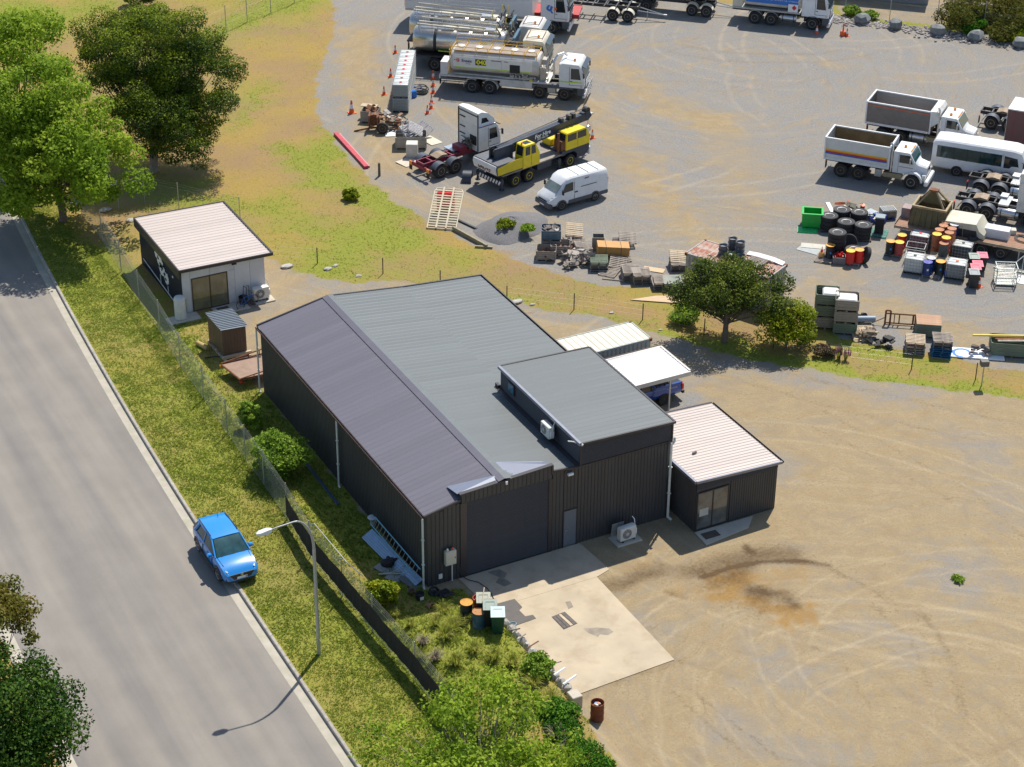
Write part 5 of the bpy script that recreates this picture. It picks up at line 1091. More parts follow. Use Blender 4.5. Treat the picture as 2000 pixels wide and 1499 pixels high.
# ------------------------------------------------------------------ loft-bodied vehicles
def body_loft(parent,st,m,name='body',smooth=35):
    """st: list of (x, z0, zsill, zbelt, w0, wbelt): closed body shell below the windows"""
    secs=[]
    for x,z0,z1,z2,w0,w1 in st:
        zc=(z0+z2)/2
        half=[(w0*.86,z0),(w0,z0+(z2-z0)*.18),(w1,zc),(w1*.985,z0+(z2-z0)*.85),(w1*.93,z2)]
        ringp=half+[(w1*.45,z2+z1)]+[(-w1*.45,z2+z1)]+[(-y,z)for y,z in half[::-1]]
        secs.append((x,ringp))
    b=MB();b.loft(secs);return b.build(name,m,parent,smooth)
def suv(name,label,pR,pF,WB,m,side):
    loc,th,s=span(pR,pF,0,WB,side*.86)
    t=thing(name,label,'car',loc,th,scale=s)
    xr,xf=-.80,WB+.82
    st=[(xr-.02,.42,0,.92,.72,.74),(xr+.10,.30,0.0,.97,.82,.84),(0,.24,.01,1.0,.86,.90),(1.3,.22,.01,.98,.86,.90),(WB-.55,.22,.015,.985,.86,.90),(WB-.35,.24,.03,.99,.86,.895),
          (WB+.15,.26,.045,.93,.86,.885),(WB+.55,.28,.03,.82,.82,.85),(xf-.12,.30,.01,.72,.80,.82),(xf,.34,0,.64,.70,.72)]
    bd=body_loft(t,st,m)
    gh=[(xr+.10,.97,.78,1.08,.76),(xr+.42,.96,.81,1.46,.65),(.55,.96,.83,1.53,.68),(1.25,.96,.84,1.53,.68),(1.55,.96,.84,1.49,.67),(WB-.32,.96,.84,1.02,.80)]
    b=MB();b.loft([(x,[(wb,zb),(wt,zt-.04),(wt*.9,zt),(-wt*.9,zt),(-wt,zt-.04),(-wb,zb)])for x,zb,wb,zt,wt in gh]);b.build('windows',mat('car_glass',(.02,.075,.085),.07,var=.7,vscale=1.4,dirt=.5,dcol=(.01,.012,.012),dscale=1.5,spec=.8),t,25)
    b=MB();n=[]
    for x,zt,wt in((xr+.28,1.40,.64),(xr+.50,1.50,.69),(.5,1.555,.705),(1.2,1.55,.705),(1.52,1.51,.69)):n.append((x,[(wt,zt-.035),(wt*.92,zt+.02),(0.3,zt+.035),(-.3,zt+.035),(-wt*.92,zt+.02),(-wt,zt-.035),(0,zt-.03)]))
    b.loft(n);b.build('roof',m,t,35)
    for s_ in(-1,1):
        b=MB();b.cyl((1.50,s_*.675,1.48),(WB-.32,s_*.83,1.0),.04,None,6);b.build('front_pillar',m,t)
        b=MB();b.cyl((.85,s_*.69,1.48),(.78,s_*.84,1.0),.035,None,6);b.cyl((-.05,s_*.68,1.46),(-.35,s_*.83,1.0),.08,None,6);b.build('door_pillar',blackp if False else m,t)
        b=MB();b.cyl((xr+.55,s_*.63,1.57),(1.3,s_*.65,1.60),.022,None,6);b.build('roof_rail',blackp,t)
        b=MB();b.bbx(WB-.75,WB-.55,s_*1.0-.10,s_*1.0+.10,.97,1.11,.04);b.cyl((WB-.65,s_*.8,1.0),(WB-.65,s_*.95,1.02),.025,None,6);b.build('mirror',m,t)
        for x in(0,WB):
            b=MB();vs=[];fs=[]
            for i in range(13):
                a=PI*i/12
                for rad in(.36,.45):
                    for y in(s_*.905,s_*.80):vs.append((x+rad*math.cos(a),y,.34+rad*math.sin(a)))
            for i in range(12):k=i*4;fs+=[(k,k+1,k+5,k+4),(k+2,k+6,k+7,k+3),(k,k+4,k+6,k+2),(k+1,k+3,k+7,k+5)]
            b.add(vs,fs+[(0,1,3,2),(48,50,51,49)]);b.build('wheel_arch',blackp,t,40)
        b=MB();b.bx(.4,WB-.4,s_*.85,s_*.905,.2,.34);b.build('sill',blackp,t)
        b=MB();b.tube([(WB-.30,s_*.74,1.0),(WB+.25,s_*.70,.93),(xf-.22,s_*.60,.76)],.012,4);b.build('bonnet_seam',black,t)
        for x in(.80,WB-.62):b=MB();b.bx(x,x+.015,s_*.90-.02,s_*.90+.008,.38,.93);b.build('door_seam',black,t)
        b=MB();b.bbx(xf-.20,xf-.02,s_*.66-.10,s_*.66+.10,.40,.50,.02);b.build('fog_lamp',blackp,t)
        for x in(.35,1.35):b=MB();b.bx(x,x+.2,s_*.905-.012,s_*.905+.02,.82,.86);b.build('door_handle',m,t)
        b=MB();b.prism([(xr+.03,.82),(xr+.22,.86),(xr+.22,.94),(xr+.03,.94)],s_*.60,s_*.80,'xz');b.build('tail_light',lamp_r,t)
        b=MB();b.add([(xf-.02,s_*.66,.56),(xf-.35,s_*.86,.60),(xf-.38,s_*.85,.72),(xf-.06,s_*.62,.70),(xf-.10,s_*.60,.56),(xf-.42,s_*.80,.60),(xf-.42,s_*.80,.72),(xf-.14,s_*.58,.70)],[(0,1,2,3),(4,7,6,5),(0,4,5,1),(1,5,6,2),(2,6,7,3),(3,7,4,0)]);b.build('headlight',lamp_w,t)
        b=MB();b.add([(xf-.10,s_*.66,.76),(xf-.52,s_*.84,.84),(xf-.54,s_*.82,.89),(xf-.14,s_*.62,.80)],[(0,1,2,3)]);b.add([(xf-.12,s_*.66,.74),(xf-.54,s_*.84,.82),(xf-.56,s_*.80,.87),(xf-.16,s_*.60,.78)],[(0,1,2,3)]);b.build('running_light',lamp_w,t)
        for x in(0,WB):wheel(t,x,s_*.80,.335,.22,.22,mat('alloy',(.45,.45,.46),.3,metal=.8),s_,.03)
    b=MB();b.prism([(xf-.08,-.0),(xf+.012,0),(xf+.012,.01),(xf-.08,.01)],0,0.01,'xz')
    b=MB();b.prism([(-.60,.66),(.60,.66),(.40,.40),(-.40,.40)],xf-.05,xf+.014,'yz');gl_=b.build('grille',blackp,t)
    b=MB();b.bx(xf+.012,xf+.02,-.25,.25,.40,.52);pl_=b.build('number_plate',whitep,t);b=MB();b.bx(xf+.02,xf+.024,.16,.24,.42,.50);b.build('red_letter_plate',redprint,pl_)
    text('P',.07,whitep,pl_,(xf+.026,.20,.46),(PI/2,0,PI/2))
    b=MB();b.lathe([(.075,0),(.06,.02)],12,'x',(xf+.01,0,.60));b.build('badge',alu,gl_)
    b=MB();b.bbx(xf-.28,xf-.01,-.62,.62,.22,.33,.04);b.build('lower_bumper',blackp,t)
    b=MB();b.cyl((.0,.2,1.57),(-.12,.2,1.75),.012,None,5);b.build('aerial',blackp,t)
    b=MB();b.bx(WB-.60,WB-.50,-.35,-.10,1.09,1.12);b.build('paper_on_dash',mat('yellow_paper',(.8,.5,.05),.6),t)
    b=MB();b.cyl((WB-.31,-.55,1.02),(WB-.30,.1,1.03),.012,None,5);b.cyl((WB-.31,.0,1.02),(WB-.30,.62,1.03),.012,None,5);b.build('wiper',black,t)
    return t
bluecar=mat('blue_car_paint',(0.012,0.24,0.66),0.28,var=0.03,coat=.8)
suv('parked_car','bright blue hatchback parked facing the camera with two wheels over the kerb',(388,1077),(427,1134),2.62,bluecar,-1)
# pickup under the carport
loc=P(1297,792);utm=mat('pickup_blue',(.008,.06,.33),.25,var=.03,coat=.8)
t=thing('pickup_truck','dark blue pickup parked under the white carport with its tray sticking out','pickup',(loc.x,loc.y+.95,0),PI)
bd=body_loft(t,[(-1.25,.55,0,1.12,.86,.90),(-1.1,.45,0,1.15,.90,.93),(0,.42,0,1.14,.90,.95),(1.6,.40,.0,1.12,.90,.95),(2.6,.40,.02,1.12,.90,.94),(3.9,.45,.03,1.08,.88,.90),(4.15,.55,0,.9,.75,.8)],utm)
b=MB();b.loft([(x,[(wb,zb),(wt,zt-.05),(wt*.9,zt),(-wt*.9,zt),(-wt,zt-.05),(-wb,zb)])for x,zb,wb,zt,wt in((.62,1.1,.86,1.2,.84),(.85,1.1,.86,1.72,.70),(2.0,1.1,.86,1.78,.70),(2.9,1.1,.86,1.15,.82))]);b.build('windows',glass,t,25)
b=MB();b.bbx(.85,2.15,-.70,.70,1.70,1.80,.05);b.build('roof',utm,t)
b=MB();b.bx(-1.15,.55,-.78,.78,1.13,1.19);b.build('tray_lining',black,t)
b=MB();b.bx(-1.2,.6,-.93,-.80,1.12,1.26);b.bx(-1.2,.6,.80,.93,1.12,1.26);b.build('tray_side',utm,t)
b=MB()
for x in(.45,-.1):b.tube([(x,-.82,1.2),(x+.1,-.74,1.68),(x+.1,.74,1.68),(x,.82,1.2)],.035,6)
b.build('sports_bar',blackp,t);b=MB();b.bx(-1.29,-1.25,-.75,.75,.6,1.1);b.build('tailgate',utm,t)
for s_ in(-1,1):
    b=MB();b.bx(-1.285,-1.15,s_*.90-.06,s_*.90+.06,.78,1.13);b.build('tail_light',lamp_r,t)
    b=MB();b.cyl((.85,s_*.70,1.70),(.60,s_*.87,1.15),.07,None,6);b.cyl((1.5,s_*.72,1.72),(1.5,s_*.88,1.12),.04,None,6);b.cyl((2.1,s_*.70,1.74),(2.9,s_*.85,1.15),.04,None,6);b.build('pillar',utm,t)
    for x in(0,3.2):wheel(t,x,s_*.84,.40,.26,.24,blackp,s_,.03)
b=MB();b.bx(-1.42,-1.28,-.85,.85,.42,.6);b.build('rear_bumper',blackp,t);text('4 MOTION',.14,whitep,t,(-.5,.957,1.02),(PI/2,0,PI))
# white van
loc,th,s=span((1161,392),(1096,411),0,3.0,1.0-.08)
t=thing('van','white panel van with grey bumpers parked beside the gravel heap','van',loc,th,scale=s)
def vring(w0,w1,z0,zs,zr,wr):return[(w0*.9,z0),(w0,z0+.12),(w1,zs),(w1*.955,zs+(zr-zs)*.5),(wr,zr-.10),(wr*.86,zr),(-wr*.86,zr),(-wr,zr-.10),(-w1*.955,zs+(zr-zs)*.5),(-w1,zs),(-w0,z0+.12),(-w0*.9,z0)]
vs_=[(-1.15,.95,.98,.45,1.1,2.22,.80),(-1.05,.98,1.0,.38,1.1,2.30,.86),(2.15,.98,1.0,.36,1.1,2.34,.86),(2.55,.98,1.0,.36,1.1,2.22,.82),(3.05,.97,.98,.36,1.08,1.66,.80),(3.42,.95,.95,.38,1.0,1.28,.80),(3.85,.90,.90,.40,.85,1.05,.74),(4.0,.80,.78,.45,.7,.86,.62)]
b=MB();b.loft([(x,vring(w0,w1,z0,zs,zr,wr))for x,w0,w1,z0,zs,zr,wr in vs_]);b.build('body',white,t,35)
def patch(pts,m,name,par,th_=.012,n=(0,1,0)):
    b=MB();nv=Vector(n).normalized()*th_;k=len(pts);A_=[Vector(p)for p in pts]
    b.add([a+nv for a in A_]+[a-nv for a in A_],[tuple(range(k)),tuple(range(2*k-1,k-1,-1))]+[(i,(i+1)%k,k+(i+1)%k,k+i)for i in range(k)]);return b.build(name,m,par)
patch([(2.50,-.74,2.20),(2.50,.74,2.20),(3.36,.76,1.34),(3.36,-.76,1.34)],mat('grey_green_windscreen',(.16,.20,.19),.08,var=.3,vscale=2),'windscreen',t,.02,(.7,0,.7))
for s_ in(-1,1):
    patch([(2.0,s_*.99,1.35),(2.95,s_*.965,1.30),(2.62,s_*.925,1.92),(2.0,s_*.94,1.98)],glass,'side_window',t,.014,(0,s_,.1))
    patch([(1.88,s_*1.01,.65),(1.90,s_*1.01,.65),(1.90,s_*.955,1.98),(1.88,s_*.955,1.98)],blackp,'door_seam',t,.012,(0,s_,0))
    patch([(-.1,s_*.985,1.45),(1.3,s_*.985,1.45),(1.3,s_*.985,1.49),(-.1,s_*.985,1.49)],guard,'door_track',t,.02,(0,s_,0))
    b=MB();b.bx(1.60,1.86,s_*.99,s_*1.01,1.12,1.22);b.build('handle',black,t);b=MB();b.bx(-1.1,2.4,s_*.97,s_*1.015,.38,.66);b.build('side_moulding',guard,t);mirror(t,2.95,s_*.95,1.45,s_,black,.35)
    b=MB();b.add([(3.93,s_*.62,.82),(3.72,s_*.86,.86),(3.60,s_*.87,1.06),(3.84,s_*.66,1.02),(3.86,s_*.58,.82),(3.62,s_*.80,.86),(3.5,s_*.80,1.06),(3.7,s_*.6,1.0)],[(0,1,2,3),(4,7,6,5),(0,4,5,1),(1,5,6,2),(2,6,7,3),(3,7,4,0)]);b.build('headlight',mat('dark_headlight',(.2,.17,.17),.15),t)
    b=MB();b.bx(-1.18,-1.05,s_*.90-.05,s_*.90+.05,1.0,1.6);b.build('tail_light',lamp_r,t)
    for x in(0,3.0):wheel(t,x,s_*.925,.36,.22,.21,mat('dusty_hubcap',(.25,.19,.13),.5),s_,.03)
    for x in(0,3.0):
        b=MB();vs=[];fs=[]
        for i in range(13):
            a=PI*i/12
            for rad in(.37,.45):
                for y in(s_*1.012,s_*.90):vs.append((x+rad*math.cos(a),y,.36+rad*math.sin(a)))
        for i in range(12):k=i*4;fs+=[(k,k+1,k+5,k+4),(k+2,k+6,k+7,k+3),(k,k+4,k+6,k+2),(k+1,k+3,k+7,k+5)]
        b.add(vs,fs+[(0,1,3,2),(48,50,51,49)]);b.build('wheel_arch',guard,t,40)
patch([(.55,.935,2.08),(.95,.935,2.05),(.92,.94,1.98),(.6,.94,2.0)],rust,'rust_patch',t,.012,(0,1,.3))
b=MB();b.bbx(3.72,4.08,-.93,.93,.30,.66,.08);b.build('front_bumper',guard,t);b=MB();b.bx(3.98,4.03,-.5,.5,.70,.80);b.build('grille',black,t);b=MB();b.bbx(-1.25,-1.05,-.93,.93,.38,.62,.05);b.build('rear_bumper',guard,t);b=MB();b.bx(4.08,4.09,-.25,.25,.38,.48);b.build('number_plate',whitep,t)
b=MB()
for x in(-.4,.5,1.4):b.bx(x,x+.03,-.75,.75,2.33,2.355)
b.build('roof_seam',guard,t)
# minibus
loc,th,s=span((1867,344),(1972,361),0,3.94,-.98)
t=thing('minibus','long white minibus with dark side windows parked beside the tip trucks','bus',loc,th,scale=s)
vs_=[(-1.95,.90,.95,.55,1.2,2.35,.85),(-1.8,.98,1.02,.45,1.2,2.55,.90),(-1.2,1.0,1.03,.42,1.2,2.62,.92),(3.9,1.0,1.03,.40,1.2,2.62,.92),(4.5,1.0,1.02,.40,1.2,2.50,.88),(4.9,.96,.98,.42,1.1,1.6,.86),(5.05,.88,.92,.45,.9,1.15,.8)]
b=MB();b.loft([(x,vring(w0,w1,z0,zs,zr,wr))for x,w0,w1,z0,zs,zr,wr in vs_]);b.build('body',white,t,35)
patch([(4.46,-.80,2.40),(4.46,.80,2.40),(4.90,.84,1.48),(4.90,-.84,1.48)],tealglass,'windscreen',t,.02,(.9,0,.4));b=MB();b.bx(-1.98,-1.93,-.7,.7,1.35,2.1);b.build('rear_window',glass,t)
for s_ in(-1,1):
    patch([(-1.60,s_*1.022,1.30),(3.15,s_*1.022,1.30),(3.15,s_*.965,2.18),(-1.60,s_*.965,2.18)],mat('bus_window',(.015,.045,.045),.06,var=.6,vscale=1.6),'side_window',t,.014,(0,s_,.08))
    patch([(3.32,s_*1.02,1.25),(4.45,s_*1.0,1.25),(4.25,s_*.965,2.05),(3.32,s_*.97,2.15)],glass,'front_side_window',t,.014,(0,s_,.08))
    for k in range(4):patch([(-.35+k*.95,s_*1.026,1.28),(-.31+k*.95,s_*1.026,1.28),(-.31+k*.95,s_*.969,2.20),(-.35+k*.95,s_*.969,2.20)],black,'window_bar',t,.016,(0,s_,.08))
    patch([(3.22,s_*1.03,.5),(3.24,s_*1.03,.5),(3.24,s_*.96,2.3),(3.22,s_*.96,2.3)],guard,'door_seam',t,.012,(0,s_,0));mirror(t,4.7,s_*.98,1.7,s_,black)
    for x in(0,3.94):
        wheel(t,x,s_*.86,.37,.24,.22,rimg,s_,.04)
        b=MB();b.lathe([(.43,s_*.80),(.43,s_*1.026)],20,'y',(x,0,.38));b.build('wheel_arch',black,t,40)
        for o_ in t.children if False else[]:pass
for o_ in[o for o in C.objects if o.parent==t and o.name.startswith('wheel')and 'arch' not in o.name]:o_.location.y*=1.09
b=MB();b.bx(1.55,2.25,-1.035,-1.02,.62,.74);b.build('vent',guard,t);b=MB();b.bbx(4.85,5.12,-.9,.9,.38,.66,.06);b.build('front_bumper',white,t)
# ------------------------------------------------------------------ bonneted tip trucks
def tipper(label,pR,pF,xF,mb,hm,inner,stripes,dirty):
    loc,th,s=contact(pR,pF,0,xF,2.45)
    t=thing('tip_truck',label,'tip truck',loc,th,scale=s)
    for x in(0,1.32):axle(t,x,2.45,.52,True,rimo if not dirty else rimg)
    axle(t,xF,2.45,.52,False,mat('cream_rim',(.4,.35,.24),.5));rails(t,-1.2,xF+.7)
    x0,x1,z0,z1,w2=-1.25,3.45,1.25,2.85,1.24
    b=MB();b.bx(x0,x1,-w2+.05,w2-.05,z0-.05,z0+.06);b.build('bin_floor',inner,t)
    for s_ in(-1,1):
        b=MB();b.bx(x0,x1,s_*(w2-.03)-.025,s_*(w2-.03)+.025,z0,z1);sd_=b.build('bin_side',hm,t)
        b=MB();b.bx(x0+.06,x1-.06,s_*(w2-.062)-.004,s_*(w2-.062)+.004,z0+.07,z1-.02);b.build('bin_lining',inner,sd_)
        b=MB();b.bx(x0-.02,x1+.02,s_*(w2-.03)-.06,s_*(w2-.03)+.06,z1,z1+.08);b.bx(x0,x1,s_*(w2+.0)-.02,s_*(w2+.0)+.02,z0-.02,z0+.14);b.build('bin_rail',mb,sd_)
        if stripes:
            for zz,mm in((1.98,mat('stripe_yellow',(.80,.50,.02),.5)),(1.89,mat('stripe_orange',(.78,.20,.02),.5)),(1.80,mat('stripe_maroon',(.40,.02,.03),.5)),(1.68,mat('stripe_blue',(.03,.10,.42),.5))):
                b=MB();b.bx(x0+.04,x1-.15,s_*(w2+.0)-.008,s_*(w2+.0)+.006,zz,zz+(.09 if zz>1.7 else.12));b.build('stripe',mm,sd_)
        else:
            b=MB();b.bx(x0+.1,x1-.05,s_*(w2)-.008,s_*(w2)+.006,z1-.22,z1-.13);b.build('stripe',mat('faded_red',(.50,.13,.07),.6),sd_)
    for x,nm in((x0,'tailgate'),(x1,'headboard')):
        b=MB();b.bx(x-.03,x+.03,-w2+.056,w2-.056,z0+.07,z1);o_=b.build(nm,hm,t)
        b=MB();b.bx(x-.06,x+.06,-w2+.04,w2-.04,z1+.002,z1+.10);b.build('bin_rail',mb,o_)
    b=MB();
    for x in(x0+.0,x1-.0):
        for s_ in(-1,1):b.bx(x-.05,x+.05,s_*(w2+.015)-.035,s_*(w2+.015)+.035,z0,z1+.1)
    b.build('corner_post',mb,t)
    if dirty:
        b=MB();b.prism([(x1-.1,z1+.1),(x1+.35,z1+.12),(x1+.55,z1-.15),(x1+.55,z1-.7),(x1+.04,z1-1.1)],-w2,w2,'xz');b.build('tarp_housing',white2,t)
    b=MB();b.cyl((x1+.25,0,1.1),(x1+.15,0,2.6),.13,None,10);b.build('hoist_ram',blackp,t)
    xc0=x1+(.65 if dirty else.25);xc1=xc0+1.55;zc=1.0;zt=2.62
    prof=[(xc0,zc),(xc1,zc),(xc1+.02,1.95),(xc1-.35,zt-.06),(xc1-.45,zt),(xc0+.06,zt),(xc0,zt-.06)]
    b=MB();b.prism(prof,-1.02,1.02,'xz');cb=b.build('cab',mb,t,25)
    patch([(xc1+.02,-.9,1.98),(xc1+.02,.9,1.98),(xc1-.33,.88,zt-.10),(xc1-.33,-.88,zt-.10)],tealglass,'windscreen',cb,.02,(.9,0,.4))
    for s_ in(-1,1):
        b=MB();b.prism([(xc0+.45,1.82),(xc1-.12,1.82),(xc1-.36,zt-.20),(xc0+.45,zt-.20)],s_*1.024-.012,s_*1.024+.008,'xz');b.build('side_window',glass,cb)
        b=MB();b.bx(xc0+.38,xc0+.40,s_*1.02-.01,s_*1.02+.012,1.05,zt-.12);b.build('door_seam',guard,cb)
        b=MB();b.bx(xc0+.42,xc1-.05,s_*1.02-.01,s_*1.02+.012,1.50,1.53);b.build('pin_stripe',maroon,cb)
        mirror(t,xc1-.35,s_*1.02,2.05,s_,alu,.5);fueltank(t,2.0 if s_<0 else 2.2,3.3,s_)if s_>0 or dirty else None
    if not dirty:b=MB();b.bx(2.5,2.95,-1.2,-.7,.55,1.1);b.build('toolbox',galv,t)
    b=MB();b.bx(3.1,xF-.7,-1.18,-.75,.62,.95);b.build('side_step',mat('worn_step',(.35,.30,.2),.5,metal=.4),t)
    L_=xF+.95
    b=MB();b.loft([(xc1,[(.78,1.0),(.80,1.85),(.6,1.98),(-.6,1.98),(-.80,1.85),(-.78,1.0)]),(xF+.3,[(.66,.95),(.68,1.66),(.5,1.76),(-.5,1.76),(-.68,1.66),(-.66,.95)]),(L_,[(.55,.80),(.58,1.50),(.45,1.60),(-.45,1.60),(-.58,1.50),(-.55,.80)])]);b.build('bonnet',mb,t,30)
    for s_ in(-1,1):
        b=MB();R=.66;vs=[];fs=[]
        for i in range(9):
            a=math.radians(5+170*i/8)
            for rad in(R,R+.12 if i<5 else R+.04):
                for y in(s_*1.2,s_*.6):vs.append((xF+rad*1.05*math.cos(a),y,.52+rad*math.sin(a)))
        for i in range(8):k=i*4;fs+=[(k,k+1,k+5,k+4),(k+2,k+6,k+7,k+3),(k,k+4,k+6,k+2),(k+1,k+3,k+7,k+5)]
        b.add(vs,fs+[(0,1,3,2),(32,34,35,33)]);b.build('front_mudguard',mb,t,40)
        b=MB();b.bbx(L_-.25,L_+.02,s_*.85-.15,s_*.85+.15,.82,1.10,.04);b.build('headlight',lamp_w,t)
    b=MB();b.bx(L_,L_+.03,-.45,.45,.85,1.5);b.build('grille',alu,t);b=MB();b.bbx(L_-.02,L_+.25,-1.2,1.2,.38,.75,.08);b.build('front_bumper',mb,t)
    b=MB();b.cyl((xc0-.12,-1.0,1.0),(xc0-.12,-1.0,3.0),.08,None,10);b.cyl((xc0-.12,-1.0,3.0),(xc0-.25,-1.0,3.2),.08,None,10);b.build('exhaust_stack',alu,t)
    for y in((0,)if not dirty else(-.5,.6)):b=MB();b.lathe([(.10,0),(.10,.12),(.05,.18)],10,'z',(xc0+.6,y,zt));b.build('beacon',lamp_a,cb)
    b=MB();b.bx(xc1-.42,xc1-.36,-.6,.6,zt,zt+.05);b.build('roof_lights',lamp_a,cb)
    rearlights(t,x0+.1,2.3,1.05)
    return t
binw=mat('tip_bin_white',(.60,.60,.58),.45,var=.05,dirt=.4,dcol=(.36,.31,.24),dlo=.5);bing=mat('tip_bin_grey',(.17,.155,.14),.6,var=.12,dirt=.4,dcol=(.26,.22,.18))
inn1=mat('muddy_lining',(.22,.16,.08),.8,var=.25,vscale=2);inn2=mat('worn_lining',(.34,.31,.28),.6,var=.15,stretch=(.5,1,8))
tipper('white tip truck with rainbow side stripes and empty rusty bin, nearest of the two',(1640,346),(1777,370),5.15,white,binw,inn1,True,False)
tipper('white tip truck with tall grey bin and two amber beacons, farther of the two',(1720,277),(1868,303),5.55,white,bing,inn2,False,True)
# bobtail chassis and maroon trailer at the right edge
loc=P(1933,254)
def bob(label,p,th_deg,cabx=None,name='prime_mover',hm=white2):
    a=P(*p);th=math.radians(th_deg);c,n=math.cos(th),math.sin(th);y=-1.2
    t=thing(name,label,'truck',(a.x+n*y,a.y-c*y,0),th)
    for x in(0,1.32):axle(t,x,2.45,.52,True);fender(t,x,2.47,.52,guard,a0=20,a1=160)
    rails(t,-1.0,4.8,blackp,z=1.0);b=MB();b.prism([(.2,1.14),(1.2,1.14),(1.15,1.26),(.7,1.32),(.2,1.2)],-.45,.45,'xz');b.build('fifth_wheel',mat('greasy_plate',(0,0,0)),t)
    rearlights(t,-.95,2.2,.85);b=MB();b.bx(2.0,2.7,-.8,.8,1.14,1.25);b.build('walk_plate',alu,t)
    for s_ in(-1,1):fueltank(t,2.1,3.5,s_,alu,.34)
    b=MB();b.bx(1.9,2.4,.2,.9,1.15,1.4);b.build('battery_box',galv,t)
    axle(t,4.4,2.45,.52,False);cabover(t,5.5,z0=.62,zf=1.55,zt=3.3,L=2.2,m=hm,sleeper=True);fender(t,4.4,2.47,.52,guard,a0=0,a1=180,off=.12,w_=.5)
    return t
bob('truck with bare rear axles backed up left of the maroon sided trailer',(1933,254),-52,hm=white)
bob('bare-chassis prime mover whose mudguards touch the minibus shadow, farther of the right-edge pair',(1911,385),-52)
bob('bare-chassis prime mover with silver fuel tanks, nearer of the right-edge pair',(1886,425),-52)
a=P(1957,306);th=math.radians(-52);c_,n_=math.cos(th),math.sin(th)
t=thing('box_trailer','maroon sided box trailer with dirty white roof at the right edge','trailer',(a.x-n_*1.25,a.y+c_*1.25,0),th)
b=MB();b.bx(0,9,-1.22,1.22,1.2,3.7);bo=b.build('body',mat('maroon_side',(.13,.055,.055),.6,var=.1),t);b=MB();b.bx(-.03,9.03,-1.25,1.25,3.701,3.78);b.build('roof',mat('dirty_white_roof',(.68,.66,.66),.5,dirt=.4,dcol=(.4,.3,.25),dscale=2),bo)
for x in(1.2,2.5):axle(t,x,2.4,.5,True)
b=MB();b.bx(-.04,0,-1.24,1.24,1.15,3.7);b.build('rear_frame',galv,t);rails(t,.2,8.9)
for k in range(9):b=MB();b.bx(.5+k,.53+k,-1.235,-1.221,1.25,3.65);b.build('panel_seam',maroon,bo)
# rusty flatbed trailer with things on it
A=P0(1751,441,1.1);B=P0(1999,488,1.1);th=math.atan2(B.y-A.y,B.x-A.x);c_,n_=math.cos(th),math.sin(th)
FB=Matrix.Translation((A.x,A.y,0))@Matrix.Rotation(th,4,'Z') # x along deck, y 0..2.5 across, near edge y=0
t=thing('flatbed_trailer','long rusty flatbed trailer carrying the green hopper and cream bonnet','trailer',(A.x,A.y,0),th)
b=MB();b.bx(-.1,13,.08,2.42,.98,1.08)
for k in range(1):b.build('deck_base',rust,t)
for k in range(9):b=MB();b.bx(-.1,13,.10+k*.255,.345+k*.255,1.081,1.12);b.build('deck_board',rustdeck,t)
b=MB();b.bx(-.15,13,0,.079,.92,1.11);b.build('side_rail',mat('faded_rail',(.36,.28,.19),.7,var=.3,dirt=.6,dcol=(.2,.1,.05)),t);b=MB();b.bx(-.15,13,2.421,2.5,.92,1.11);b.build('side_rail',rust,t)
b=MB();b.bx(-.16,-.151,0,2.5,.85,1.15);b.bx(0,13,.7,.85,.65,.97);b.bx(0,13,1.65,1.8,.65,.97);b.build('frame',rust,t)
for x in(5.75,7.05):
    for s_,y in((-1,.32),(1,2.18)):wheel(t,x,y,.46,.5,None,rimg,s_,.15)
b=MB();b.bx(8.2,8.28,.1,.2,0,.9);b.build('prop_leg',galv,t)
def on(px,py,z=1.12):return P0(px,py,z)
# hopper
q=on(1798,447);hp=thing('steel_hopper','olive drab ribbed steel hopper with pyramid frame standing on the flatbed trailer','hopper',(q.x+.35*c_-n_*1.25,q.y+.35*n_+c_*1.25,1.125),th,scale=.86)
olive=mat('olive_steel',(.135,.115,.055),.7,var=.25,dirt=.5,dcol=(.22,.15,.08),dscale=2,dlo=.5)
def frust(b,x0,y0,z0,x1,y1,z1,tck=.04):
    o=[(-x0,-y0,z0),(x0,-y0,z0),(x0,y0,z0),(-x0,y0,z0),(-x1,-y1,z1),(x1,-y1,z1),(x1,y1,z1),(-x1,y1,z1)];i_=[(x*(1-tck/abs(x)),y*(1-tck/abs(y)),z)for x,y,z in o]
    fs=[]
    for k in range(4):j=(k+1)%4;fs+=[(k,j,4+j,4+k),(8+j,8+k,12+k,12+j),(4+k,4+j,12+j,12+k),(j,k,8+k,8+j)]
    b.add(o+i_,fs)
b=MB();frust(b,1.45,1.15,0,1.22,.95,1.55);b.build('side_plate',olive,hp)
for sx,sy,n_r in((0,-1,6),(0,1,6),(-1,0,5),(1,0,5)):
    for k in range(n_r):
        f=-0.85+1.7*k/(n_r-1);b=MB()
        if sy:b.add([(f*1.45-.05,sy*1.15,0),(f*1.45+.05,sy*1.15,0),(f*1.22+.05,sy*.95,1.5),(f*1.22-.05,sy*.95,1.5),(f*1.45-.05,sy*1.25,0),(f*1.45+.05,sy*1.25,0),(f*1.22+.05,sy*1.04,1.5),(f*1.22-.05,sy*1.04,1.5)],[(0,1,2,3),(4,7,6,5),(0,4,5,1),(1,5,6,2),(2,6,7,3),(3,7,4,0)])
        else:b.add([(sx*1.45,f*1.15-.05,0),(sx*1.45,f*1.15+.05,0),(sx*1.22,f*.95+.05,1.5),(sx*1.22,f*.95-.05,1.5),(sx*1.55,f*1.15-.05,0),(sx*1.55,f*1.15+.05,0),(sx*1.31,f*.95+.05,1.5),(sx*1.31,f*.95-.05,1.5)],[(0,1,2,3),(4,7,6,5),(0,4,5,1),(1,5,6,2),(2,6,7,3),(3,7,4,0)])
        b.build('rib',olive,hp)
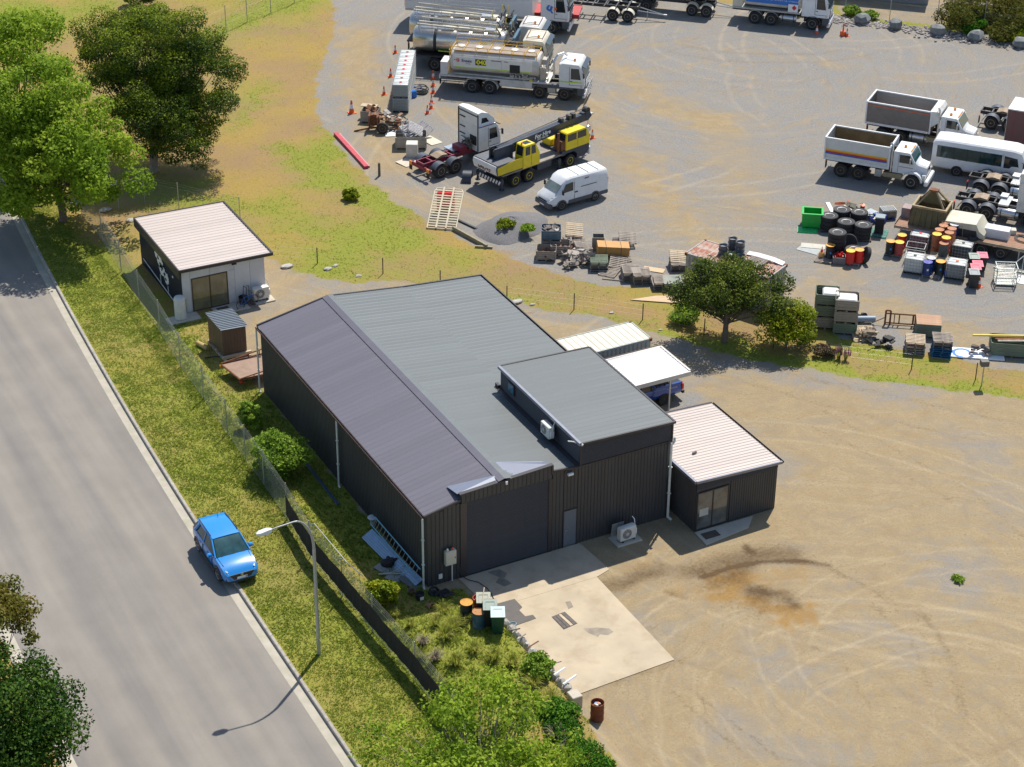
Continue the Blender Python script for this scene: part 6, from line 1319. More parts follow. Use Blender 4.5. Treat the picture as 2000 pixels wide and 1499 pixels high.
b=MB();frust(b,1.36,1.08,1.5,1.36,1.08,1.66,.16);b.build('rim',mat('tan_steel',(.33,.25,.14),.7,var=.3,dirt=.4),hp)
b=MB()
for sx in(-1,1):
    for sy in(-1,1):b.T=None;b.cyl((sx*1.1,sy*.85,1.55),(sx*.22,sy*.15,2.75),.09,None,4)
b.build('apex_strut',mat('tan_steel',(0,0,0)),hp);b=MB();b.prism([(-1.0,1.6),(1.0,1.6),(.2,2.7),(-.2,2.7)],-.02,.02,'xz');b.build('inner_plate',olive,hp);b=MB();b.bx(-.34,.34,-.24,.24,2.68,2.82);b.build('apex_cap',rust,hp)
# cream bonnet, white box, wheel, timber pieces on the deck
q=on(1878,463);bn=thing('truck_bonnet','cream truck bonnet shell with a dark opening lying on the flatbed trailer','bonnet',(q.x-n_*1.1,q.y+c_*1.1,1.125),th-.05)
b=MB();b.loft([(-1.5,[(-.9,0),(-.95,.45),(-.5,.62),(.5,.7),(.9,.5),(.95,0)]),(-1.15,[(-1.0,.1),(-1.0,.85),(-.5,1.0),(.5,1.05),(.95,.8),(1.0,0)]),(.9,[(-1.0,.25),(-.98,1.0),(-.5,1.15),(.5,1.15),(.95,.9),(1.0,0)]),(1.15,[(-1.0,.1),(-1.0,.55),(-.55,.75),(.5,.8),(.95,.5),(1.0,0)]),(1.5,[(-.9,0),(-.95,.32),(-.5,.38),(.5,.4),(.85,.3),(.9,0)])]);b.build('shell',mat('bonnet_cream',(.60,.56,.44),.45,var=.05,dirt=.2),bn,35)
b=MB();b.prism([(-1.1,.0),(1.1,.0),(.95,.55),(-1.0,.5)],-1.03,-.99,'xz');b.build('opening',black,bn);b=MB();b.cyl((.1,-1.04,-.1),(0,-1.0,1.0),.02,None,6);b.build('prop',alu,bn)
wt_=thing('tyre','small tyre lying flat at the deck edge in front of the cream bonnet','tyre',on(1900,468)+Vector((0,0,.09)),0);wt_.rotation_euler=(PI/2,0,0)
place_mesh('tyre',tyre_mesh(.34,.18,.2),wt_);place_mesh('rim',rim_mesh(.2,.18,rimg,.04),wt_,(0,0,0),(0,0,PI))
q=on(1942,470);o=MB().bbx(-.82,.82,-.42,.42,0,.62,.03).build('toolbox',mat('grey_white_box',(.62,.63,.66),.5,var=.05,dirt=.2));o.location=(q.x-n_*.75,q.y+c_*.75,1.12);o.rotation_euler=(0,0,th+.02);tag(o,'large pale rectangular box on the flatbed deck right of the cream bonnet','box')
q=on(1971,463);o=MB().bbx(-.3,.3,-.25,.25,0,.32,.02).build('small_case',mat('beige_case',(.5,.46,.38),.6));o.location=(q.x-n_*.6,q.y+c_*.6,1.12);o.rotation_euler=(0,0,th+.3);tag(o,'small beige case on the flatbed deck at the right edge','case')
o=MB().bx(-.08,.08,-.6,.6,0,.12).build('timber_post',wood2);q=on(1962,462);o.location=(q.x-n_*.7,q.y+c_*.7,1.12);o.rotation_euler=(0,0,th+.2);tag(o,'orange-brown timber post between the pale box and the beige case','post')
q=on(1760,437);o=MB().bbx(-.3,.3,-.4,.4,0,.7,.02).build('steel_cabinet',mat('faded_maroon_box',(.30,.22,.21),.7,var=.2));o.location=(q.x-n_*1.4,q.y+c_*1.4,1.12);o.rotation_euler=(0,0,th);tag(o,'faded box at the left end of the flatbed beside the hopper','cabinet')
o=MB()
for k in range(5):o.tube([(math.cos(a*.7)*(.3+.05*k),math.sin(a*.7)*(.45+.04*k),.03+k*.02)for a in range(10)],.018,4)
o=o.build('steel_wire',blackp);q=on(1992,478);o.location=(q.x-n_*.8,q.y+c_*.8,1.12);tag(o,'tangle of dark wire on the flatbed deck at the right edge','wire')
# ------------------------------------------------------------------ small things: pallets, drums, tanks, bins
def at(px,py,dz=0.0):v=P(px,py);v.z+=dz;return v
_pm={}
def pallet_parts(m):
    if m.name in _pm:return _pm[m.name]
    b=MB();b.bx(-.58,.58,-.05,.05,0,.02);slat_=b.mesh('slat',m);b=MB();b.bx(-.03,.03,-.58,.58,0,.09);bear=b.mesh('bearer',m);_pm[m.name]=(slat_,bear);return _pm[m.name]
def pallet(loc,rz,label,m=wood,group=None,tilt=None,n=7):
    t=thing('pallet',label,'pallet',loc,rz,group)
    if tilt:t.rotation_euler=(tilt[0],tilt[1],rz)
    sl_m,be=pallet_parts(m)
    for i in range(n):place_mesh('slat',sl_m,t,(0,-.53+i*1.06/(n-1),.11))
    for i in(0,3,6):place_mesh('slat',sl_m,t,(0,-.53+i*1.06/6,0))
    for x in(-.54,0,.54):place_mesh('bearer',be,t,(x,0,.02))
    return t
ordn=['top','second','third','fourth','fifth','sixth','seventh']
def pallet_stack(px,n,rz,where,ms=(wood,),grp=None,jit=.06,dz=0):
    p=at(*px,dz);r=random.Random(px[0])
    for k in range(n):
        lab='%s pallet %s'%('topmost' if k==n-1 else 'bottom' if k==0 else ordn[n-1-k]+' from top',where)
        pallet((p.x+r.uniform(-jit,jit),p.y+r.uniform(-jit,jit),p.z+k*.138+.005),rz+r.uniform(-.05,.05),lab,ms[min(k,len(ms)-1)],grp or 'pallets stacked '+where)
_dm={}
def drum(loc,label,body,top,rz=0.0,h=.88,r=.29,open_=False,group='steel drums'):
    t=thing('drum',label,'drum',loc,rz,group);k=('b',body.name,h,r,open_)
    if k not in _dm:
        b=MB();pr=[(r,0),(r+.012,.02),(r,.04),(r,h*.32),(r+.014,h*.335),(r,h*.35),(r,h*.65),(r+.014,h*.665),(r,h*.68),(r,h-.03),(r+.012,h-.012)]
        if open_:pr+=[(r-.01,h-.012),(r-.012,h*.78),(.01,h*.76)]
        b.lathe(pr,20);_dm[k]=b.mesh('shell',body,40)
    place_mesh('shell',_dm[k],t)
    if not open_:
        k2=('l',top.name,h,r)
        if k2 not in _dm:
            b=MB();b.lathe([(r+.010,h-.011),(r+.016,h+.008),(r-.02,h+.010),(r-.03,h-.006),(.01,h-.006)],20);b.lathe([(.035,h-.006),(.035,h+.012)],8,'z',(r*.55,0,0));b.lathe([(.022,h-.006),(.022,h+.010)],8,'z',(-r*.55,0,0));_dm[k2]=b.mesh('lid',top,40)
        place_mesh('lid',_dm[k2],t,(0,0,0),(0,0,rz*3+1))
    return t
ibcw=mat('ibc_white_plastic',(.62,.64,.62),.5,var=.08,dirt=.25);ibcg=mat('ibc_grey_liquid',(.30,.36,.36),.4,var=.15,dirt=.3,dcol=(.2,.22,.22));ibcm=mat('ibc_maroon_liquid',(.20,.09,.11),.5,var=.2);ibcd=mat('ibc_dark_liquid',(.09,.11,.13),.5,var=.2)
_ib={}
def ibc(loc,rz,label,tank=ibcg,top=ibcw,cap=redprint,group=None,s=1.0):
    t=thing('bulk_container',label,'liquid tank',loc,rz,group,scale=s)
    if tank.name+top.name not in _ib:
        b=MB();b.bbx(-.56,.56,-.46,.46,.16,1.06,.06);b1=b.mesh('tank',tank,40)
        b=MB();b.bbx(-.57,.57,-.47,.47,1.045,1.12,.05);b.bx(-.5,.5,-.03,.03,1.12,1.135);b2=b.mesh('tank_top',top,40)
        b=MB()
        for i in range(7):
            x=-.6+i*.2
            for y in(-.5,.5):b.bx(x-.010,x+.010,y-.010,y+.010,.14,1.10)
        for i in range(1,6):
            y=-.5+i/6
            for x in(-.6,.6):b.bx(x-.010,x+.010,y-.010,y+.010,.14,1.10)
        for z in(.18,.40,.62,.84,1.10):
            for y in(-.512,.512):b.bx(-.61,.61,y-.008,y+.008,z-.012,z+.012)
            for x in(-.612,.612):b.bx(x-.008,x+.008,-.5,.5,z-.012,z+.012)
        for y in(-.2,.2):b.bx(-.6,.6,y-.015,y+.015,1.137,1.155)
        b3=b.mesh('cage',galv)
        b=MB();b.bx(-.6,.6,-.5,.5,.10,.135)
        for x in(-.5,0,.5):
            for y in(-.42,0,.42):b.bx(x-.08,x+.08,y-.06,y+.06,0,.099)
        b4=b.mesh('pallet_base',blackp)
        _ib[tank.name+top.name]=(b1,b2,b3,b4)
    for nm,me in zip(('tank','tank_top','cage','pallet_base'),_ib[tank.name+top.name]):place_mesh(nm,me,t)
    k='cap'+cap.name
    if k not in _ib:b=MB();b.lathe([(.10,1.12),(.10,1.165),(.03,1.17)],12);_ib[k]=b.mesh('cap',cap,40)
    place_mesh('cap',_ib[k],t);return t
def cone(px,label,s=1.0):
    t=thing('traffic_cone',label,'traffic cone',at(*px),0,'orange traffic cones',scale=s)
    if 'cone' not in _ib:
        b=MB();b.bx(-.19,.19,-.19,.19,0,.035);_ib['cb']=b.mesh('base',orange)
        b=MB();b.lathe([(.14,.036),(.035,.70),(.02,.71)],14);_ib['cone']=b.mesh('cone_body',orange,40)
        b=MB();b.lathe([(.112,.26),(.075,.48)],14);_ib['cw']=b.mesh('reflective_band',whitep,40)
    place_mesh('base',_ib['cb'],t);place_mesh('cone_body',_ib['cone'],t);place_mesh('reflective_band',_ib['cw'],t);return t
for i,(px,lb)in enumerate([((772,104),'orange cone farthest up the slope left of the tankers'),((763,150),'orange cone left of the far end of the white tank row'),((750,185),'orange cone left of the middle of the white tank row'),
        ((846,155),'farthest orange cone of the line behind the yellow-railed tanker'),((846,168),'second orange cone of the line behind the yellow-railed tanker'),((846,182),'third orange cone of the line behind the yellow-railed tanker'),
        ((843,202),'fourth orange cone of the line behind the yellow-railed tanker'),((842,212),'fifth orange cone of the line behind the yellow-railed tanker'),((835,222),'nearest orange cone of the line behind the yellow-railed tanker'),
        ((1157,270),'orange cone beside the crane hook'),((1595,66),'orange cone by the front wheel of the blue-sided tanker'),((1654,71),'red cone beside the orange bollard'),((1912,561),'orange cone beside the row of wheelie bins')]):cone(px,lb,1.0)
cone((687,221),'tall orange cone standing alone on the grass edge',1.5)
t=thing('bollard','orange bollard with block base left of the red cone near the far fence','bollard',at(1646,70));b=MB();b.bbx(-.2,.2,-.2,.2,0,.4,.05);b.build('base',orange,t);b=MB();b.cyl((0,0,.4),(0,0,1.05),.07,.05,10);b.build('post',orange,t)
# row of bulk tanks, two high
a=at(783,219);c=at(798,150);d=(c-a);n=8;th=math.atan2(d.y,d.x)
for i in range(n):
    for lv in(0,1):
        p=a+d*((i+.35)/n);nm=['nearest','second nearest','third nearest','fourth nearest','fourth farthest','third farthest','second farthest','farthest'][i]
        ibc((p.x,p.y,p.z+lv*1.16),th+PI/2,'%s white bulk tank, %s in the long row by the tankers'%('upper' if lv else 'lower',nm),ibcg,ibcw,redprint,'white bulk tanks stacked two high in a row',1.0)
# tyres in stacks
_tl=tyre_mesh(.60,.31,.33)
b=MB();b.lathe([(.345,.12),(.33,.14),(.25,.10),(.20,.06),(.10,.04),(.09,.02)],18,'z');_rim=b.mesh('rim',mat('pale_rim',(.55,.54,.55),.4,metal=.4,var=.1),40);b=MB();b.lathe([(.13,.05),(.13,.12)],14);_hub=b.mesh('hub',mat('maroon_hub',(.16,.03,.05),.6),40)
def tyre_stack(px,n,where,rim=True):
    p=at(*px);r=random.Random(px[0])
    pallet((p.x,p.y,p.z),r.random()*.3-.8,'pallet under the tyre stack '+where,woodd,'pallets under tyre stacks')
    for k in range(n):
        t=thing('tyre','%s tyre of the stack %s'%('top' if k==n-1 else 'bottom' if k==0 else ordn[n-1-k]+' from top',where),'tyre',(p.x+r.uniform(-.02,.02),p.y+r.uniform(-.02,.02),p.z+.30+k*.305),0,'truck tyres in stacks')
        place_mesh('tyre_body',_tl,t,(0,0,0),(PI/2,0,0));place_mesh('rim',_rim,t);place_mesh('hub',_hub,t)
tyre_stack((1618,448),3,'beside the green bin');tyre_stack((1642,436),3,'farthest from the camera, behind the others');tyre_stack((1676,441),3,'at the far right of the tyre group')
tyre_stack((1651,460),3,'in the middle of the tyre group');tyre_stack((1683,466),3,'in front on the right, beside the machine');tyre_stack((1632,497),5,'tallest, behind the black drum');tyre_stack((1667,506),2,'behind the two red drums')
for px,lb in(((1690,512),'upright tyre leaning beside the two red drums'),((1657,487),'upright tyre between the tall tyre stack and the red drums')):
    t=thing('tyre',lb,'tyre',at(px[0],px[1],.52),.3,'truck tyres in stacks');t.rotation_euler=(.35,0,1.2 if px[0]>1680 else 2.4);place_mesh('tyre_body',tyre_mesh(.55,.28,.3),t)
# drums
dkb=mat('black_drum',(.02,.022,.028),.45,var=.2);otop=mat('orange_drum_top',(.75,.36,.04),.5,var=.15,dirt=.3,dcol=(.45,.4,.35),dscale=6);ytop=mat('yellow_drum_top',(.80,.52,.03),.45,var=.08)
rosy=mat('faded_red_drum',(.42,.07,.06),.5,var=.12);rdrum=mat('rusty_orange_drum',(.38,.12,.05),.7,var=.2,dirt=.5,dcol=(.2,.08,.04),dscale=4);rtop=mat('rusty_drum_top',(.45,.20,.10),.7,var=.2,dirt=.4);gtop=mat('grey_drum_top',(.5,.52,.54),.5,var=.1,dirt=.3);bdr=mat('blue_drum',(.01,.035,.17),.35,var=.12)
G1='steel drums by the tyre stacks'
pallet(at(1664,512),-.85,'pallet under the two bright red drums',wood,'pallets under drums');pallet(at(1610,508),-.85,'pallet under the black drum and the orange jug',wood,'pallets under drums')
for px,bd,tp,lb,dz in(((1659,517),red,ytop,'bright red drum, left of the pair on the pallet',.14),((1676,515),red,otop,'bright red drum, right of the pair on the pallet',.14),((1620,506),dkb,otop,'black drum with orange rim in front of the tall tyre stack',.14),
        ((1737,498),dkb,otop,'black drum with blue mark, left of the rosy red drum',.14),((1754,500),rosy,ytop,'rosy red drum with yellow top in front of the other red drum',.14),((1759,486),red,ytop,'red drum with yellow top behind the rosy one',.14),
        ((1838,521),mat('dark_grey_drum',(.07,.075,.07),.5,var=.15),rtop,'dark grey drum on the pallets below the rusty cluster',.83),
        ((1809,539),bdr,mat('blue_drum_top',(.05,.06,.35),.5,dirt=.4,dcol=(.4,.4,.55),dscale=6),'blue drum with white mark at the front',.14),((1816,531),bdr,gtop,'blue drum with grey top behind the front blue drum',.14),((1834,538),dkb,otop,'black drum with orange top at the front beside the blue drum',.14)):
    p=at(*px,dz);d_=drum(p,lb,bd,tp,random.random()*6,group=G1)
    if bd in(dkb,bdr):
        b=MB();b.cyl((0,0,.3),(0,0,.5),.293,None,20,False);s_=MB();s_.T=None
        a0=-2.3-d_.rotation_euler.z
        s_.add([(.298*math.cos(a0+.1*i),.298*math.sin(a0+.1*i),z)for z in(.34,.48)for i in range(5)],[(i,i+1,6+i,5+i)for i in range(4)]);s_.build('printed_mark',mat('mark_blue',(.03,.25,.55),.5)if bd is dkb else whitep,d_)
for px,lb in(((1746,496),'pallet under the black and rosy drums'),((1763,486),'pallet under the far red drum'),((1820,538),'pallet under the blue and black front drums')):pallet(at(*px),-.85,lb,wood,'pallets under drums')
for k in range(6):pallet(at(1831,523,.138*k),-.75,ordn[5-k]+' pallet in the pile under the dark grey drum',wood2 if k>3 else wood,'pallets under drums')
for i,(px,bd,tp)in enumerate((((1824,508),rdrum,ytop),((1842,515),rosy,ytop),((1829,499),rdrum,rtop),((1848,505),rdrum,rtop),((1837,491),rdrum,rtop),((1853,497),rdrum,rtop),((1841,484),rdrum,rtop),((1858,489),bdr,gtop))):
    w_=('rusty orange, yellow top, nearest left','pinkish, yellow top, nearest right','rusty, second in the left file','rusty, second in the right file','rusty, third in the left file','rusty, third in the right file','rusty, rearmost left','blue, pale top, rearmost right')[i]
    drum(at(px[0],px[1],.1),'lower drum under the upper one that is '+w_,rdrum,rtop,1,group=G1);drum(at(px[0],px[1],1.02),'upper drum of the tall cluster: '+w_,bd,tp,i,group=G1)
# bulk tanks among the drums
GI='bulk tanks among the drums'
ibc(at(1795,485),-.85,'bulk tank with maroon contents and pale top behind the white tank',ibcm,ibcw,redprint,GI);ibc(at(1784,530),-.80,'white caged bulk tank at the front with small yellow label',ibcw,ibcw,blackprint,GI)
ibc(at(1878,505),-.85,'bulk tank with dark contents beside the flatbed wheels',ibcd,ibcw,blackprint,GI);ibc(at(1866,541),-.80,'grey bulk tank with bright orange cap beside the blue jug',mat('ibc_grey2',(.25,.27,.27),.5,var=.15),ibcw,orange,GI)
q=at(1786,510,0);t=thing('tank_cage','empty open wire tank cage behind the white bulk tank','cage',q,-.80);b=MB()
for z in(.1,.55,1.15):b.tube([(-.6,-.45,z),(.6,-.45,z),(.6,.45,z),(-.6,.45,z),(-.6,-.45,z)],.02,4)
for x,y in((-.6,-.45),(.6,-.45),(.6,.45),(-.6,.45),(0,-.45),(0,.45)):b.cyl((x,y,0),(x,y,1.15),.02,None,4)
b.build('cage',galv,t)
def wheelie(loc,rz,label,body,lid,s=1.0,group=None):
    t=thing('wheelie_bin',label,'wheelie bin',loc,rz,group,scale=s)
    b=MB();o=[(-.22,-.24,.06),(.22,-.24,.06),(.22,.24,.10),(-.22,.24,.10),(-.29,-.34,.98),(.29,-.34,.98),(.29,.34,.98),(-.29,.34,.98)]
    b.add(o,[(0,3,2,1),(4,5,6,7),(0,1,5,4),(1,2,6,5),(2,3,7,6),(3,0,4,7)]);b.bx(-.30,.30,-.355,.355,.94,.99);b.build('body',body,t)
    b=MB();b.add([(-.31,-.38,.992),(.31,-.38,.992),(.31,.38,.992),(-.31,.38,.992),(-.31,-.38,1.01),(.31,-.38,1.01),(.31,.34,1.07),(-.31,.34,1.07)],[(0,3,2,1),(4,5,6,7),(0,1,5,4),(1,2,6,5),(2,3,7,6),(3,0,4,7)]);ld=b.build('lid',lid,t)
    b=MB();b.tube([(-.2,-.25,1.03),(-.2,.15,1.065),(.2,.15,1.065),(.2,-.25,1.03)],.012,4);b.build('lid_rib',lid,ld)
    b=MB();b.cyl((-.25,.40,1.02),(.25,.40,1.02),.018,None,6);b.bx(-.25,-.22,.34,.41,1.0,1.04);b.bx(.22,.25,.34,.41,1.0,1.04);b.build('handle',body,t)
    for s_ in(-1,1):b=MB();b.lathe([(.10,s_*.25-.02),(.10,s_*.25+.02)],12,'x',(0,.24,.10));b.build('wheel',black,t)
    return t
dkbin=mat('black_bin',(.03,.033,.035),.5,var=.15);glid=mat('grey_green_lid',(.20,.26,.22),.5,var=.08,dirt=.2);glid2=mat('grey_lid',(.20,.23,.24),.5,var=.08);llid=mat('pale_lid',(.42,.52,.52),.4,var=.06)
GW='wheelie bins at the end of the drums'
for px,lid,lb in(((1915,528),pink,'dark wheelie bin with pink lid, farthest right of the group'),((1899,530),glid,'dark wheelie bin with grey-green lid by the dark bulk tank'),((1906,545),pink,'dark wheelie bin with pink lid, second in the front file'),((1902,551),pink,'dark wheelie bin with pink lid, just behind the grey-lidded front bin'),((1899,561),glid2,'dark wheelie bin with grey lid at the very front of the file')):wheelie(at(*px),-.55,lb,dkbin,lid,1.08,GW)
GB='wheelie bins and drums by the concrete apron'
for px,bd,lid,lb in(((972,1236),dkgreen,llid,'dark green wheelie bin with pale blue-grey lid, nearest the camera'),((957,1222),dkbin,glid,'dark wheelie bin with green-grey lid, middle of the three by the apron'),((944,1208),dkbin,mat('pale_olive_lid',(.27,.29,.22),.5),'dark wheelie bin with olive lid, farthest of the three by the apron')):wheelie(at(px[0],px[1]-3),-.45,lb,bd,lid,1.12,GB)
drum(at(911,1206),'dark drum with bright rusty lid beside the bins',blackp,mat('bright_rust_top',(.62,.30,.04),.7,var=.2,dirt=.3),1.0,.9,.30,group=GB)
drum(at(935,1224),'blue and white weathered drum with rusty lid in front of the bins',mat('weathered_blue',(.05,.11,.15),.6,var=.2,dirt=.7,dcol=(.35,.38,.42),dscale=2),mat('brown_rust_top',(.42,.19,.06),.7,var=.2),2.0,.9,.30,group=GB)
t=drum(at(936,1196),'open red drum full of scrap behind the bins',mat('orange_red_drum',(.5,.05,.03),.5,var=.2),red,0,.88,.31,True,GB)
b=MB();r_=random.Random(4)
for i in range(16):b.box((r_.uniform(-.2,.2),r_.uniform(-.2,.2),.72+r_.random()*.18),(.12,.1,.1))
b.build('scrap',rust,t);b=MB();b.box((.1,.05,.92),(.1,.1,.08));b.build('orange_scrap',orange,t)
o=MB().cyl((-.5,0,1.15),(.45,.1,1.32),.025,None,6).build('timber_stick',wood2);o.location=at(946,1202);o.rotation_euler=(0,0,.9);tag(o,'pale stick lying across the olive bin lid','stick')
t=drum(at(1166,1404),'open rusted drum full of rubbish standing alone on the dirt yard',mat('deep_rust',(.17,.05,.02),.85,var=.3,dirt=.4,dcol=(.08,.03,.02),dscale=5),rust,0,.96,.31,True,'single rubbish drum')
for k,mm in enumerate((whitep,orange,mat('rubbish_blue',(.1,.3,.6),.5),wood2,whitep,rust)):
    b=MB();b.T=Matrix.Rotation(k,4,'Z');b.bx(.02+k*.01,.15,-.05,.06,.72+.02*k,.84+.015*k);b.build('rubbish',mm,t)
# green bin with lid, sheets, jug, crate
t=thing('plastic_bin','bright green open plastic bin standing left of the tyre stacks','bin',at(1585,441),-.62);b=MB()
for s_ in(-1,1):b.bx(-.68,.68,s_*.53-.04,s_*.53+.04,.14,1.05);b.bx(s_*.64-.04,s_*.64+.04,-.49,.49,.14,1.05)
b.bx(-.6,.6,-.49,.49,.14,.2);b.build('body',greenp,t)
b=MB()
for s_ in(-1,1):b.bx(-.74,.74,s_*.55-.07,s_*.55+.07,1.051,1.12);b.bx(s_*.66-.07,s_*.66+.07,-.479,.479,1.051,1.12)
b.build('rim',greenp,t)
for x in(-.5,0,.5):b=MB();b.bx(x-.1,x+.1,-.5,.5,0,.139);b.build('skid',greenp,t)
t=thing('bin_lid_sheet','pale green plastic bin lid lying on the ground in front of the green bin','lid',at(1577,451),-.62);b=MB();b.bx(-.68,.68,-.45,.45,.01,.05);b.build('panel',greenl,t)
for k in range(6):b=MB();b.bx(-.6+k*.22,-.52+k*.22,-.4,.4,.051,.07);b.build('rib',greenl,t)
for px,rz,lb,mm,d3 in(((1583,488),.5,'grey flat panel lying on the gravel near the black drum',mat('grey_panel',(.33,.36,.36),.6),(.55,.8)),((1588,482),.9,'pale flat panel overlapping the grey one on the gravel',mat('pale_panel',(.45,.44,.38),.6),(.35,.8))):
    o=MB().bx(-d3[0],d3[0],-d3[1],d3[1],.01 if rz<.8 else.035,.03 if rz<.8 else.055).build('flat_panel',mm);o.location=at(*px);o.rotation_euler=(0,0,rz);tag(o,lb,'panel')
t=thing('jug','translucent orange jug with red spout on the drum pallet','jug',at(1604,505,.14));b=MB();b.lathe([(.17,0),(.19,.05),(.19,.3),(.12,.38)],14);b.build('body',mat('orange_oil',(.75,.38,.14),.4),t,40);b=MB();b.lathe([(.10,.38),(.08,.46),(.03,.5),(.02,.72)],10);b.build('spout',red,t,40)
t=thing('crate','grey crate filled with red parts between the black and red drums','crate',at(1638,513),-.6);b=MB()
for s_ in(-1,1):b.bx(-.42,.42,s_*.36-.02,s_*.36+.02,0,.5);b.bx(s_*.4-.02,s_*.4+.02,-.34,.34,0,.5)
b.build('body',mat('grey_crate',(.16,.15,.16),.7,var=.2),t);b=MB();r_=random.Random(2)
for i in range(18):x,y=r_.uniform(-.28,.28),r_.uniform(-.25,.25);b.cyl((x,y,.35),(x+r_.uniform(-.15,.15),y+r_.uniform(-.1,.1),.5+r_.random()*.2),.04,None,6)
b.build('contents',red,t)
# junk between tyres and hopper
def junk(name,label,cat,px,m,n,ext,hz,seed,rz=0,m2=None,dz=0.0):
    t=thing(name,label,cat,at(*px,dz),rz);r=random.Random(seed)
    for j,mm in enumerate([m]+([m2]if m2 else[])):
        for i in range(n):
            b=MB();x,y,z=r.uniform(-ext[0],ext[0]),r.uniform(-ext[1],ext[1]),r.random()*hz
            k=r.random()
            if k<.4:b.T=Matrix.Translation((x,y,z+.05))@Matrix.Rotation(r.uniform(-.6,.6),4,'X')@Matrix.Rotation(r.random()*6,4,'Z');w_=r.uniform(.05,.2);b.bx(-w_*2,w_*2,-w_,w_,-.04,r.uniform(.02,.14))
            elif k<.8:b.cyl((x,y,z+.03),(x+r.uniform(-.4,.4),y+r.uniform(-.4,.4),z+r.random()*.25+.03),r.uniform(.02,.07),None,6)
            else:b.T=Matrix.Translation((x,y,z+.08))@Matrix.Rotation(r.uniform(0,1.5),4,'X');b.lathe([(.05,-.05),(.16,-.05),(.16,.05),(.05,.05)],12)
            b.build('scrap_piece',mm,t)
    return t
dgear=mat('dark_gear',(0,0,0));rs=rust
junk('scrap_heap','mixed engine parts and orange arm behind the tyre stacks','scrap',(1662,410),dgear,7,(.9,.5),.4,11,-.5,orange);junk('scrap_heap','dark and blue machine parts between the tyres and the hopper','scrap',(1715,430),dgear,8,(.8,.8),.4,12,0,bluep)
o=MB().bx(-.14,.14,-1.1,1.1,0,.06).build('white_plank',whitep);o.location=at(1623,410);o.rotation_euler=(0,0,-.4);tag(o,'white plank lying beyond the tyre stack by the green bin','plank')
o=MB().bx(-.6,.6,-.5,.5,.0,.03).build('steel_plate',mat('pale_teal_plate',(.38,.46,.42),.5,var=.1));o.location=at(1703,424,.25);o.rotation_euler=(.15,.1,.4);tag(o,'pale green-grey plate resting on parts right of the tyres','plate')
t=thing('machine','black compact machine on a teal pallet between tyres and hopper','machine',at(1716,457,.14),-.7);b=MB();b.bbx(-.3,.3,-.3,.3,0,1.1,.03);b.build('body',black,t);b=MB();b.bx(-.32,.32,-.32,.32,1.101,1.2);b.build('cover',mat('grey_cover',(.25,.3,.33),.5),t);pallet(at(1716,458),-.8,'pallet with teal paint under the black machine',mat('teal_wood',(.10,.30,.25),.8,dirt=.5,dcol=(.3,.27,.22)))
t=thing('radiator','finned grey radiator block lying on timber near the hopper','radiator',at(1733,425,.1),-.3);b=MB();b.bx(-.5,.5,-.4,.4,0,.5);b.build('body',dgear,t)
for k in range(9):b=MB();b.bx(-.48+k*.115,-.44+k*.115,-.4,.4,.501,.6);b.build('fin',galv,t)
o=MB().cyl((0,0,0),(0,0,.85),.27,None,18).build('drum',bluep,None,40);o.location=at(1707,430,.3);o.rotation_euler=(PI/2,0,.6);tag(o,'blue drum lying on its side between the tyres and the hopper','drum')
b=MB();b.lathe([(.16,0),(.18,.05),(.18,.3),(.1,.38),(.05,.44)],12);o=b.build('jug',mat('bright_blue_plastic',(.01,.06,.45),.4),None,40);o.location=at(1849,540);tag(o,'bright blue jug on the gravel beside the grey bulk tank','jug')
# mesh stillage cage
t=thing('cage_basket','galvanised mesh work cage with open gate at the right edge of the yard','cage',at(1962,553),-.55);b=MB()
for z in(.12,.6,1.25):b.tube([(-.65,-.5,z),(.65,-.5,z),(.65,.5,z),(-.65,.5,z),(-.65,-.5,z)],.035,4)
for x,y in((-.65,-.5),(.65,-.5),(.65,.5),(-.65,.5)):b.cyl((x,y,0),(x,y,1.28),.035,None,4)
b.build('frame',mat('pale_steel',(.42,.45,.42),.5,metal=.3),t);b=MB();b.bx(-.6,.6,-.46,.46,.13,.16);b.build('floor',mat('pale_board',(.5,.5,.44),.7,dirt=.4),t)
b=MB()
for i in range(13):x=-.6+i*.1;b.cyl((x,-.5,.12),(x,-.5,1.25),.006,None,3,False);b.cyl((x,.5,.12),(x,.5,1.25),.006,None,3,False)
for i in range(10):z=.2+i*.1;b.cyl((-.65,-.5,z),(.65,-.5,z),.006,None,3,False);b.cyl((-.65,.5,z),(.65,.5,z),.006,None,3,False)
b.build('mesh',galv,t);b=MB();b.tube([(.65,.5,.1),(1.2,1.0,.1),(1.2,1.0,1.5),(.65,.5,1.25)],.03,4);b.build('gate',mat('pale_steel',(0,0,0)),t)
o=MB().bx(-1.5,1.5,-.05,.05,0,.1).build('steel_beam',mat('pale_steel',(0,0,0)));o.location=at(1985,532);o.rotation_euler=(0,0,-.9);tag(o,'pale steel beam lying right of the mesh cage','beam');o=MB().bx(-.4,.4,-.6,.6,0,.04).build('flat_panel',whitep);o.location=at(1998,548);o.rotation_euler=(0,0,-.9);tag(o,'white panel at the right edge beyond the mesh cage','panel')
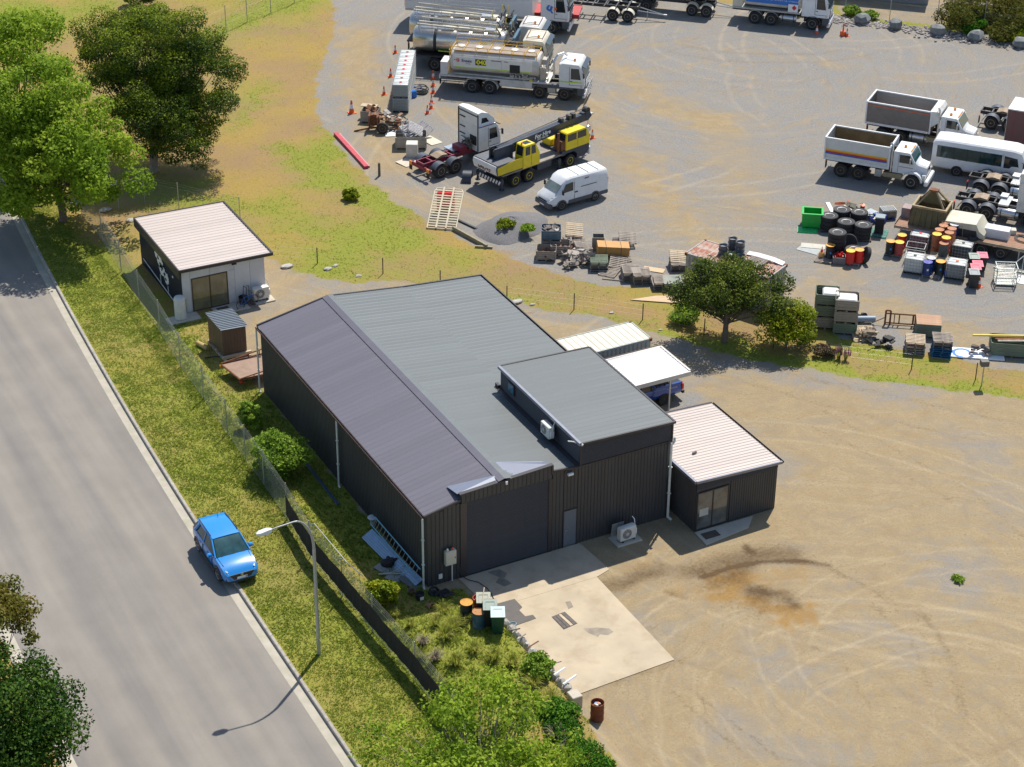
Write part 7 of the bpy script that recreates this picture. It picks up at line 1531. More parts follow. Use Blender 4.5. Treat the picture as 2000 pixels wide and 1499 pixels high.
# timber bins
_bm={}
def timber_bin(loc,rz,label,m,group,h=.72,L=1.2,W=1.15,n=4,scale=1.0):
    t=thing('timber_bin',label,'bin',loc,rz,group,scale=scale);k=(m.name,h,L,W,n)
    if k not in _bm:
        ph=(h-.12)/n;a_=MB();a_.bx(-L/2,L/2,-.012,.012,.006,ph-.006);c_=MB();c_.bx(-.012,.012,-W/2+.03,W/2-.03,.006,ph-.006);f_=MB();f_.bx(-L/2+.03,L/2-.03,-W/2+.03,W/2-.03,0,.02);p_=MB();p_.bx(-.04,.04,-.04,.04,0,h-.12);e_=MB();e_.bx(-.05,.05,-W/2,W/2,0,.10)
        _bm[k]=tuple(x.mesh(nm,m)for x,nm in((a_,'side_board'),(c_,'end_board'),(f_,'floor'),(p_,'corner_post'),(e_,'skid'))),ph
    (a_,c_,f_,p_,e_),ph=_bm[k]
    for i in range(n):
        for s_ in(-1,1):place_mesh('side_board',a_,t,(0,s_*(W/2-.012),.12+i*ph));place_mesh('end_board',c_,t,(s_*(L/2-.013),0,.12+i*ph))
    place_mesh('floor',f_,t,(0,0,.105))
    for x in(-1,1):
        for y in(-1,1):place_mesh('corner_post',p_,t,(x*(L/2-.07),y*(W/2-.07),.12))
    for x in(-L/2+.08,0,L/2-.08):place_mesh('skid',e_,t,(x,0,0))
    return t
for(px,wh)in(((1611,634),'left'),((1649,645),'right')):
    p=at(*px)
    for k in range(3):
        mm=(wood,woodg,woodg)[k]if wh=='left' else(woodg,wood,wood)[k]
        timber_bin((p.x,p.y,p.z+k*.80),-.62,'%s timber bin of the %s stack beside the spreading tree'%(('bottom','middle','top')[k],wh),mm,'timber bins in two stacks',.78,1.45,1.35)
    c_=MB();c_.bbx(-.42 if wh=='left' else-.6,.6,-.5,.5,0,.12,.08);o=c_.build('foam_block',mat('pale_foam',(.62,.62,.60),.8,var=.05));o.location=(p.x+(.12 if wh=='left' else 0),p.y,p.z+2.22);o.rotation_euler=(0,0,-.62);tag(o,'white foam block inside the top bin of the %s stack'%wh,'foam block')
p=at(1811,652);timber_bin(p,-.62,'green stained timber bin with brown board lid behind the pallet stacks',woodg,'single timber bins',.95,1.5,1.3)
for k in range(5):o=MB().bx(-.76,.76,-.13,.13,0,.02).build('lid_board',mat('brown_board',(.40,.24,.15),.8,var=.15));
for o in[x for x in C.objects if x.name.startswith('lid_board')]:
    k=int(o.name[-1])if '.' in o.name else 0;o.parent=[x for x in C.objects if x.get('label','').startswith('green stained timber bin')][0];o.location=(0,-.54+k*.27,.955)
pallet_stack((1787,684),6,-.62,'in the left stack right of the rusty frame',(wood,wood,wood,wood,mat('pink_wood',(.36,.24,.2),.8),wood2));pallet_stack((1838,690),8,-.62,'in the blue and grey stack at the bank edge',(mat('blue_wood',(.015,.13,.28),.7,var=.2,dirt=.3),)*5+(woodd,wood,wood))
pallet(at(1685,640),-.4,'pallet carrying the pale blue roll by the bin stacks',wood2);o=MB().cyl((-.9,0,0),(.9,0,0),.20,None,12).build('roll',mat('blue_grey_roll',(.22,.29,.36),.5),None,40);o.location=at(1680,634,.38);o.rotation_euler=(0,0,-.45);tag(o,'pale blue-grey roll lying on the pallet by the bin stacks','roll')
junk('scrap_heap','black plastic parts behind the blue-grey roll','scrap',(1676,627),black,9,(.6,.3),.4,21,-.4);pallet(at(1683,660),-.5,'broken pallet with loose stones and bark in the grass',wood2,tilt=(.05,.03));junk('rubble','stones and bark heaped on the broken pallet','rubble',(1688,658),mat('bark_stone',(.22,.17,.12),.9,var=.3),14,(.6,.4),.25,22,0,wood2,.14)
junk('scrap_heap','black torn plastic heap in the grass below the roll','scrap',(1720,678),black,12,(.7,.35),.5,23,-.5)
t=thing('pallet_fork_frame','rusty brown lifting frame standing in the gravel beyond the pallet stacks','frame',at(1755,635),-.62);b=MB();b.tube([(-.85,0,0),(-.85,0,.95),(-.55,0,.95),(-.55,0,0)],.06,6);b.tube([(.85,0,.1),(.85,0,.75),(1.0,0,.75),(1.0,0,0)],.06,6);b.cyl((-.85,0,.75),(.95,0,.75),.05,None,6);b.cyl((-.85,0,.1),(.95,0,.1),.05,None,6)
b.cyl((0,0,.1),(0,0,.75),.04,None,6);b.cyl((-.3,0,.1),(-.3,0,.75),.03,None,6);b.cyl((-.8,0,.5),(-1.9,-.3,.03),.03,None,5);b.build('frame',rust,t)
t=thing('sign_board','white sign board with blue arc lying flat on the bank','sign',at(1908,693),-.62);b=MB();b.bx(-1.6,1.6,-.6,.6,.02,.09);b.build('board',whitep,t);b=MB();ri,ro=.42,.62
b.add([(-.9+r*math.cos(a),-.1+r*math.sin(a),.094)for a in[math.radians(20+i*32)for i in range(9)]for r in(ri,ro)],[(2*i,2*i+1,2*i+3,2*i+2)for i in range(8)]);b.build('blue_arc',blueprint,t)
junk('scrap_heap','dark offcuts and slats piled on the fallen sign board','scrap',(1914,692),woodd,6,(.45,.3),.3,31,-.6,wood,.1)
p=at(1974,690);timber_bin(p,-.62,'long green stained timber bin at the right edge under a yellow pole',woodg,'single timber bins',.95,2.6,1.3,3);
o=MB().cyl((-2.3,0,0),(2.3,0,0),.07,None,8).build('yellow_pole',yellow,None,40);o.location=(p.x,p.y+.2,p.z+1.10);o.rotation_euler=(0,0,-.50);tag(o,'long yellow pole lying across the long timber bin','pole')
for k in range(3):o=MB().bx(-1.2,1.2,-.1,.1,0,.04).build('plank',(wood2,rust,wood)[k]);o.location=(p.x+.1,p.y+.45-.24*k-.3,p.z+.965);o.rotation_euler=(0,0,-.6+.06*k);tag(o,('pale plank on the long timber bin, farthest of three','brown plank on the long timber bin, middle of three','grey plank on the long timber bin, nearest of three')[k],'plank')
t=thing('post_box','small dark box on a thin post standing on the grass bank','post box',at(1917,753),-.4);b=MB();b.cyl((0,0,0),(0,0,1.35),.035,None,6);b.build('post',galv,t);b=MB();b.bbx(-.24,.24,-.2,.2,1.351,1.68,.02);b.build('box',mat('dark_box',(.12,.11,.10),.6),t)
# middle row of crates and pallets
GC='old crates on the grass edge'
for px,m,rz,lb,dz in(((1067,504),wood,-.55,'empty grey timber crate nearest the grass',0),((1094,494),wood,-.5,'small grey crate behind the nearest one',0),((1076,484),wood,-.5,'grey crate under the blue crate of scrap',0),((1076,484),mat('blue_grey_crate',(.10,.15,.2),.7,var=.25,dirt=.4),-.5,'blue-grey crate full of scrap on top of another crate',.74)):
    timber_bin(at(px[0],px[1],dz),rz,lb,m,GC,.74,1.3,1.15)
junk('scrap_heap','pale scrap filling the blue-grey crate','scrap',(1076,484),mat('pale_scrap',(.4,.36,.33),.8,var=.4),9,(.4,.35),.2,41,0,woodd,1.15);junk('scrap_heap','rusty bits in the bottom of the empty grey crate','scrap',(1067,504),rust,5,(.35,.35),.1,42,0,None,.2)
junk('scrap_heap','heap of red and grey steel beside the crates','scrap',(1108,488),mat('rosy_scrap',(.3,.12,.1),.7,var=.3),9,(.8,.6),.5,43,.3,wood);pallet_stack((1124,478),3,-.5,'behind the blue-grey crate',(wood,));pallet(at(1121,470,.75),-.5,'pale pallet tilted on top of the stack behind the crates',wood2,None,(.35,.1))
junk('timber_heap','collapsed heap of broken pallet timber right of the crates','timber',(1130,515),wood,22,(1.0,.7),.7,44,-.3,mat('pale_timber',(.42,.37,.32),.85,var=.2));pallet(at(1138,500,.65),-.4,'broken pallet on top of the collapsed timber heap',wood,None,(-.15,.2))
pallet_stack((1170,524),5,-.5,'with green tint beside the orange box',(wood,woodd,wood,woodg,woodg));pallet(at(1190,534),-.9,'splayed pallet in the grass in front of the green tinted stack',wood,None,(.05,.0));pallet(at(1207,520,.2),-.6,'leaning pallet right of the green tinted stack',wood,None,(.25,.15));pallet(at(1215,505,.1),-.4,'grey pallet half under the orange box',wood,None,(.15,.1))
t=thing('timber_box','large orange-brown plywood box lying on pallets','box',at(1196,503,.35),-.55);t.rotation_euler=(-.05,.06,-.45);b=MB();b.bx(-1.05,1.05,-.55,.55,0,.6);b.build('body',mat('orange_ply',(.50,.26,.07),.6,var=.12,dirt=.2),t)
for x in(-.5,.5):b=MB();b.bx(x-.02,x+.02,-.555,.555,.1,.604);b.build('seam',woodd,t)
t=thing('steel_locker','upright grey open locker behind the orange plywood box','locker',at(1168,486,.0),-.5);b=MB()
for s_ in(-1,1):b.bx(-.4,.4,s_*.33-.02,s_*.33+.02,0,.95);b.bx(s_*.38-.02,s_*.38+.02,-.31,.31,0,.95)
b.bx(-.36,.36,-.31,.31,.3,.34);b.build('body',mat('grey_locker',(.2,.2,.19),.6,metal=.3),t)
pallet_stack((1213,482),3,-.45,'behind the orange plywood box',(wood,wood,woodd));pallet(at(1225,478,.45),-.45,'tilted pallet right of the stack behind the orange box',wood,None,(.2,.1))
for k_,px in enumerate(((1231,543),(1252,549))):pallet_stack(px,5,-.42,'in the %s half of the long grey pallet row'%('left','right')[k_],(wood,))
pallet_stack((1292,560),4,-.42,'in the low stack left of the spreading tree',(wood,woodd,wood,wood));pallet_stack((1312,562),4,-.42,'in the low pale topped stack against the tree',(wood,woodd,wood,mat('pale_green_wood',(.33,.38,.33),.8,var=.15)))
pallet_stack((1326,524),4,-.42,'in the stack left of the rusty container',(woodd,wood,wood,wood));pallet(at(1324,520,.62),-.42,'pale pallet tilted on top of the stack left of the rusty container',wood2,None,(.28,.1));
o=MB().prism([(-1.9,-.2),(1.2,-.75),(1.8,.0),(1.6,.35),(-.2,.3)],.0,.03,'xy').build('plywood_sheet',mat('peach_ply',(.52,.37,.22),.7,var=.08));o.location=at(1288,584,.04);o.rotation_euler=(0,0,-.45);tag(o,'curved pale plywood sheet lying on the grass left of the tree','sheet')
o=MB().bx(-.7,.7,-.3,.3,0,.03).build('plywood_sheet',mat('peach_ply',(0,0,0)));o.location=at(1277,528,.02);o.rotation_euler=(0,0,-.8);tag(o,'small pale board lying between the pallet row and the tilted pallet','sheet')
o=MB().cyl((0,0,.04),(1.1,-.9,.04),.04,None,5).build('timber_stick',wood2);o.location=at(1176,546);tag(o,'pale stick in the grass in front of the pallets','stick')
# on the rusty container: wheel rims, sheet, pallet
e=Vector((math.cos(RC.rotation_euler.z),math.sin(RC.rotation_euler.z),0));f_=Vector((-e.y,e.x,0));o0=Vector(RC.location)
b=MB();b.lathe([(.29,0),(.31,.02),(.27,.05),(.27,.25),(.31,.28),(.29,.30),(.25,.28),(.2,.16),(.08,.15)],18);rimm=b.mesh('wheel_rim',mat('grey_rims',(.13,.14,.15),.4,metal=.4,var=.2),40)
for i,(u,v,k)in enumerate(((2.3,.75,0),(2.3,.75,1),(2.3,.75,2),(2.95,.6,0),(2.95,.6,1),(2.95,.6,2),(2.0,.1,0),(2.0,.1,1),(2.7,-.05,0),(3.3,.1,0))):
    r_=place_mesh('wheel_rim',rimm,None,o0+e*u+f_*v+Vector((0,0,2.585+k*.31)));tag(r_,['bottom rim of the left back pile','middle rim of the left back pile','top rim of the left back pile','bottom rim of the right back pile','middle rim of the right back pile','top rim of the right back pile','lower rim of the front left pile','upper rim of the front left pile','single rim in front with pale centre','single rim at the right of the piles'][i]+' on the rusty container','wheel rim','wheel rims on the rusty container')
b=MB();b.lathe([(.12,.16),(.12,.2)],12);o=b.build('hub_cap',whitep,None);o.location=o0+e*2.7+f_*-.05+Vector((0,0,2.60));tag(o,'white hub cap inside the front rim on the rusty container','hub cap')
o=MB().prism([(-1.3,0),(-.6,.10),(.5,.12),(1.3,0),(1.3,-.03),(.5,.09),(-.6,.07),(-1.3,-.03)],-.18,.18,'xz').build('metal_sheet',whitep);o.location=o0+e*4.6+f_*1.0+Vector((0,0,2.66));o.rotation_euler=(.3,0,RC.rotation_euler.z);tag(o,'bent white metal strip along the far edge of the rusty container roof','metal strip')
p_=o0+e*4.4+f_*.15+Vector((0,0,2.60));pallet(p_,RC.rotation_euler.z,'grey pallet lying on the rusty container roof',wood)
# rack, beams, gravel heap
t=thing('steel_rack','pale slatted steel gate lying tilted at the yard edge','gate',at(862,447),0);A_=at(834,447);B_=at(890,451);d=B_-A_;th=math.atan2(d.y,d.x);t.location=A_;t.rotation_euler=(math.radians(24),0,th);W_=d.length;Hh=3.6
rk=mat('cream_steel_rack',(.60,.53,.38),.6,var=.1,dirt=.4,dcol=(.35,.2,.12));b=MB();b.tube([(0,0,.1),(W_,0,.1),(W_,Hh*.93,.1),(W_*.93,Hh,.1),(W_*.07,Hh,.1),(0,Hh*.93,.1),(0,0,.1)],.045,6);b.build('frame',rk,t)
for k in range(15):b=MB();y=.22+k*(Hh-.4)/14;b.bx(.05,W_-.05,y-.045,y+.045,.08,.13);b.build('slat',rk,t)
for x in(W_*.32,W_*.66):b=MB();b.bx(x-.06,x+.06,0,Hh+.1,.14,.20);b.build('upright',rk,t)
o=MB().bbx(-.6,.6,-.25,.25,0,1.5,.06).build('red_box',red);o.location=at(871,412,-.0);o.rotation_euler=(0,0,th);o.scale=(1,1,.95);tag(o,'red box supporting the far end of the tilted slatted gate','box')
for(a1,a2,m,lb,hh)in(((893,431),(974,469),blackp,'thin black and white channel lying right of the slatted gate',.12),((885,450),(951,486),mat('khaki_beam',(.25,.22,.14),.7,var=.2),'long khaki steel beam lying below the slatted gate',.30),((928,484),(962,486),mat('khaki_beam',(0,0,0)),'short cross beam at the end of the khaki beam',.15)):
    A_,B_=at(*a1),at(*a2);d=B_-A_;o=MB().bx(0,d.length,-.07,.07,0,hh).build('steel_beam',m);o.location=A_;o.rotation_euler=(0,0,math.atan2(d.y,d.x));tag(o,lb,'beam')
A_,B_=at(656,264),at(716,330);d=B_-A_;t=thing('steel_beam','long faded red steel beam lying on the dry grass','beam',A_,math.atan2(d.y,d.x));b=MB();b.bx(0,d.length,-.16,.16,0,.22);b.build('web',mat('faded_red_beam',(.45,.04,.06),.55,var=.2),t);b=MB();b.bx(.1,d.length-.1,.17,.30,.0,.14);b.build('flange',mat('pink_beam',(.55,.25,.25),.6),t)
t=thing('fence_post','short black wooden post standing alone near the dismantled truck','post',at(741,344));b=MB();b.cyl((0,0,-.1),(0,0,1.0),.10,.09,7);b.build('post',woodd,t)
# scrap crates at the top left
timber_bin(at(724,236),-.7,'square crate with plank lid and scrap at the top of the scrap group',mat('grey_wood_bin',(.30,.28,.24),.8,var=.2),GC,.95,1.25,1.2,4);o=MB().bx(-.62,.62,-.3,.3,0,.05).build('board',wood2);o.location=at(724,232,.97);o.location.y+=.2;o.rotation_euler=(0,0,-.7);tag(o,'pale board over the back half of the square scrap crate','board')
junk('scrap_heap','rusty scrap heaped in the square crate','scrap',(726,236),rust,7,(.4,.3),.2,51,0,None,.75)
t=thing('scrap_machine','rusty brown machine frame with a road wheel beside the square crate','machine',at(742,254),-.5);b=MB();b.bx(-.8,-.7,-.5,.5,.3,1.3);b.bx(-.2,-.1,-.5,.5,.3,1.2);b.bx(-.8,.3,-.5,-.4,.3,.42);b.bx(-.8,.3,.4,.5,1.0,1.12);b.cyl((-1.9,-.4,.05),(-.6,-.3,.3),.05,None,5);b.cyl((-1.9,-.4,.05),(-.5,.3,.1),.05,None,5);b.build('frame',rust,t);b=MB();b.lathe([(.45,-.2),(.45,.2)],16,'y',(-.4,0,.85));b.build('flywheel',rust,t)
wheel(t,.25,-.75,.45,.25,None,mat('rim_brown',(.2,.12,.06),.7),-1,.06)
for i,(px,mm,m2)in enumerate((((765,240),mat('pale_rust',(.30,.17,.10),.8,var=.3),mat('pale_scrap',(0,0,0))),((778,252),rust,dgear))):junk('scrap_heap',('pale and rusty engine parts heap behind the ladder crate','dark rusty engine parts heap left of the ladder crate')[i],'scrap',px,mm,15,(.8,.55),.8,60+i,-.3,m2)
t=timber_bin(at(803,285),-.45,'long grey crate overflowing with ladders and pallets',mat('grey_wood_bin',(0,0,0)),GC,.95,2.3,1.5,3)
for k,(dx,dy,a1,a2)in enumerate(((-.5,.1,.5,.2),(.1,.2,.35,-.3),(.5,.0,-.4,.5))):pallet(at(803+dx*16,280,.85+.12*k),a1,('left grey pallet','middle grey pallet','right grey pallet')[k]+' standing tilted in the long crate',mat('silver_wood',(.40,.39,.40),.7,var=.15),'pallets in the long crate',(.7-.25*k,a2))
pallet(at(826,268,.55),.3,'grey slatted pallet leaning beyond the right end of the long crate',mat('silver_wood',(0,0,0)),None,(.5,-.5))
t=thing('ladder','small pale ladder standing in the long crate','ladder',at(795,285,.5));b=MB()
for x in(-.2,.2):b.cyl((x,0,0),(x,.5,1.5),.03,None,5)
for k in range(5):b.cyl((-.2,.1*k,.3*k),(.2,.1*k,.3*k),.02,None,5)
b.build('frame',alu,t)
for px,rz,mm,lb,s2 in(((770,262),-.3,whitep,'white slatted panel on the ground left of the long crate',(.7,.5)),((842,276),.2,mat('beige_sheet',(.55,.48,.38),.7),'beige board on the ground right of the long crate',(.5,.75)),((797,318),.3,mat('beige_sheet',(0,0,0)),'beige plate with rust spots below the white cabinet',(.7,.6))):
    o=MB().bx(-s2[0],s2[0],-s2[1],s2[1],.02,.06).build('flat_panel',mm);o.location=at(*px);o.rotation_euler=(.03,.02,rz);tag(o,lb,'panel')
t=thing('cabinet','small off-white metal cabinet beside the maroon chassis','cabinet',at(805,306),-.5);b=MB();b.bbx(-.42,.42,-.4,.4,.02,1.1,.03);b.build('body',mat('off_white_cabinet',(.55,.52,.46),.5,var=.08,dirt=.3),t);b=MB();b.bx(.05,.3,-.415,-.401,.35,.65);b.build('vent',galv,t)
t=thing('hose_coil','coil of dark hoses on the gravel right of the white tank row','hose',at(822,182));b=MB();r_=random.Random(9)
for k in range(5):ra_=.45+.08*k;ox,oy=r_.uniform(-.1,.1),r_.uniform(-.25,.25)+(.5 if k>2 else 0);b.tube([(ox+ra_*math.cos(a*.52),oy+ra_*.9*math.sin(a*.52),.05+.05*k)for a in range(13)],.045,5)
b.build('hose',blackp,t);b=MB();b.tube([(.3*math.cos(a*.6),.5+.3*math.sin(a*.6),.34)for a in range(11)],.04,5);b.build('blue_hose',bluep,t)
o=MB().bbx(-.25,.25,-.2,.2,0,.55,.06).build('jerry_can',mat('mid_blue_plastic',(.01,.16,.55),.4));o.location=at(807,190);tag(o,'blue plastic container between the tank row and the hose coil','container')
# ------------------------------------------------------------------ beside the small office and the workshop wall
t=thing('tool_shed','small brown garden shed with grey corrugated lean roof on timber bearers','shed',(-.75,26.75,0),0.02);brn=mat('brown_steel',(.115,.075,.055),.55,var=.1)
b=MB();b.bx(0,1.5,0,2.3,.3,2.0);b.build('wall',brn,t)
for i in range(8):lay1('wall_sheet',Vector((i*.1875,-.01,.3)),Vector((1,0,0)),1.72,.1875,brn,t,.1875,.015)
for i in range(9):lay1('wall_sheet',Vector((-.01,2.3-i*.2555,.3)),Vector((0,-1,0)),1.72,.2555,brn,t,.2555,.015)
lay('roof_sheet',(-.1,-.1,2.1),(1,0,-.06),(0,1,0),1.72,2.5,mat('blue_grey_roof',(.16,.19,.22),.4,var=.06),t,.85,.2,.05)
for y in(-.15,1.0,2.2):b=MB();b.bx(-.1,1.75,y,y+.15,.12,.29);b.build('bearer',wood2,t)
for x in(-.05,1.5):b=MB();b.bx(x,x+.15,-.3,2.5,0,.119);b.build('bearer',wood2,t)
t=thing('water_heater','white cylindrical water heater against the corner of the small office','water heater',(-1.25,32.9,.1));b=MB();b.lathe([(.36,0),(.36,1.35),(.30,1.45),(.05,1.5)],20);b.build('tank',mat('off_white_tank',(.62,.62,.58),.4),t,40);b=MB();b.cyl((.42,0,.2),(.42,0,1.2),.04,None,6);b.build('pipe',galv,t)
for(x0_,x1_,y0_,y1_,lb)in((-2.1,-.1,32.3,33.3,'concrete pad under the water heater'),(.9,3.1,32.2,33.3,'concrete step at the small office sliding door'),(3.6,4.9,32.5,33.3,'concrete pad under the office air conditioner')):o=MB().bx(x0_,x1_,y0_,y1_,-.05,.08).build('concrete_pad',conc);tag(o,lb,'pad')
o=MB().bx(1.15,1.9,32.5,33.1,.081,.10).build('door_mat',mat('door_mat',(0,0,0)));tag(o,'brown mat at the small office door','mat')
aircon('air_conditioner','white air conditioner unit on the pad behind the blue bicycle',(4.1,33.0,.08),0,s=1.25)
t=thing('bicycle','blue bicycle leaning by the air conditioner at the small office','bicycle',(2.55,32.45,0),.25);
for x in(0,1.02):
    b=MB();n=20
    for i in range(n):a,c_=2*PI*i/n,2*PI*(i+1)/n;b.cyl((x+.32*math.cos(a),0,.33+.32*math.sin(a)),(x+.32*math.cos(c_),0,.33+.32*math.sin(c_)),.022,None,5,False)
    for i in range(6):a=PI*i/6;b.cyl((x+.3*math.cos(a),0,.33+.3*math.sin(a)),(x-.3*math.cos(a),0,.33-.3*math.sin(a)),.006,None,3)
    b.build('wheel',blackp,t)
b=MB();b.tube([(0,0,.33),(.38,0,.32),(.28,0,.78),(0,0,.33)],.022,6);b.tube([(.38,0,.32),(.86,0,.72),(.30,0,.72)],.026,6);b.tube([(1.02,0,.33),(.86,0,.75),(.83,0,.92)],.022,6);b.build('frame',mat('bike_blue',(.01,.12,.42),.3),t);b=MB();b.bbx(.15,.42,-.06,.06,.84,.90,.02);b.cyl((.28,0,.75),(.28,0,.85),.015,None,5);b.build('saddle',black,t);b=MB();b.tube([(.75,-.28,1.0),(.83,-.1,.94),(.83,.1,.94),(.75,.28,1.0)],.016,5);b.build('handlebar',black,t)
t=thing('bin','dark basket with wire racks against the small office wall beside the bicycle','basket',(2.95,33.05,.02));b=MB();b.lathe([(.25,0),(.30,.5),(.27,.5),(.22,.05)],14);b.build('basket',black,t);b=MB();b.tube([(.2,0,.5),(.3,.1,1.0),(.1,.1,1.2),(0,0,.5)],.02,5);b.tube([(.4,0,.3),(.45,.1,1.1),(.3,.1,1.15)],.02,5);b.build('wire_rack',black,t)
t=thing('bucket','dark tub with pale contents on the gravel near the trailer','tub',P(435,686));b=MB();b.lathe([(.19,0),(.24,.42),(.21,.42),(.18,.3),(.01,.3)],16);b.build('tub',black,t,40);b=MB();b.lathe([(.15,.3),(.1,.36)],10);b.build('contents',whitep,t)
o=MB().cyl((-.5,0,.16),(.5,0,.16),.16,None,10).build('log',mat('sawn_log',(.42,.30,.12),.8),None,40);o.location=P(396,680);o.rotation_euler=(0,0,1.9);tag(o,'yellowish log lying at the corner of the brown shed','log')
t=thing('tow_bar','dark steel tow bar lying on the ground near the tub','tow bar',P(420,698));b=MB();b.tube([(-.6,.1,.05),(0,0,.05),(.6,-.35,.05)],.04,5);b.build('bar',blackp,t)
# flat trailer
Q=[P0(*p,.62)for p in((432,712),(470,742),(514,722),(512,676))]
t=thing('car_trailer','flat rust-brown car trailer parked at the back corner of the shed','trailer',(Q[1].x,Q[1].y,0));rel=lambda v:(v.x-Q[1].x,v.y-Q[1].y)
b=MB();poly=[rel(Q[0]),rel(Q[1]),(2.6,.95),(2.2,3.1)];b.prism([rel(Q[0]),rel(Q[1]),(2.35,-.1),(2.35,2.3)],.55,.62,'xy');b.build('deck',mat('trailer_deck',(.30,.20,.145),.8,var=.12,dirt=.3),t)
for(a1,a2)in((rel(Q[0]),(2.35,2.3)),(rel(Q[1]),(2.35,-.1))):
    b=MB();b.cyl((*a1,.68),(a2[0],a2[1],.98),.04,None,6);b.cyl((*a1,.62),(a2[0],a2[1],.66),.05,None,6)
    for f in(.35,.65,.9):x,y=a1[0]+(a2[0]-a1[0])*f,a1[1]+(a2[1]-a1[1])*f;b.cyl((x,y,.62),(x,y,.68+.3*f),.03,None,5)
    b.build('side_rail',rust,t);wheel(t,a1[0]+(a2[0]-a1[0])*.86,a1[1]+(a2[1]-a1[1])*.86-.25,.32,.2,None,rimg,-1,.04)
b=MB();b.cyl((*rel(Q[0]),.60),(*rel(Q[1]),.60),.06,None,6);b.build('tail_beam',rust,t)
for k in(0,1):b=MB();v=rel(Q[k]);b.box((v[0],v[1],.5),(.16,.16,.12));b.build('tail_light',lamp_r if k else lamp_a,t)
# pipes along the shed wall
o=MB()
pa_,pb_=P0(598,905),P0(663,988)
for k in range(2):o.cyl((pa_.x-.1*k,pa_.y,.08),(pb_.x-.1*k,pb_.y,.08),.045,None,6)
o=o.build('plastic_pipe',mat('grey_blue_pipe',(.05,.09,.13),.5));tag(o,'long dark blue pipes lying in the grass along the shed wall','pipe');o['kind']='stuff'
t=thing('toilet_bowl','white toilet pan standing outside against the shed wall','toilet',P(728,1024),.4);b=MB();b.lathe([(.15,0),(.12,.12),(.17,.25),(.24,.38),(.26,.40)],18);b.build('bowl',mat('porcelain',(.62,.66,.68),.25,var=.03),t,50);b=MB();b.lathe([(.26,.401),(.27,.43),(.24,.45),(.01,.45)],20);b.build('lid',mat('porcelain',(0,0,0)),t,50)
# corrugated sheet leaning + ladder
A_=Vector((-.95,5.55,.25));B_=Vector((-.42,.55,.03))
t=thing('corrugated_sheet','long corrugated steel sheet leaning against the shed wall','roofing sheet',(0,0,0));d=(B_-A_);ex=d.normalized();up_=Vector((.8,0,.42));lay('sheet',A_-Vector((.25,0,.1)),ex,up_,d.length,.72,mat('blue_grey_sheet',(.30,.42,.52),.35,metal=.2,var=.1),t,.72,.12,.035)
t=thing('ladder','long blue aluminium ladder leaning between the sheet and the shed wall','ladder',(0,0,0));lm=mat('ladder_blue',(.16,.42,.50),.4,metal=.2);b=MB();a1,a2=Vector((-.62,5.6,.75)),Vector((-.36,.7,.42));w_=Vector((.22,0,.42))
b.cyl(a1,a2,.035,None,5);b.cyl(a1+w_,a2+w_,.035,None,5);b.build('stile',lm,t)
for k in range(14):b=MB();q=a1+(a2-a1)*((k+.5)/14);b.cyl(q,q+w_,.022,None,5);b.build('rung',mat('ladder_rung',(.38,.34,.24),.5,metal=.4),t)
t=thing('trestle','small folding steel stand beside the toilet pan','stand',P(740,1030));b=MB();b.tube([(-.3,0,0),(0,0,.6),(.3,.1,0)],.02,5);b.tube([(0,0,.6),(.5,-.4,.35)],.02,5);b.build('frame',galv,t)
for px,lb,r0 in(((768,1096),'black tyre lying in the grass under the leaning sheet',.36),((757,1104),'second black tyre overlapping the first under the sheet',.36)):
    t=thing('tyre',lb,'tyre',P(*px)+Vector((0,0,.14)));t.rotation_euler=(PI/2-.2,.1,.4);place_mesh('tyre_body',tyre_mesh(r0,.24,.2),t)
for px,sz,mm,rz,lb in(((752,1114),(.3,.55),mat('grey_tile',(.33,.33,.31),.8),.4,'grey board lying in the grass by the black tyres'),((770,1130),(.3,.4),mat('grey_tile',(0,0,0)),.6,'grey slab in the grass below the folded frame'),((800,1140),(.22,.6),mat('dark_tile',(.16,.17,.18),.8),.3,'dark grey slab near the shed corner')):
    o=MB().bx(-sz[0],sz[0],-sz[1],sz[1],.02,.06).build('slab_piece',mm);o.location=P(*px);o.rotation_euler=(.08,0,rz);tag(o,lb,'slab')
t=thing('folded_chair','folded pale metal frame lying among the slabs near the shed corner','frame',P(775,1124),-.2);b=MB();b.tube([(-.9,.2,.1),(.3,.1,.12),(.9,-.3,.08),(.2,-.1,.15),(-.9,.2,.1)],.03,5);b.tube([(-.3,.1,.12),(.5,.35,.3)],.025,5);b.build('frame',mat('pale_frame',(.5,.52,.45),.5),t)
t=thing('black_bucket','black bucket with white label on the bare soil near the shed corner','bucket',P(820,1170));b=MB();b.lathe([(.2,0),(.24,.34),(.22,.34),(.18,.2),(.01,.2)],14);b.build('bucket',black,t,40);b=MB();b.bx(-.1,.1,-.26,-.245,.08,.26);b.build('label_sticker',whitep,t)
t=thing('flower_pot','brown empty flower pot beside the black bucket','pot',P(804,1161));b=MB();b.lathe([(.14,0),(.2,.25),(.17,.25),(.12,.1),(.01,.1)],14);b.build('pot',mat('pot_brown',(.15,.1,.06),.8),t,40)
t=thing('hose_reel','black hose bundle at the foot of the shed corner downpipe','hose',P(846,1158));b=MB();b.T=Matrix.Rotation(.7,4,'X');b.tube([(.25*math.cos(a*.6),.25*math.sin(a*.6),.1+.01*a)for a in range(22)],.05,5);b.build('hose',black,t);b=MB();b.lathe([(.08,0),(.08,.2)],8,'y',(0,-.1,.15));b.build('core',galv,t)
junk('scrap_heap','dark plastic bits on the soil right of the hose bundle','scrap',(860,1165),black,5,(.35,.3),.15,71)
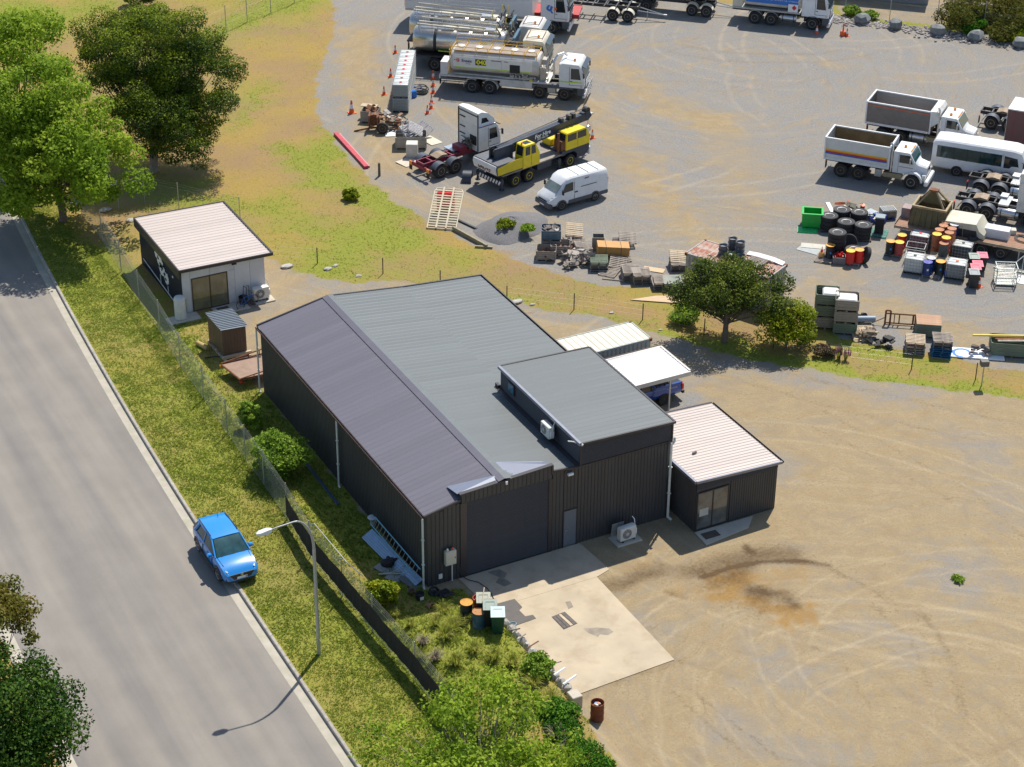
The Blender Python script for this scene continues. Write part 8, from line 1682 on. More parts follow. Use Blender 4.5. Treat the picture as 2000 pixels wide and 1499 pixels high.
t=thing('broken_pot','broken terracotta pot lying beside the tussock grass','pot',P(842,1186),.4);b=MB();b.T=Matrix.Rotation(1.4,4,'X');b.lathe([(.16,-.2),(.28,.15),(.25,.15),(.13,-.15)],14);b.build('pot',mat('terracotta',(.32,.17,.10),.85),t,40)
t=thing('garden_hose','thin black hose curling from the wall across the concrete to the bins','hose',(0,0,0));pts=[P(*p)+Vector((0,0,.07))for p in((903,1128),(915,1135),(935,1140),(950,1150),(960,1162),(964,1172),(962,1180))];b=MB();b.tube([Vector((1.75,.1,1.0)),Vector((1.77,-.02,.4)),pts[0]]+pts[1:],.02,5);b.build('hose',blackp,t)
t=thing('blue_hose','small loop of pale blue hose on the dark mat','hose',P(1000,1222));b=MB();b.tube([(-.3,.1,.08)]+[(.22*math.cos(a*.6-2.5),.16*math.sin(a*.6-2.5),.08)for a in range(9)],.02,5);b.build('hose',mat('pale_blue_hose',(.2,.4,.5),.5),t)
# stone edge wall with odd timbers on it
t=thing('stone_edging','rough row of pale stones and blocks edging the concrete apron','retaining wall',(0,0,0));r_=random.Random(12);stm=mat('pale_stone',(.40,.38,.34),.9,var=.25,vscale=4,dirt=.4,dcol=(.2,.2,.18),bump=.4)
def rock(b,c,s,r,n=7):
    vs=[];fs=[];lv=[(-.5,.7),(-.1,1.0),(.3,.8),(.5,.35)]
    for h,k in lv:
        for i in range(n):a=2*PI*i/n;q=k*(1+r.uniform(-.18,.18));vs.append((c[0]+s[0]*q*math.cos(a),c[1]+s[1]*q*math.sin(a),c[2]+s[2]*(h+r.uniform(-.08,.08))))
    for l in range(3):
        for i in range(n):j=(i+1)%n;fs.append((l*n+i,l*n+j,(l+1)*n+j,(l+1)*n+i))
    fs+=[tuple(range(n-1,-1,-1)),tuple(range(3*n,4*n))];b.add(vs,fs)
for k in range(13):
    f=k/12;y=-4.7-f*6.2;x=1.93+f*.22;b=MB();rock(b,(x-.05,y,.25),(r_.uniform(.22,.34),r_.uniform(.24,.3),.62),r_);b.build('stone',stm,t,30)
b=MB();b.bbx(1.75,2.28,-11.6,-11.0,0,.68,.03);b.build('concrete_block',conc,t)
for k in range(7):A2=Vector((1.6+.05*k,-5.6-k*.8,.62));o=MB().cyl((0,0,0),(r_.uniform(.5,.9),r_.uniform(-.1,.3),r_.uniform(-.05,.05)),.035 if k<5 else.06,None,5).build('timber_stick',(woodd,wood,rust,woodd,wood2,whitep,whitep)[k]);o.location=A2;tag(o,['dark stick on the stone edging, farthest','grey stick on the stone edging, second from the far end','rusty bar on the stone edging','dark stick in the middle of the stone edging','pale brown stick on the stone edging near the block','white plastic pipe across the near stones','short white pipe beside the concrete block'][k],'stick')
# ------------------------------------------------------------------ street lamp
lp=P(623,1278);lmst=mat('lamp_steel',(.40,.42,.42),.45,metal=.5,var=.1)
t=thing('street_lamp','tall galvanised street lamp with curved arm reaching over the road','street lamp',(lp.x,lp.y,0));b=MB();b.cyl((0,0,0),(0,0,6.1),.10,.075,12,False);b.build('pole',lmst,t,60)
arm=[(0,0,6.1)]+[(-.9+.9*math.cos(a),0,6.1+1.75*math.sin(a))for a in[math.radians(k*9)for k in range(1,11)]]+[(-1.7,0,7.80),(-2.05,0,7.76)]
b=MB();
for i,(p_,q_)in enumerate(zip(arm[:-1],arm[1:])):b.cyl(p_,q_,.07-.003*i,.067-.003*i,10,False)
b.build('arm',lmst,t,60);b=MB();b.loft([(-2.75,[(-.05,7.70),(.05,7.70),(.05,7.76),(-.05,7.76)]),(-2.6,[(-.16,7.66),(.16,7.66),(.14,7.80),(-.14,7.80)]),(-2.2,[(-.17,7.66),(.17,7.66),(.13,7.85),(-.13,7.85)]),(-2.0,[(-.07,7.70),(.07,7.70),(.06,7.82),(-.06,7.82)])]);lh=b.build('lamp_head',mat('lamp_head_white',(.62,.63,.62),.4),t,40)
b=MB();b.bx(-2.6,-2.25,-.12,.12,7.635,7.659);b.build('lens',lamp_w,lh);b=MB();b.bx(-.06,.06,-.115,-.09,.5,.9);b.build('access_hatch',galv,t)
q=P(3,300);t=thing('street_lamp','street lamp pole sliver at the top left corner of the view','street lamp',(q.x-.3,q.y+10,0));b=MB();b.cyl((0,0,0),(0,0,7.6),.10,.06,10);b.build('pole',lmst,t,60);b=MB();b.tube([(0,0,7.6),(-.8,0,8.0),(-2.0,0,8.0)],.05,6);b.build('arm',lmst,t)
# ------------------------------------------------------------------ fences
def chain(parent,pts,h,z0=.05,sp=.085,name='chain_link'):
    V=[];Fq=[]
    for a,c in zip(pts[:-1],pts[1:]):
        a=np.array(a[:2]);c=np.array(c[:2]);L=np.linalg.norm(c-a);u=(c-a)/L;nrm=np.array([-u[1],u[0]])*.002
        for s0 in np.arange(-h,L,sp):
            for sg in(0,1):
                t0,t1=max(0,s0),min(L,s0+h)
                if t1-t0<.03:continue
                za,zb=(t0-s0,t1-s0)if sg==0 else(h-(t0-s0),h-(t1-s0));i=len(V)
                p,q=a+u*t0,a+u*t1
                V+=[(p[0]-nrm[0],p[1]-nrm[1],z0+za),(q[0]-nrm[0],q[1]-nrm[1],z0+zb),(q[0]+nrm[0],q[1]+nrm[1],z0+zb),(p[0]+nrm[0],p[1]+nrm[1],z0+za),(p[0],p[1],z0+za+.004),(q[0],q[1],z0+zb+.004)]
                Fq+=[(i,i+1,i+2,i+3),(i,i+1,i+5,i+4),(i+3,i+2,i+5,i+4)]
    b=MB();b.add(V,Fq);o=b.build(name,mat('chain_wire',(.22,.25,.24),.5,metal=.4),parent);o['kind']='stuff';return o
FP=[P0(*p)for p in((200,471),(237,531),(273,591),(313,650),(353,716),(398,780),(444,848),(480,899),(516,949),(561,1015),(606,1090),(669,1165),(728,1235),(811,1330))]
FP=[Vector((FP[0].x+.1,FP[0].y+4.8*k,0))for k in(1,)]+FP+[Vector((-3.72,-10.4,0)),Vector((-3.7,-14.5,0)),Vector((-3.7,-18.6,0))]
t=thing('chain_link_fence','tall chain-link fence with barbed wire between the grass verge and the sheds','fence')
for i,p in enumerate(FP):b=MB();b.cyl((p.x,p.y,-.1),(p.x,p.y,2.25),.032,None,8);b.lathe([(.036,2.25),(.02,2.29)],8,'z',(p.x,p.y,0));b.build('post',galv,t)
chain(t,FP,1.75)
b=MB()
for z in(1.8,1.95,2.08,2.2,.08):
    for a,c in zip(FP[:-1],FP[1:]):b.cyl((a.x,a.y,z),(c.x,c.y,z),.009,None,3,False)
o=b.build('fence_wire',galv,t);o['kind']='stuff'
b=MB();p=FP[11];q=FP[12];b.tube([(p.x,p.y,1.95),(p.x+.25,p.y-.1,2.1),(q.x+.3,q.y,1.95),(q.x+.9,q.y-.6,1.3)],.025,6);b.build('top_rail',galv,t)
t=thing('shade_cloth','black shade cloth strip tied along the lower part of the verge fence','shade cloth');sc=FP[10:18]
for a,c in zip(sc[:-1],sc[1:]):
    b=MB();n=12;vs=[]
    for k in range(n+1):
        f=k/n;x,y=a.x+(c.x-a.x)*f-.045,a.y+(c.y-a.y)*f;sag=.03*math.sin(f*PI)*2
        vs+=[(x+.02*math.sin(k*2.1),y,.30),(x+.015*math.sin(k*1.3),y,1.52-sag)]
    b.add(vs,[(2*k,2*k+2,2*k+3,2*k+1)for k in range(n)]);o=b.build('cloth_panel',shade,t);md=o.modifiers.new('s','SOLIDIFY');md.thickness=.006
q=FP[0];c2=[Vector((q.x,q.y,0)),P0(282,392),P0(420,415)];c2=[c2[0],P0(232,408),P0(283,398),P0(350,412),P0(470,440)]
t=thing('chain_link_fence','chain-link fence running behind the small office from the leafy tree','fence')
for p in c2:b=MB();b.cyl((p.x,p.y,0),(p.x,p.y,2.1),.03,None,6);b.build('post',galv,t)
chain(t,c2,1.6,sp=.11);b=MB()
for z in(1.65,1.85,2.0):
    for a,c in zip(c2[:-1],c2[1:]):b.cyl((a.x,a.y,z),(c.x,c.y,z),.008,None,3,False)
b.build('fence_wire',galv,t)['kind']='stuff'
def wirefence(name,label,pts,h,m,sp,r=.035,wires=(.3,.6,.9),mesh=0):
    t=thing(name,label,'fence')
    for p in pts:b=MB();b.cyl((p.x,p.y,-.1),(p.x,p.y,h),r,None,6);b.build('post',m,t)
    b=MB()
    for z in wires:
        for a,c in zip(pts[:-1],pts[1:]):b.cyl((a.x,a.y,z*h),(c.x,c.y,z*h),.003,None,3,False)
    b.build('fence_wire',galv,t)['kind']='stuff'
    if mesh:chain(t,pts,mesh,sp=.2)
wirefence('wire_fence','low wire fence on dark pickets along the grass bank',[P0(*p)for p in((500,505),(620,515),(748,535),(860,560),(990,590),(1121,605),(1255,625),(1375,655),(1510,680),(1640,705),(1780,722),(1905,742),(2030,765))],1.15,blackp,1)
wirefence('wire_fence','tall wire fence on the slope at the top left beyond the dark tree',[P0(*p)for p in((404,80),(442,62),(483,43),(529,25),(575,6),(620,-12),(670,-30))],2.3,galv,1,mesh=1.8)
wirefence('wire_fence','tall wire fence behind the rock row at the top right',[P0(*p)for p in((1560,20),(1650,30),(1737,41),(1829,51),(1920,62),(2015,74),(2110,86))],2.6,galv,1,mesh=1.8)
# ------------------------------------------------------------------ foliage
def leafmat(name,c1,c2,c3,tr=.35):
    m=bpy.data.materials.new(name);m.use_nodes=True;t=m.node_tree;b=t.nodes['Principled BSDF'];L=t.links.new
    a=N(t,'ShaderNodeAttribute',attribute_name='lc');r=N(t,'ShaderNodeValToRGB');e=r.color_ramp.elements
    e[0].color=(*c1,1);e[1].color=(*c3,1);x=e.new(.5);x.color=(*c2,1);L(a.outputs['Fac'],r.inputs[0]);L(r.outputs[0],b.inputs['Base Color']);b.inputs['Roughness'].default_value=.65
    b.inputs['Specular IOR Level'].default_value=.18
    tl=N(t,'ShaderNodeBsdfTranslucent');L(r.outputs[0],tl.inputs[0]);mx=N(t,'ShaderNodeMixShader');mx.inputs[0].default_value=tr;L(b.outputs[0],mx.inputs[1]);L(tl.outputs[0],mx.inputs[2]);L(mx.outputs[0],t.nodes['Material Output'].inputs[0]);return m
def leafmesh(name,C0,size,m,N0=None,col=None,asp=.6):
    n=len(C0);nv=rng.normal(size=(n,3));nv[:,2]+=.5
    if N0 is not None:nv+=N0*1.1
    nv/=np.linalg.norm(nv,axis=1)[:,None];u=np.cross(nv,rng.normal(size=(n,3)));u/=np.linalg.norm(u,axis=1)[:,None]+1e-9;v=np.cross(nv,u)
    s=(size*rng.uniform(.6,1.3,n))[:,None]
    V=np.stack([C0-u*s,C0+v*s*asp+nv*s*.15,C0+u*s,C0-v*s*asp+nv*s*.15],1).reshape(-1,3)
    me=bpy.data.meshes.new(name);me.vertices.add(4*n);me.vertices.foreach_set('co',V.astype('f').ravel());me.loops.add(4*n);me.loops.foreach_set('vertex_index',np.arange(4*n,dtype='i'));me.polygons.add(n);me.polygons.foreach_set('loop_start',(np.arange(n)*4).astype('i'));me.update(calc_edges=True)
    at_=me.attributes.new('lc','FLOAT','POINT');at_.data.foreach_set('value',np.repeat(rng.random(n)if col is None else col,4).astype('f'));me.materials.append(m);return me
def clumps(env,k,rc):
    out=[];tot=sum(e[3]*e[4]*e[5]for e in env)
    for e in env:
        for _ in range(max(1,int(k*e[3]*e[4]*e[5]/tot))):
            d=rng.normal(size=3);d/=np.linalg.norm(d);d[2]=abs(d[2])if rng.random()<.35 else d[2];r=rng.uniform(.45,1.0)**.6
            out.append((e[0]+d[0]*e[3]*r,e[1]+d[1]*e[4]*r,e[2]+d[2]*e[5]*r,rc*rng.uniform(.6,1.25)))
    return np.array(out)
def tree(name,label,base,env,k,rc,nleaf,size,lm,bark,r0=.25,cat='tree',trunk_z=None,group=None,limbs=.5,tip=0,loose=.35,ntr=1):
    base=Vector(base);t=thing(name,label,cat,base,0,group);cl=clumps([(e[0]-base.x,e[1]-base.y,e[2]-base.z,*e[3:])for e in env],k,rc)
    n=len(cl);w_=cl[:,3]**2;idx=rng.choice(n,nleaf,p=w_/w_.sum());d=rng.normal(size=(nleaf,3));d/=np.linalg.norm(d,axis=1)[:,None]
    rr=cl[idx,3]*(1-loose+loose*1.4*rng.random(nleaf));C0=cl[idx,:3]+d*rr[:,None]*np.array([1.1,1.1,.75]);C0=C0[C0[:,2]>.1];d=d[:len(C0)]
    base_c=rng.random(n);col=np.clip(.55*base_c[idx[:len(C0)]]+.45*rng.random(len(C0))+tip*d[:,2],0,1)  # tip lightens leaf colour towards each clump's top, standing in for sunlight
    o=bpy.data.objects.new('crown',leafmesh('crown',C0,size,lm,d,col));C.objects.link(o);o.parent=t
    b=MB();top=trunk_z or cl[:,2].mean()*.55;cx_,cy_=cl[:,0].mean()*.4,cl[:,1].mean()*.4
    b.cyl((0,0,-.1),(cx_*.5,cy_*.5,top*.5),r0,r0*.8,10);b.cyl((cx_*.5,cy_*.5,top*.5),(cx_,cy_,top),r0*.8,r0*.6,10);b.cyl((cx_,cy_,top),(cx_*1.3,cy_*1.3,cl[:,2].max()*.8),r0*.6,.03,7);b.build('trunk',bark,t,50)
    b=MB()
    for c_ in cl[rng.random(n)<limbs]:
        f=rng.uniform(.35,1.0);s0=Vector((cx_*f,cy_*f,top*f+.2));e0=Vector(c_[:3]);m_=s0.lerp(e0,.5)+Vector((0,0,-.08*(e0-s0).length));r1=r0*rng.uniform(.12,.32);b.cyl(s0,m_,r1,r1*.65,5,False);b.cyl(m_,e0,r1*.65,.012,5,False)
    if b.v:b.build('branches',bark,t)['kind']='stuff'
    return t
bark=mat('grey_bark',(.16,.12,.095),.9,var=.3,vscale=8,bump=.4);barkp=mat('pale_bark',(.26,.22,.19),.9,var=.3,vscale=8)
plane_l=leafmat('bright_leaves',(.10,.20,.014),(.22,.34,.022),(.40,.50,.05),.42);wat_l=leafmat('wattle_leaves',(.03,.065,.016),(.085,.135,.016),(.25,.32,.014),.28)
olive_l=leafmat('olive_leaves',(.028,.055,.012),(.08,.12,.018),(.20,.24,.025),.25);gum_l=leafmat('bronze_leaves',(.05,.075,.012),(.13,.14,.02),(.24,.17,.03),.35);shr_l=leafmat('shrub_leaves',(.06,.13,.015),(.24,.38,.04),(.42,.54,.08),.4)
hed_l=leafmat('glossy_leaves',(.02,.08,.008),(.06,.18,.012),(.14,.30,.02),.3);yel_l=leafmat('yellow_green_leaves',(.07,.12,.008),(.20,.26,.01),(.36,.38,.02),.35);dry_l=leafmat('dry_twigs',(.07,.05,.03),(.14,.10,.055),(.22,.17,.09),.1)
def P3(px,py,z):v=P0(px,py,z);return(v.x,v.y,v.z)
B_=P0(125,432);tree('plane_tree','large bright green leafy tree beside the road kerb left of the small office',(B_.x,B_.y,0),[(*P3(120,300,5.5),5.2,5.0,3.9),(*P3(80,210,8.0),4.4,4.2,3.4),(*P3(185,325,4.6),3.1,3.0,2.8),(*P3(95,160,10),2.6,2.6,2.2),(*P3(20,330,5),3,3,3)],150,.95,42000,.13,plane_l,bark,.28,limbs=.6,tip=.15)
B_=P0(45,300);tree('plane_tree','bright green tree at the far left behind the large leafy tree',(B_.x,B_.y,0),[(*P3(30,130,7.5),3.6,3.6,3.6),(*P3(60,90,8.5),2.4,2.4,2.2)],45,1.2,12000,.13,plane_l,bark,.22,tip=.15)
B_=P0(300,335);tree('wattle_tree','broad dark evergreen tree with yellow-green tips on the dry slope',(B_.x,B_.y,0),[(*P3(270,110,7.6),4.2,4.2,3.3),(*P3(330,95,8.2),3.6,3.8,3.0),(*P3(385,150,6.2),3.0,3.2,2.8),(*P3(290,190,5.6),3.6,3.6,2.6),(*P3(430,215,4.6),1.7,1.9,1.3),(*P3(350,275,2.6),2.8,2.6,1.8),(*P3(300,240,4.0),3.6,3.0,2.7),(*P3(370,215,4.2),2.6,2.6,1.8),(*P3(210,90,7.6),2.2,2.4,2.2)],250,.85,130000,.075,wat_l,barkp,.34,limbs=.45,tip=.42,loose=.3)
B_=P0(280,10);tree('evergreen_bush','small dark green bush at the top behind the broad dark tree',(B_.x,B_.y,0),[(B_.x,B_.y,1.1,1.8,1.6,1.1)],12,.6,3000,.11,wat_l,bark,.06,'bush')
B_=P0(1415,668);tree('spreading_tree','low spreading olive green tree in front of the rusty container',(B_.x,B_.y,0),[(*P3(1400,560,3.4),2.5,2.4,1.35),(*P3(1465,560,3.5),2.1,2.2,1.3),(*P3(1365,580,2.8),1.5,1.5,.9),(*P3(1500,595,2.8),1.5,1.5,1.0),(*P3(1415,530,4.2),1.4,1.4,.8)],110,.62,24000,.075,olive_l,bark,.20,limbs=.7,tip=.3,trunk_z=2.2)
B_=P0(1535,684);tree('wattle_bush','rounded yellow-green bush beside the spreading tree',(B_.x,B_.y,0),[(*P3(1540,625,1.9),1.6,1.5,1.1),(*P3(1555,640,1.4),1.3,1.2,1.0),(*P3(1510,640,1.4),1.2,1.1,1.0)],60,.5,12000,.075,yel_l,bark,.09,'bush',tip=.3)
tree('street_tree','dark green tree overhanging the far kerb in the bottom left corner',(*P3(20,1400,4.5)[:2],0),[(*P3(-10,1400,4.5),3.1,3.6,2.4),(*P3(70,1465,4.0),1.7,1.9,1.4),(*P3(45,1345,4.6),1.3,1.6,1.2)],90,.8,30000,.085,leafmat('deep_leaves',(.012,.04,.006),(.03,.085,.008),(.08,.15,.012),.25),bark,.22,tip=.3,loose=.4)
tree('gum_tree','bronze tinted gum tree at the left edge above the dark street tree',(*P3(-30,1215,6)[:2],0),[(*P3(-20,1215,6.0),1.9,2.2,1.9),(*P3(5,1170,6.3),1.1,1.2,1.0),(*P3(15,1245,5.6),1.0,1.1,.9)],40,.55,9000,.085,gum_l,barkp,.16,tip=.2,loose=.5)
B_=P3(935,1500,3.2);tree('leafy_tree','bright green open tree at the bottom centre in front of the concrete apron',(B_[0],B_[1],.3),[(*P3(930,1440,3.6),3.6,3.3,2.0),(*P3(830,1470,3.0),2.6,2.6,1.7),(*P3(1030,1460,3.0),2.4,2.4,1.6),(*P3(930,1370,4.2),2.1,2.0,1.2),(*P3(930,1540,3.0),4.0,3,1.8)],130,.6,15000,.095,plane_l,barkp,.17,limbs=1.0,tip=.2,loose=.8)
for px,r_,h_,lb,lm in(((492,835),.65,.9,'small bright shrub against the verge fence, farther of two',shr_l),((552,925),1.45,1.25,'large round bright shrub between the fence and the shed wall',shr_l),((752,1182),.75,.8,'bright green shrub inside the fence near the shed corner',yel_l),((1052,1315),.7,.5,'low green shrub beside the stone edging',shr_l),
        ((685,390),.55,.4,'small green bush alone on the dry grass slope',yel_l),((1340,632),.9,.6,'low weedy green bush left of the spreading tree',shr_l),((985,455),.6,.22,'green weeds growing on the left of the gravel heap',yel_l),((1030,462),.4,.2,'green weeds on the right of the gravel heap',shr_l),((1608,695),.6,.35,'dry brown twiggy bush on the grass bank',dry_l),((1870,1134),.28,.06,'small green weed alone on the dirt yard',shr_l)):
    p=P(*px);p.z+=.45 if 'heap' in lb else 0;tree('shrub',lb,p,[(p.x,p.y,p.z+h_*.95,r_,r_,h_*.8)],int(14+r_*16),.32*max(r_,.5),int(1200+5200*r_*h_),.07 if r_<1 else.085,lm,bark,.03,'shrub',tip=.2,loose=.5)
for i,px in enumerate(((1100,1412),(1112,1450),(1140,1485),(1168,1520),(1200,1560))):p=P0(*px);tree('hedge_bush','glossy dark green bush %s by the yard edge'%('nearest the concrete block','second from the concrete block','in the middle of the row','fourth from the block','farthest from the block')[i],(p.x-.2,p.y,0),[(p.x-.2,p.y,.55,.72,.8,.45)],24,.32,5200,.065,hed_l,bark,.04,'bush',group='glossy bushes along the yard edge',tip=.25)
for i,(px,r_,lm)in enumerate((((1880,52),2.0,gum_l),((1925,42),2.3,gum_l),((1965,50),2.0,gum_l),((1990,62),1.8,gum_l),((1900,65),1.1,hed_l),((1955,78),1.2,gum_l),((1999,35),2.2,gum_l),((1985,82),.9,yel_l),((1665,30),.7,shr_l),((1700,37),.6,shr_l),((1560,30),.6,shr_l))):
    p=P0(*px);tree('scrub_bush',['olive bush left in the far scrub','tall bronze bush in the middle of the far scrub','bronze bush right of the far scrub middle','bronze bush at the right edge of the far scrub','bright green bush in front of the far scrub','low brown bush before the last boulder','tall bush at the far right corner','small yellow-green tuft by the last boulder','green tuft right of the blue-sided tanker','green tuft by the first boulder','green tuft behind the blue-sided tanker'][i],(p.x,p.y,0),[(p.x,p.y,r_*.5,r_,r_,r_*.55)],22,.33*r_,int(2200*r_),.10,lm,bark,.04,'bush',group='scrub bushes by the far fence')
# tussocks of long blades
def blades(n,r,h,w_=.012,seed=0):
    g=np.random.default_rng(seed);V=[];Q=[];A=[]
    for i in range(n):
        a=g.uniform(0,2*PI);l=h*g.uniform(.6,1.15);o=r*.25*g.random();c,s=math.cos(a),math.sin(a);k=len(V);ww=w_*g.uniform(.7,1.5);lean=g.uniform(.3,1.1)
        for f,z in((0,0),(.35,.62),(.75,.9),(1.15,.82)):
            d=o+r*f*lean;q=ww*(1.1-f*.9);V+=[(c*d-s*q,s*d+c*q,z*l),(c*d+s*q,s*d-c*q,z*l)]
        Q+=[(k+2*j,k+2*j+1,k+2*j+3,k+2*j+2)for j in range(3)];A+=[g.random()]*8
    me=bpy.data.meshes.new('blades');me.from_pydata(V,[],Q);at_=me.attributes.new('lc','FLOAT','POINT');at_.data.foreach_set('value',np.array(A,'f'));return me
tus=leafmat('tussock_blades',(.17,.23,.02),(.36,.40,.04),(.58,.50,.18),.45);tus2=leafmat('pale_tussock_blades',(.20,.17,.11),(.32,.26,.20),(.42,.36,.27),.2)
TM=[blades(170,.55,.62,.014,k)for k in range(3)];TP=blades(150,.5,.5,.013,9)
for m_ in TM:m_.materials.append(tus)
TP.materials.append(tus2)
for i,(px,s,pale,w_)in enumerate((((866,1200),.9,0,'behind the broken pot'),((852,1222),.8,0,'left of the rusty drum bins'),((884,1232),1.1,0,'in the middle of the bed'),((905,1215),.9,0,'against the blue and white drum'),((870,1248),1.0,0,'in the front middle of the bed'),((800,1225),.7,0,'beside the fence near the green shrub'),((770,1205),.6,0,'at the foot of the bright shrub'),((826,1258),.8,1,'pale and dry beside the fence'),((850,1290),.9,1,'pale and dry near the shade cloth end'),
        ((820,1285),.8,0,'close to the shade cloth'),((890,1300),1.0,0,'above the leafy tree crown'),((925,1275),.9,0,'halfway to the stone edging'),((965,1290),1.0,0,'left of the stone edging'),((1000,1300),.9,0,'close to the stone edging'),((1040,1340),.9,0,'beside the near stones'),((1075,1370),.9,0,'behind the concrete block'),((1085,1440),1.0,1,'dry, right of the leafy tree'),((1110,1470),.9,1,'dry, left of the glossy bushes'),((1140,1492),.8,0,'at the bottom left of the glossy bushes'))):
    p=P(*px);t=thing('grass_tussock','arching grass tussock '+w_,'grass tussock',p,i*1.3,'grass tussocks in the planting bed',s);place_mesh('blades',TP if pale else TM[i%3],t)
for i,px in enumerate(((1637,702),(1651,704))):
    p=P(*px);t=thing('flower_clump',('left','right')[i]+' purple flower clump by a picket at the bank foot','flowers',p);b=MB();r_=random.Random(i)
    for k in range(14):x,y=r_.uniform(-.25,.25),r_.uniform(-.2,.2);b.cyl((x,y,.35),(x*1.1,y*1.1,.75+r_.random()*.2),.03,.01,4)
    b.build('flower_heads',mat('purple_flower',(.38,.07,.30),.7,var=.2),t);place_mesh('blades',TM[0],t,(0,0,0),(0,0,0),(.5,.5,.9))
# short grass on verge, bank and slope
def turf(name,n,x0,x1,y0,y1,hlo,hhi,label,dens=None,w_=.03):
    x=rng.uniform(x0,x1,n);y=rng.uniform(y0,y1,n);_,_,ty,ly,fl,bare,vg,g=fields(x,y)
    keep=(bare<.35)&(x>kerbx(y)+.12)&~((x>-.1)&(x<14.4)&(y>.1)&(y<22.4))&~((x>-1)&(x<4.8)&(y>33)&(y<41.5))
    cl_=np.sin(x*1.9+np.sin(y*1.3)*2)*np.sin(y*2.3+np.sin(x*1.1)*2);keep&=rng.random(n)<(.35+.35*cl_+.35*np.clip(g,0,1));x,y,g,cl_=x[keep],y[keep],g[keep],cl_[keep];n=len(x);z=hgt(x,y)
    V=[];k=3;a=rng.uniform(0,2*PI,(n,k));h=rng.uniform(hlo,hhi,(n,k))*(1+.6*np.clip(g,0,1))[:,None];sp=h*1.1
    bx_=x[:,None]+rng.uniform(-.05,.05,(n,k));by=y[:,None]+rng.uniform(-.05,.05,(n,k));c,s=np.cos(a),np.sin(a);zz=np.repeat(z[:,None],k,1)-.01
    p0=np.stack([bx_-s*w_,by+c*w_,zz],-1);p1=np.stack([bx_+s*w_,by-c*w_,zz],-1);p2=np.stack([bx_+c*sp,by+s*sp,zz+h],-1)
    V=np.stack([p0,p1,p2],2).reshape(-1,3);m=len(V)//3;me=bpy.data.meshes.new(name);me.vertices.add(len(V));me.vertices.foreach_set('co',V.astype('f').ravel());me.loops.add(len(V));me.loops.foreach_set('vertex_index',np.arange(len(V),dtype='i'));me.polygons.add(m);me.polygons.foreach_set('loop_start',(np.arange(m)*3).astype('i'));me.update(calc_edges=True)
    col=np.clip(1-np.clip(g,0,1)*.85+rng.normal(0,.22,n)-.1*cl_,0,1);at_=me.attributes.new('lc','FLOAT','POINT');at_.data.foreach_set('value',np.repeat(col,k*3).astype('f'));me.materials.append(turfm)
    o=bpy.data.objects.new(name,me);C.objects.link(o);tag(o,label,'grass',kind='stuff')
turfm=leafmat('turf_blades',(.20,.28,.03),(.38,.41,.08),(.56,.48,.23),.55)
turf('grass',110000,-9,-2.8,-22,62,.02,.055,'short mown grass of the verge between kerb and fence')
turf('grass',26000,-4,2.4,-20,33,.03,.10,'uneven grass between the fence and the workshop shed');turf('grass',150000,-4,60,0,110,.025,.06,'dry patchy grass of the slope and bank',w_=.02)
# gravel heap and rock row
c=P0(1000,445);gh=MB();n=26;vs=[];fs=[];lv=9
for l in range(lv+1):
    f=l/lv
    for i in range(n):a=2*PI*i/n;R=(2.4+.5*math.sin(a*2+1))*(1-f)**.9*(1+.06*math.sin(a*5+l));vs.append((R*math.cos(a),R*1.0*math.sin(a),-.05+1.0*f**.8*(1+.05*math.sin(a*3+l))))
gh.add(vs,[(l*n+i,l*n+(i+1)%n,(l+1)*n+(i+1)%n,(l+1)*n+i)for l in range(lv)for i in range(n)]);o=gh.build('gravel_heap',mat('heap_gravel',(.17,.165,.17),.95,var=.35,vscale=18,bump=.8,bscale=30,dirt=.3),None,60);o.location=c;o.scale=(1,1.1,.85);tag(o,'low heap of grey gravel with weeds beside the van','gravel heap',kind='stuff')
r_=random.Random(6);b=MB();A_=P0(1600,40);B2=P0(2060,100);mid=P0(1840,66)
pts=[P0(*p)for p in((1612,35),(1660,42),(1740,52),(1830,68),(1910,78),(2000,92),(2060,104))]
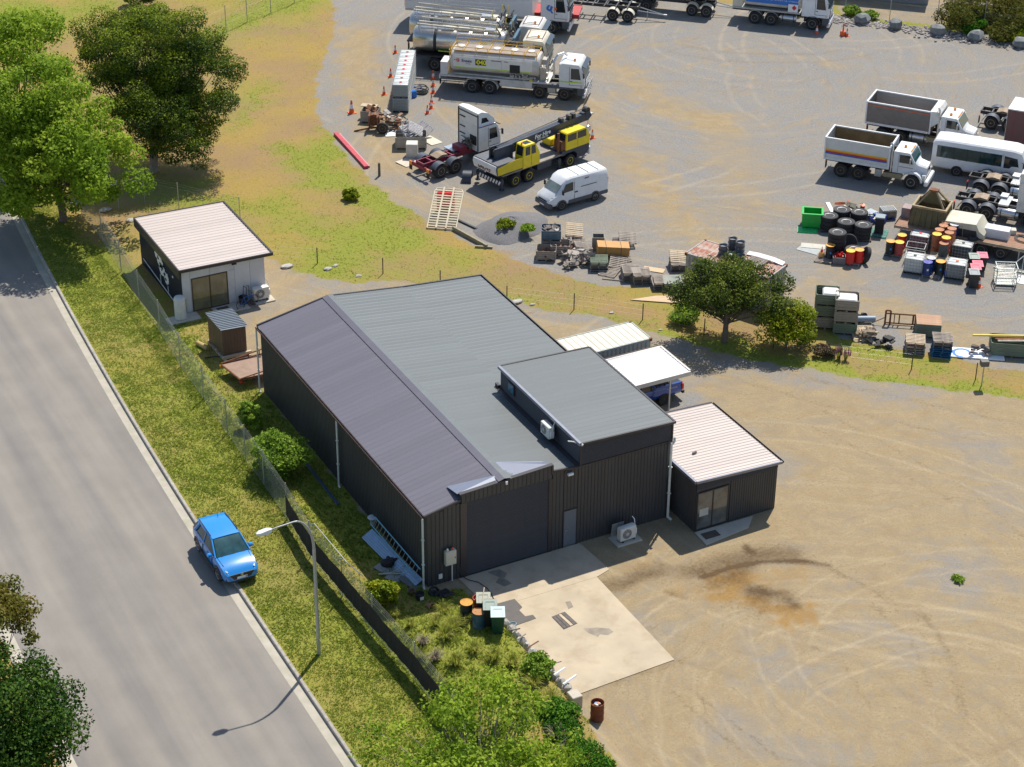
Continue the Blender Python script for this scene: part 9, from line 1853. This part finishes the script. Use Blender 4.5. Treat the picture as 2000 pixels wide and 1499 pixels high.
for a,c in zip(pts[:-1],pts[1:]):
    for k in range(190):f=r_.random();q=a.lerp(c,f);s=r_.uniform(.06,.17);off=r_.gauss(0,.55);rock(b,(q.x+off*.6,q.y+off*.8,s*.4),(s,s*r_.uniform(.6,1),s*.8),r_,5)
o=b.build('rock_strip',mat('grey_rubble',(.34,.31,.29),.9,var=.4,vscale=1.5),None);tag(o,'strip of loose broken rocks along the far yard edge','rocks',kind='stuff')
for i,px in enumerate(((1684,46),(1748,56),(1831,68),(1905,79),(1990,92))):
    b=MB();rr_=random.Random(i);rock(b,(0,0,.42),(.75,.6,.85),rr_,8);o=b.build('boulder',mat('blue_grey_boulder',(.19,.20,.20),.9,var=.3,vscale=2.5,bump=.5),None,25);o.location=P0(*px);o.rotation_euler=(0,0,i);tag(o,('first','second','third','fourth','fifth')[i]+' boulder from the left in the far rock strip','boulder','boulders in the rock strip')
# buildings cut by the top edge
q=P0(1812,10);t=thing('grey_building','grey flat-sided building cut off by the top edge above the far lot','building',(q.x,q.y,0),math.radians(-42));b=MB();b.bx(-9,0,0,5,0,3);b.build('wall',mat('grey_panel_wall',(.32,.31,.31),.7),t);b=MB();b.bx(-9.2,.2,-.2,5.2,3.001,3.15);b.build('roof',galv,t)
for k in range(9):b=MB();b.bx(-8.9+k,-8.85+k,-.03,0,.1,2.9);b.build('wall_rib',galv,t)
q=P0(1905,-2);b=MB();r_=random.Random(1)
for k in range(120):s=r_.uniform(.3,.7);rock(b,(q.x+k*.14,q.y-k*.11+r_.uniform(-.6,1.2),s*.5),(s,s,s*.8),r_,6)
o=b.build('rock_wall',mat('dark_rock',(.05,.047,.045),.9,var=.3),None);tag(o,'dark rough rock bank at the top right corner','rock bank',kind='stuff')
b=MB();r_=random.Random(14)
for px,py,s in((560,523,.3),(700,540,.15),(640,527,.22),(1010,592,.28),(1040,596,.15),(655,520,.15),(1290,645,.1),(1195,612,.12),(980,590,.25),(205,412,.3),(150,398,.3),(255,432,.25)):p=P(px,py);rock(b,(p.x,p.y,s*.3),(s*1.5,s,s*.7),r_,7)
o=b.build('bank_stones',stm,None);tag(o,'scattered pale stones at the foot of the grass bank','stones',kind='stuff')
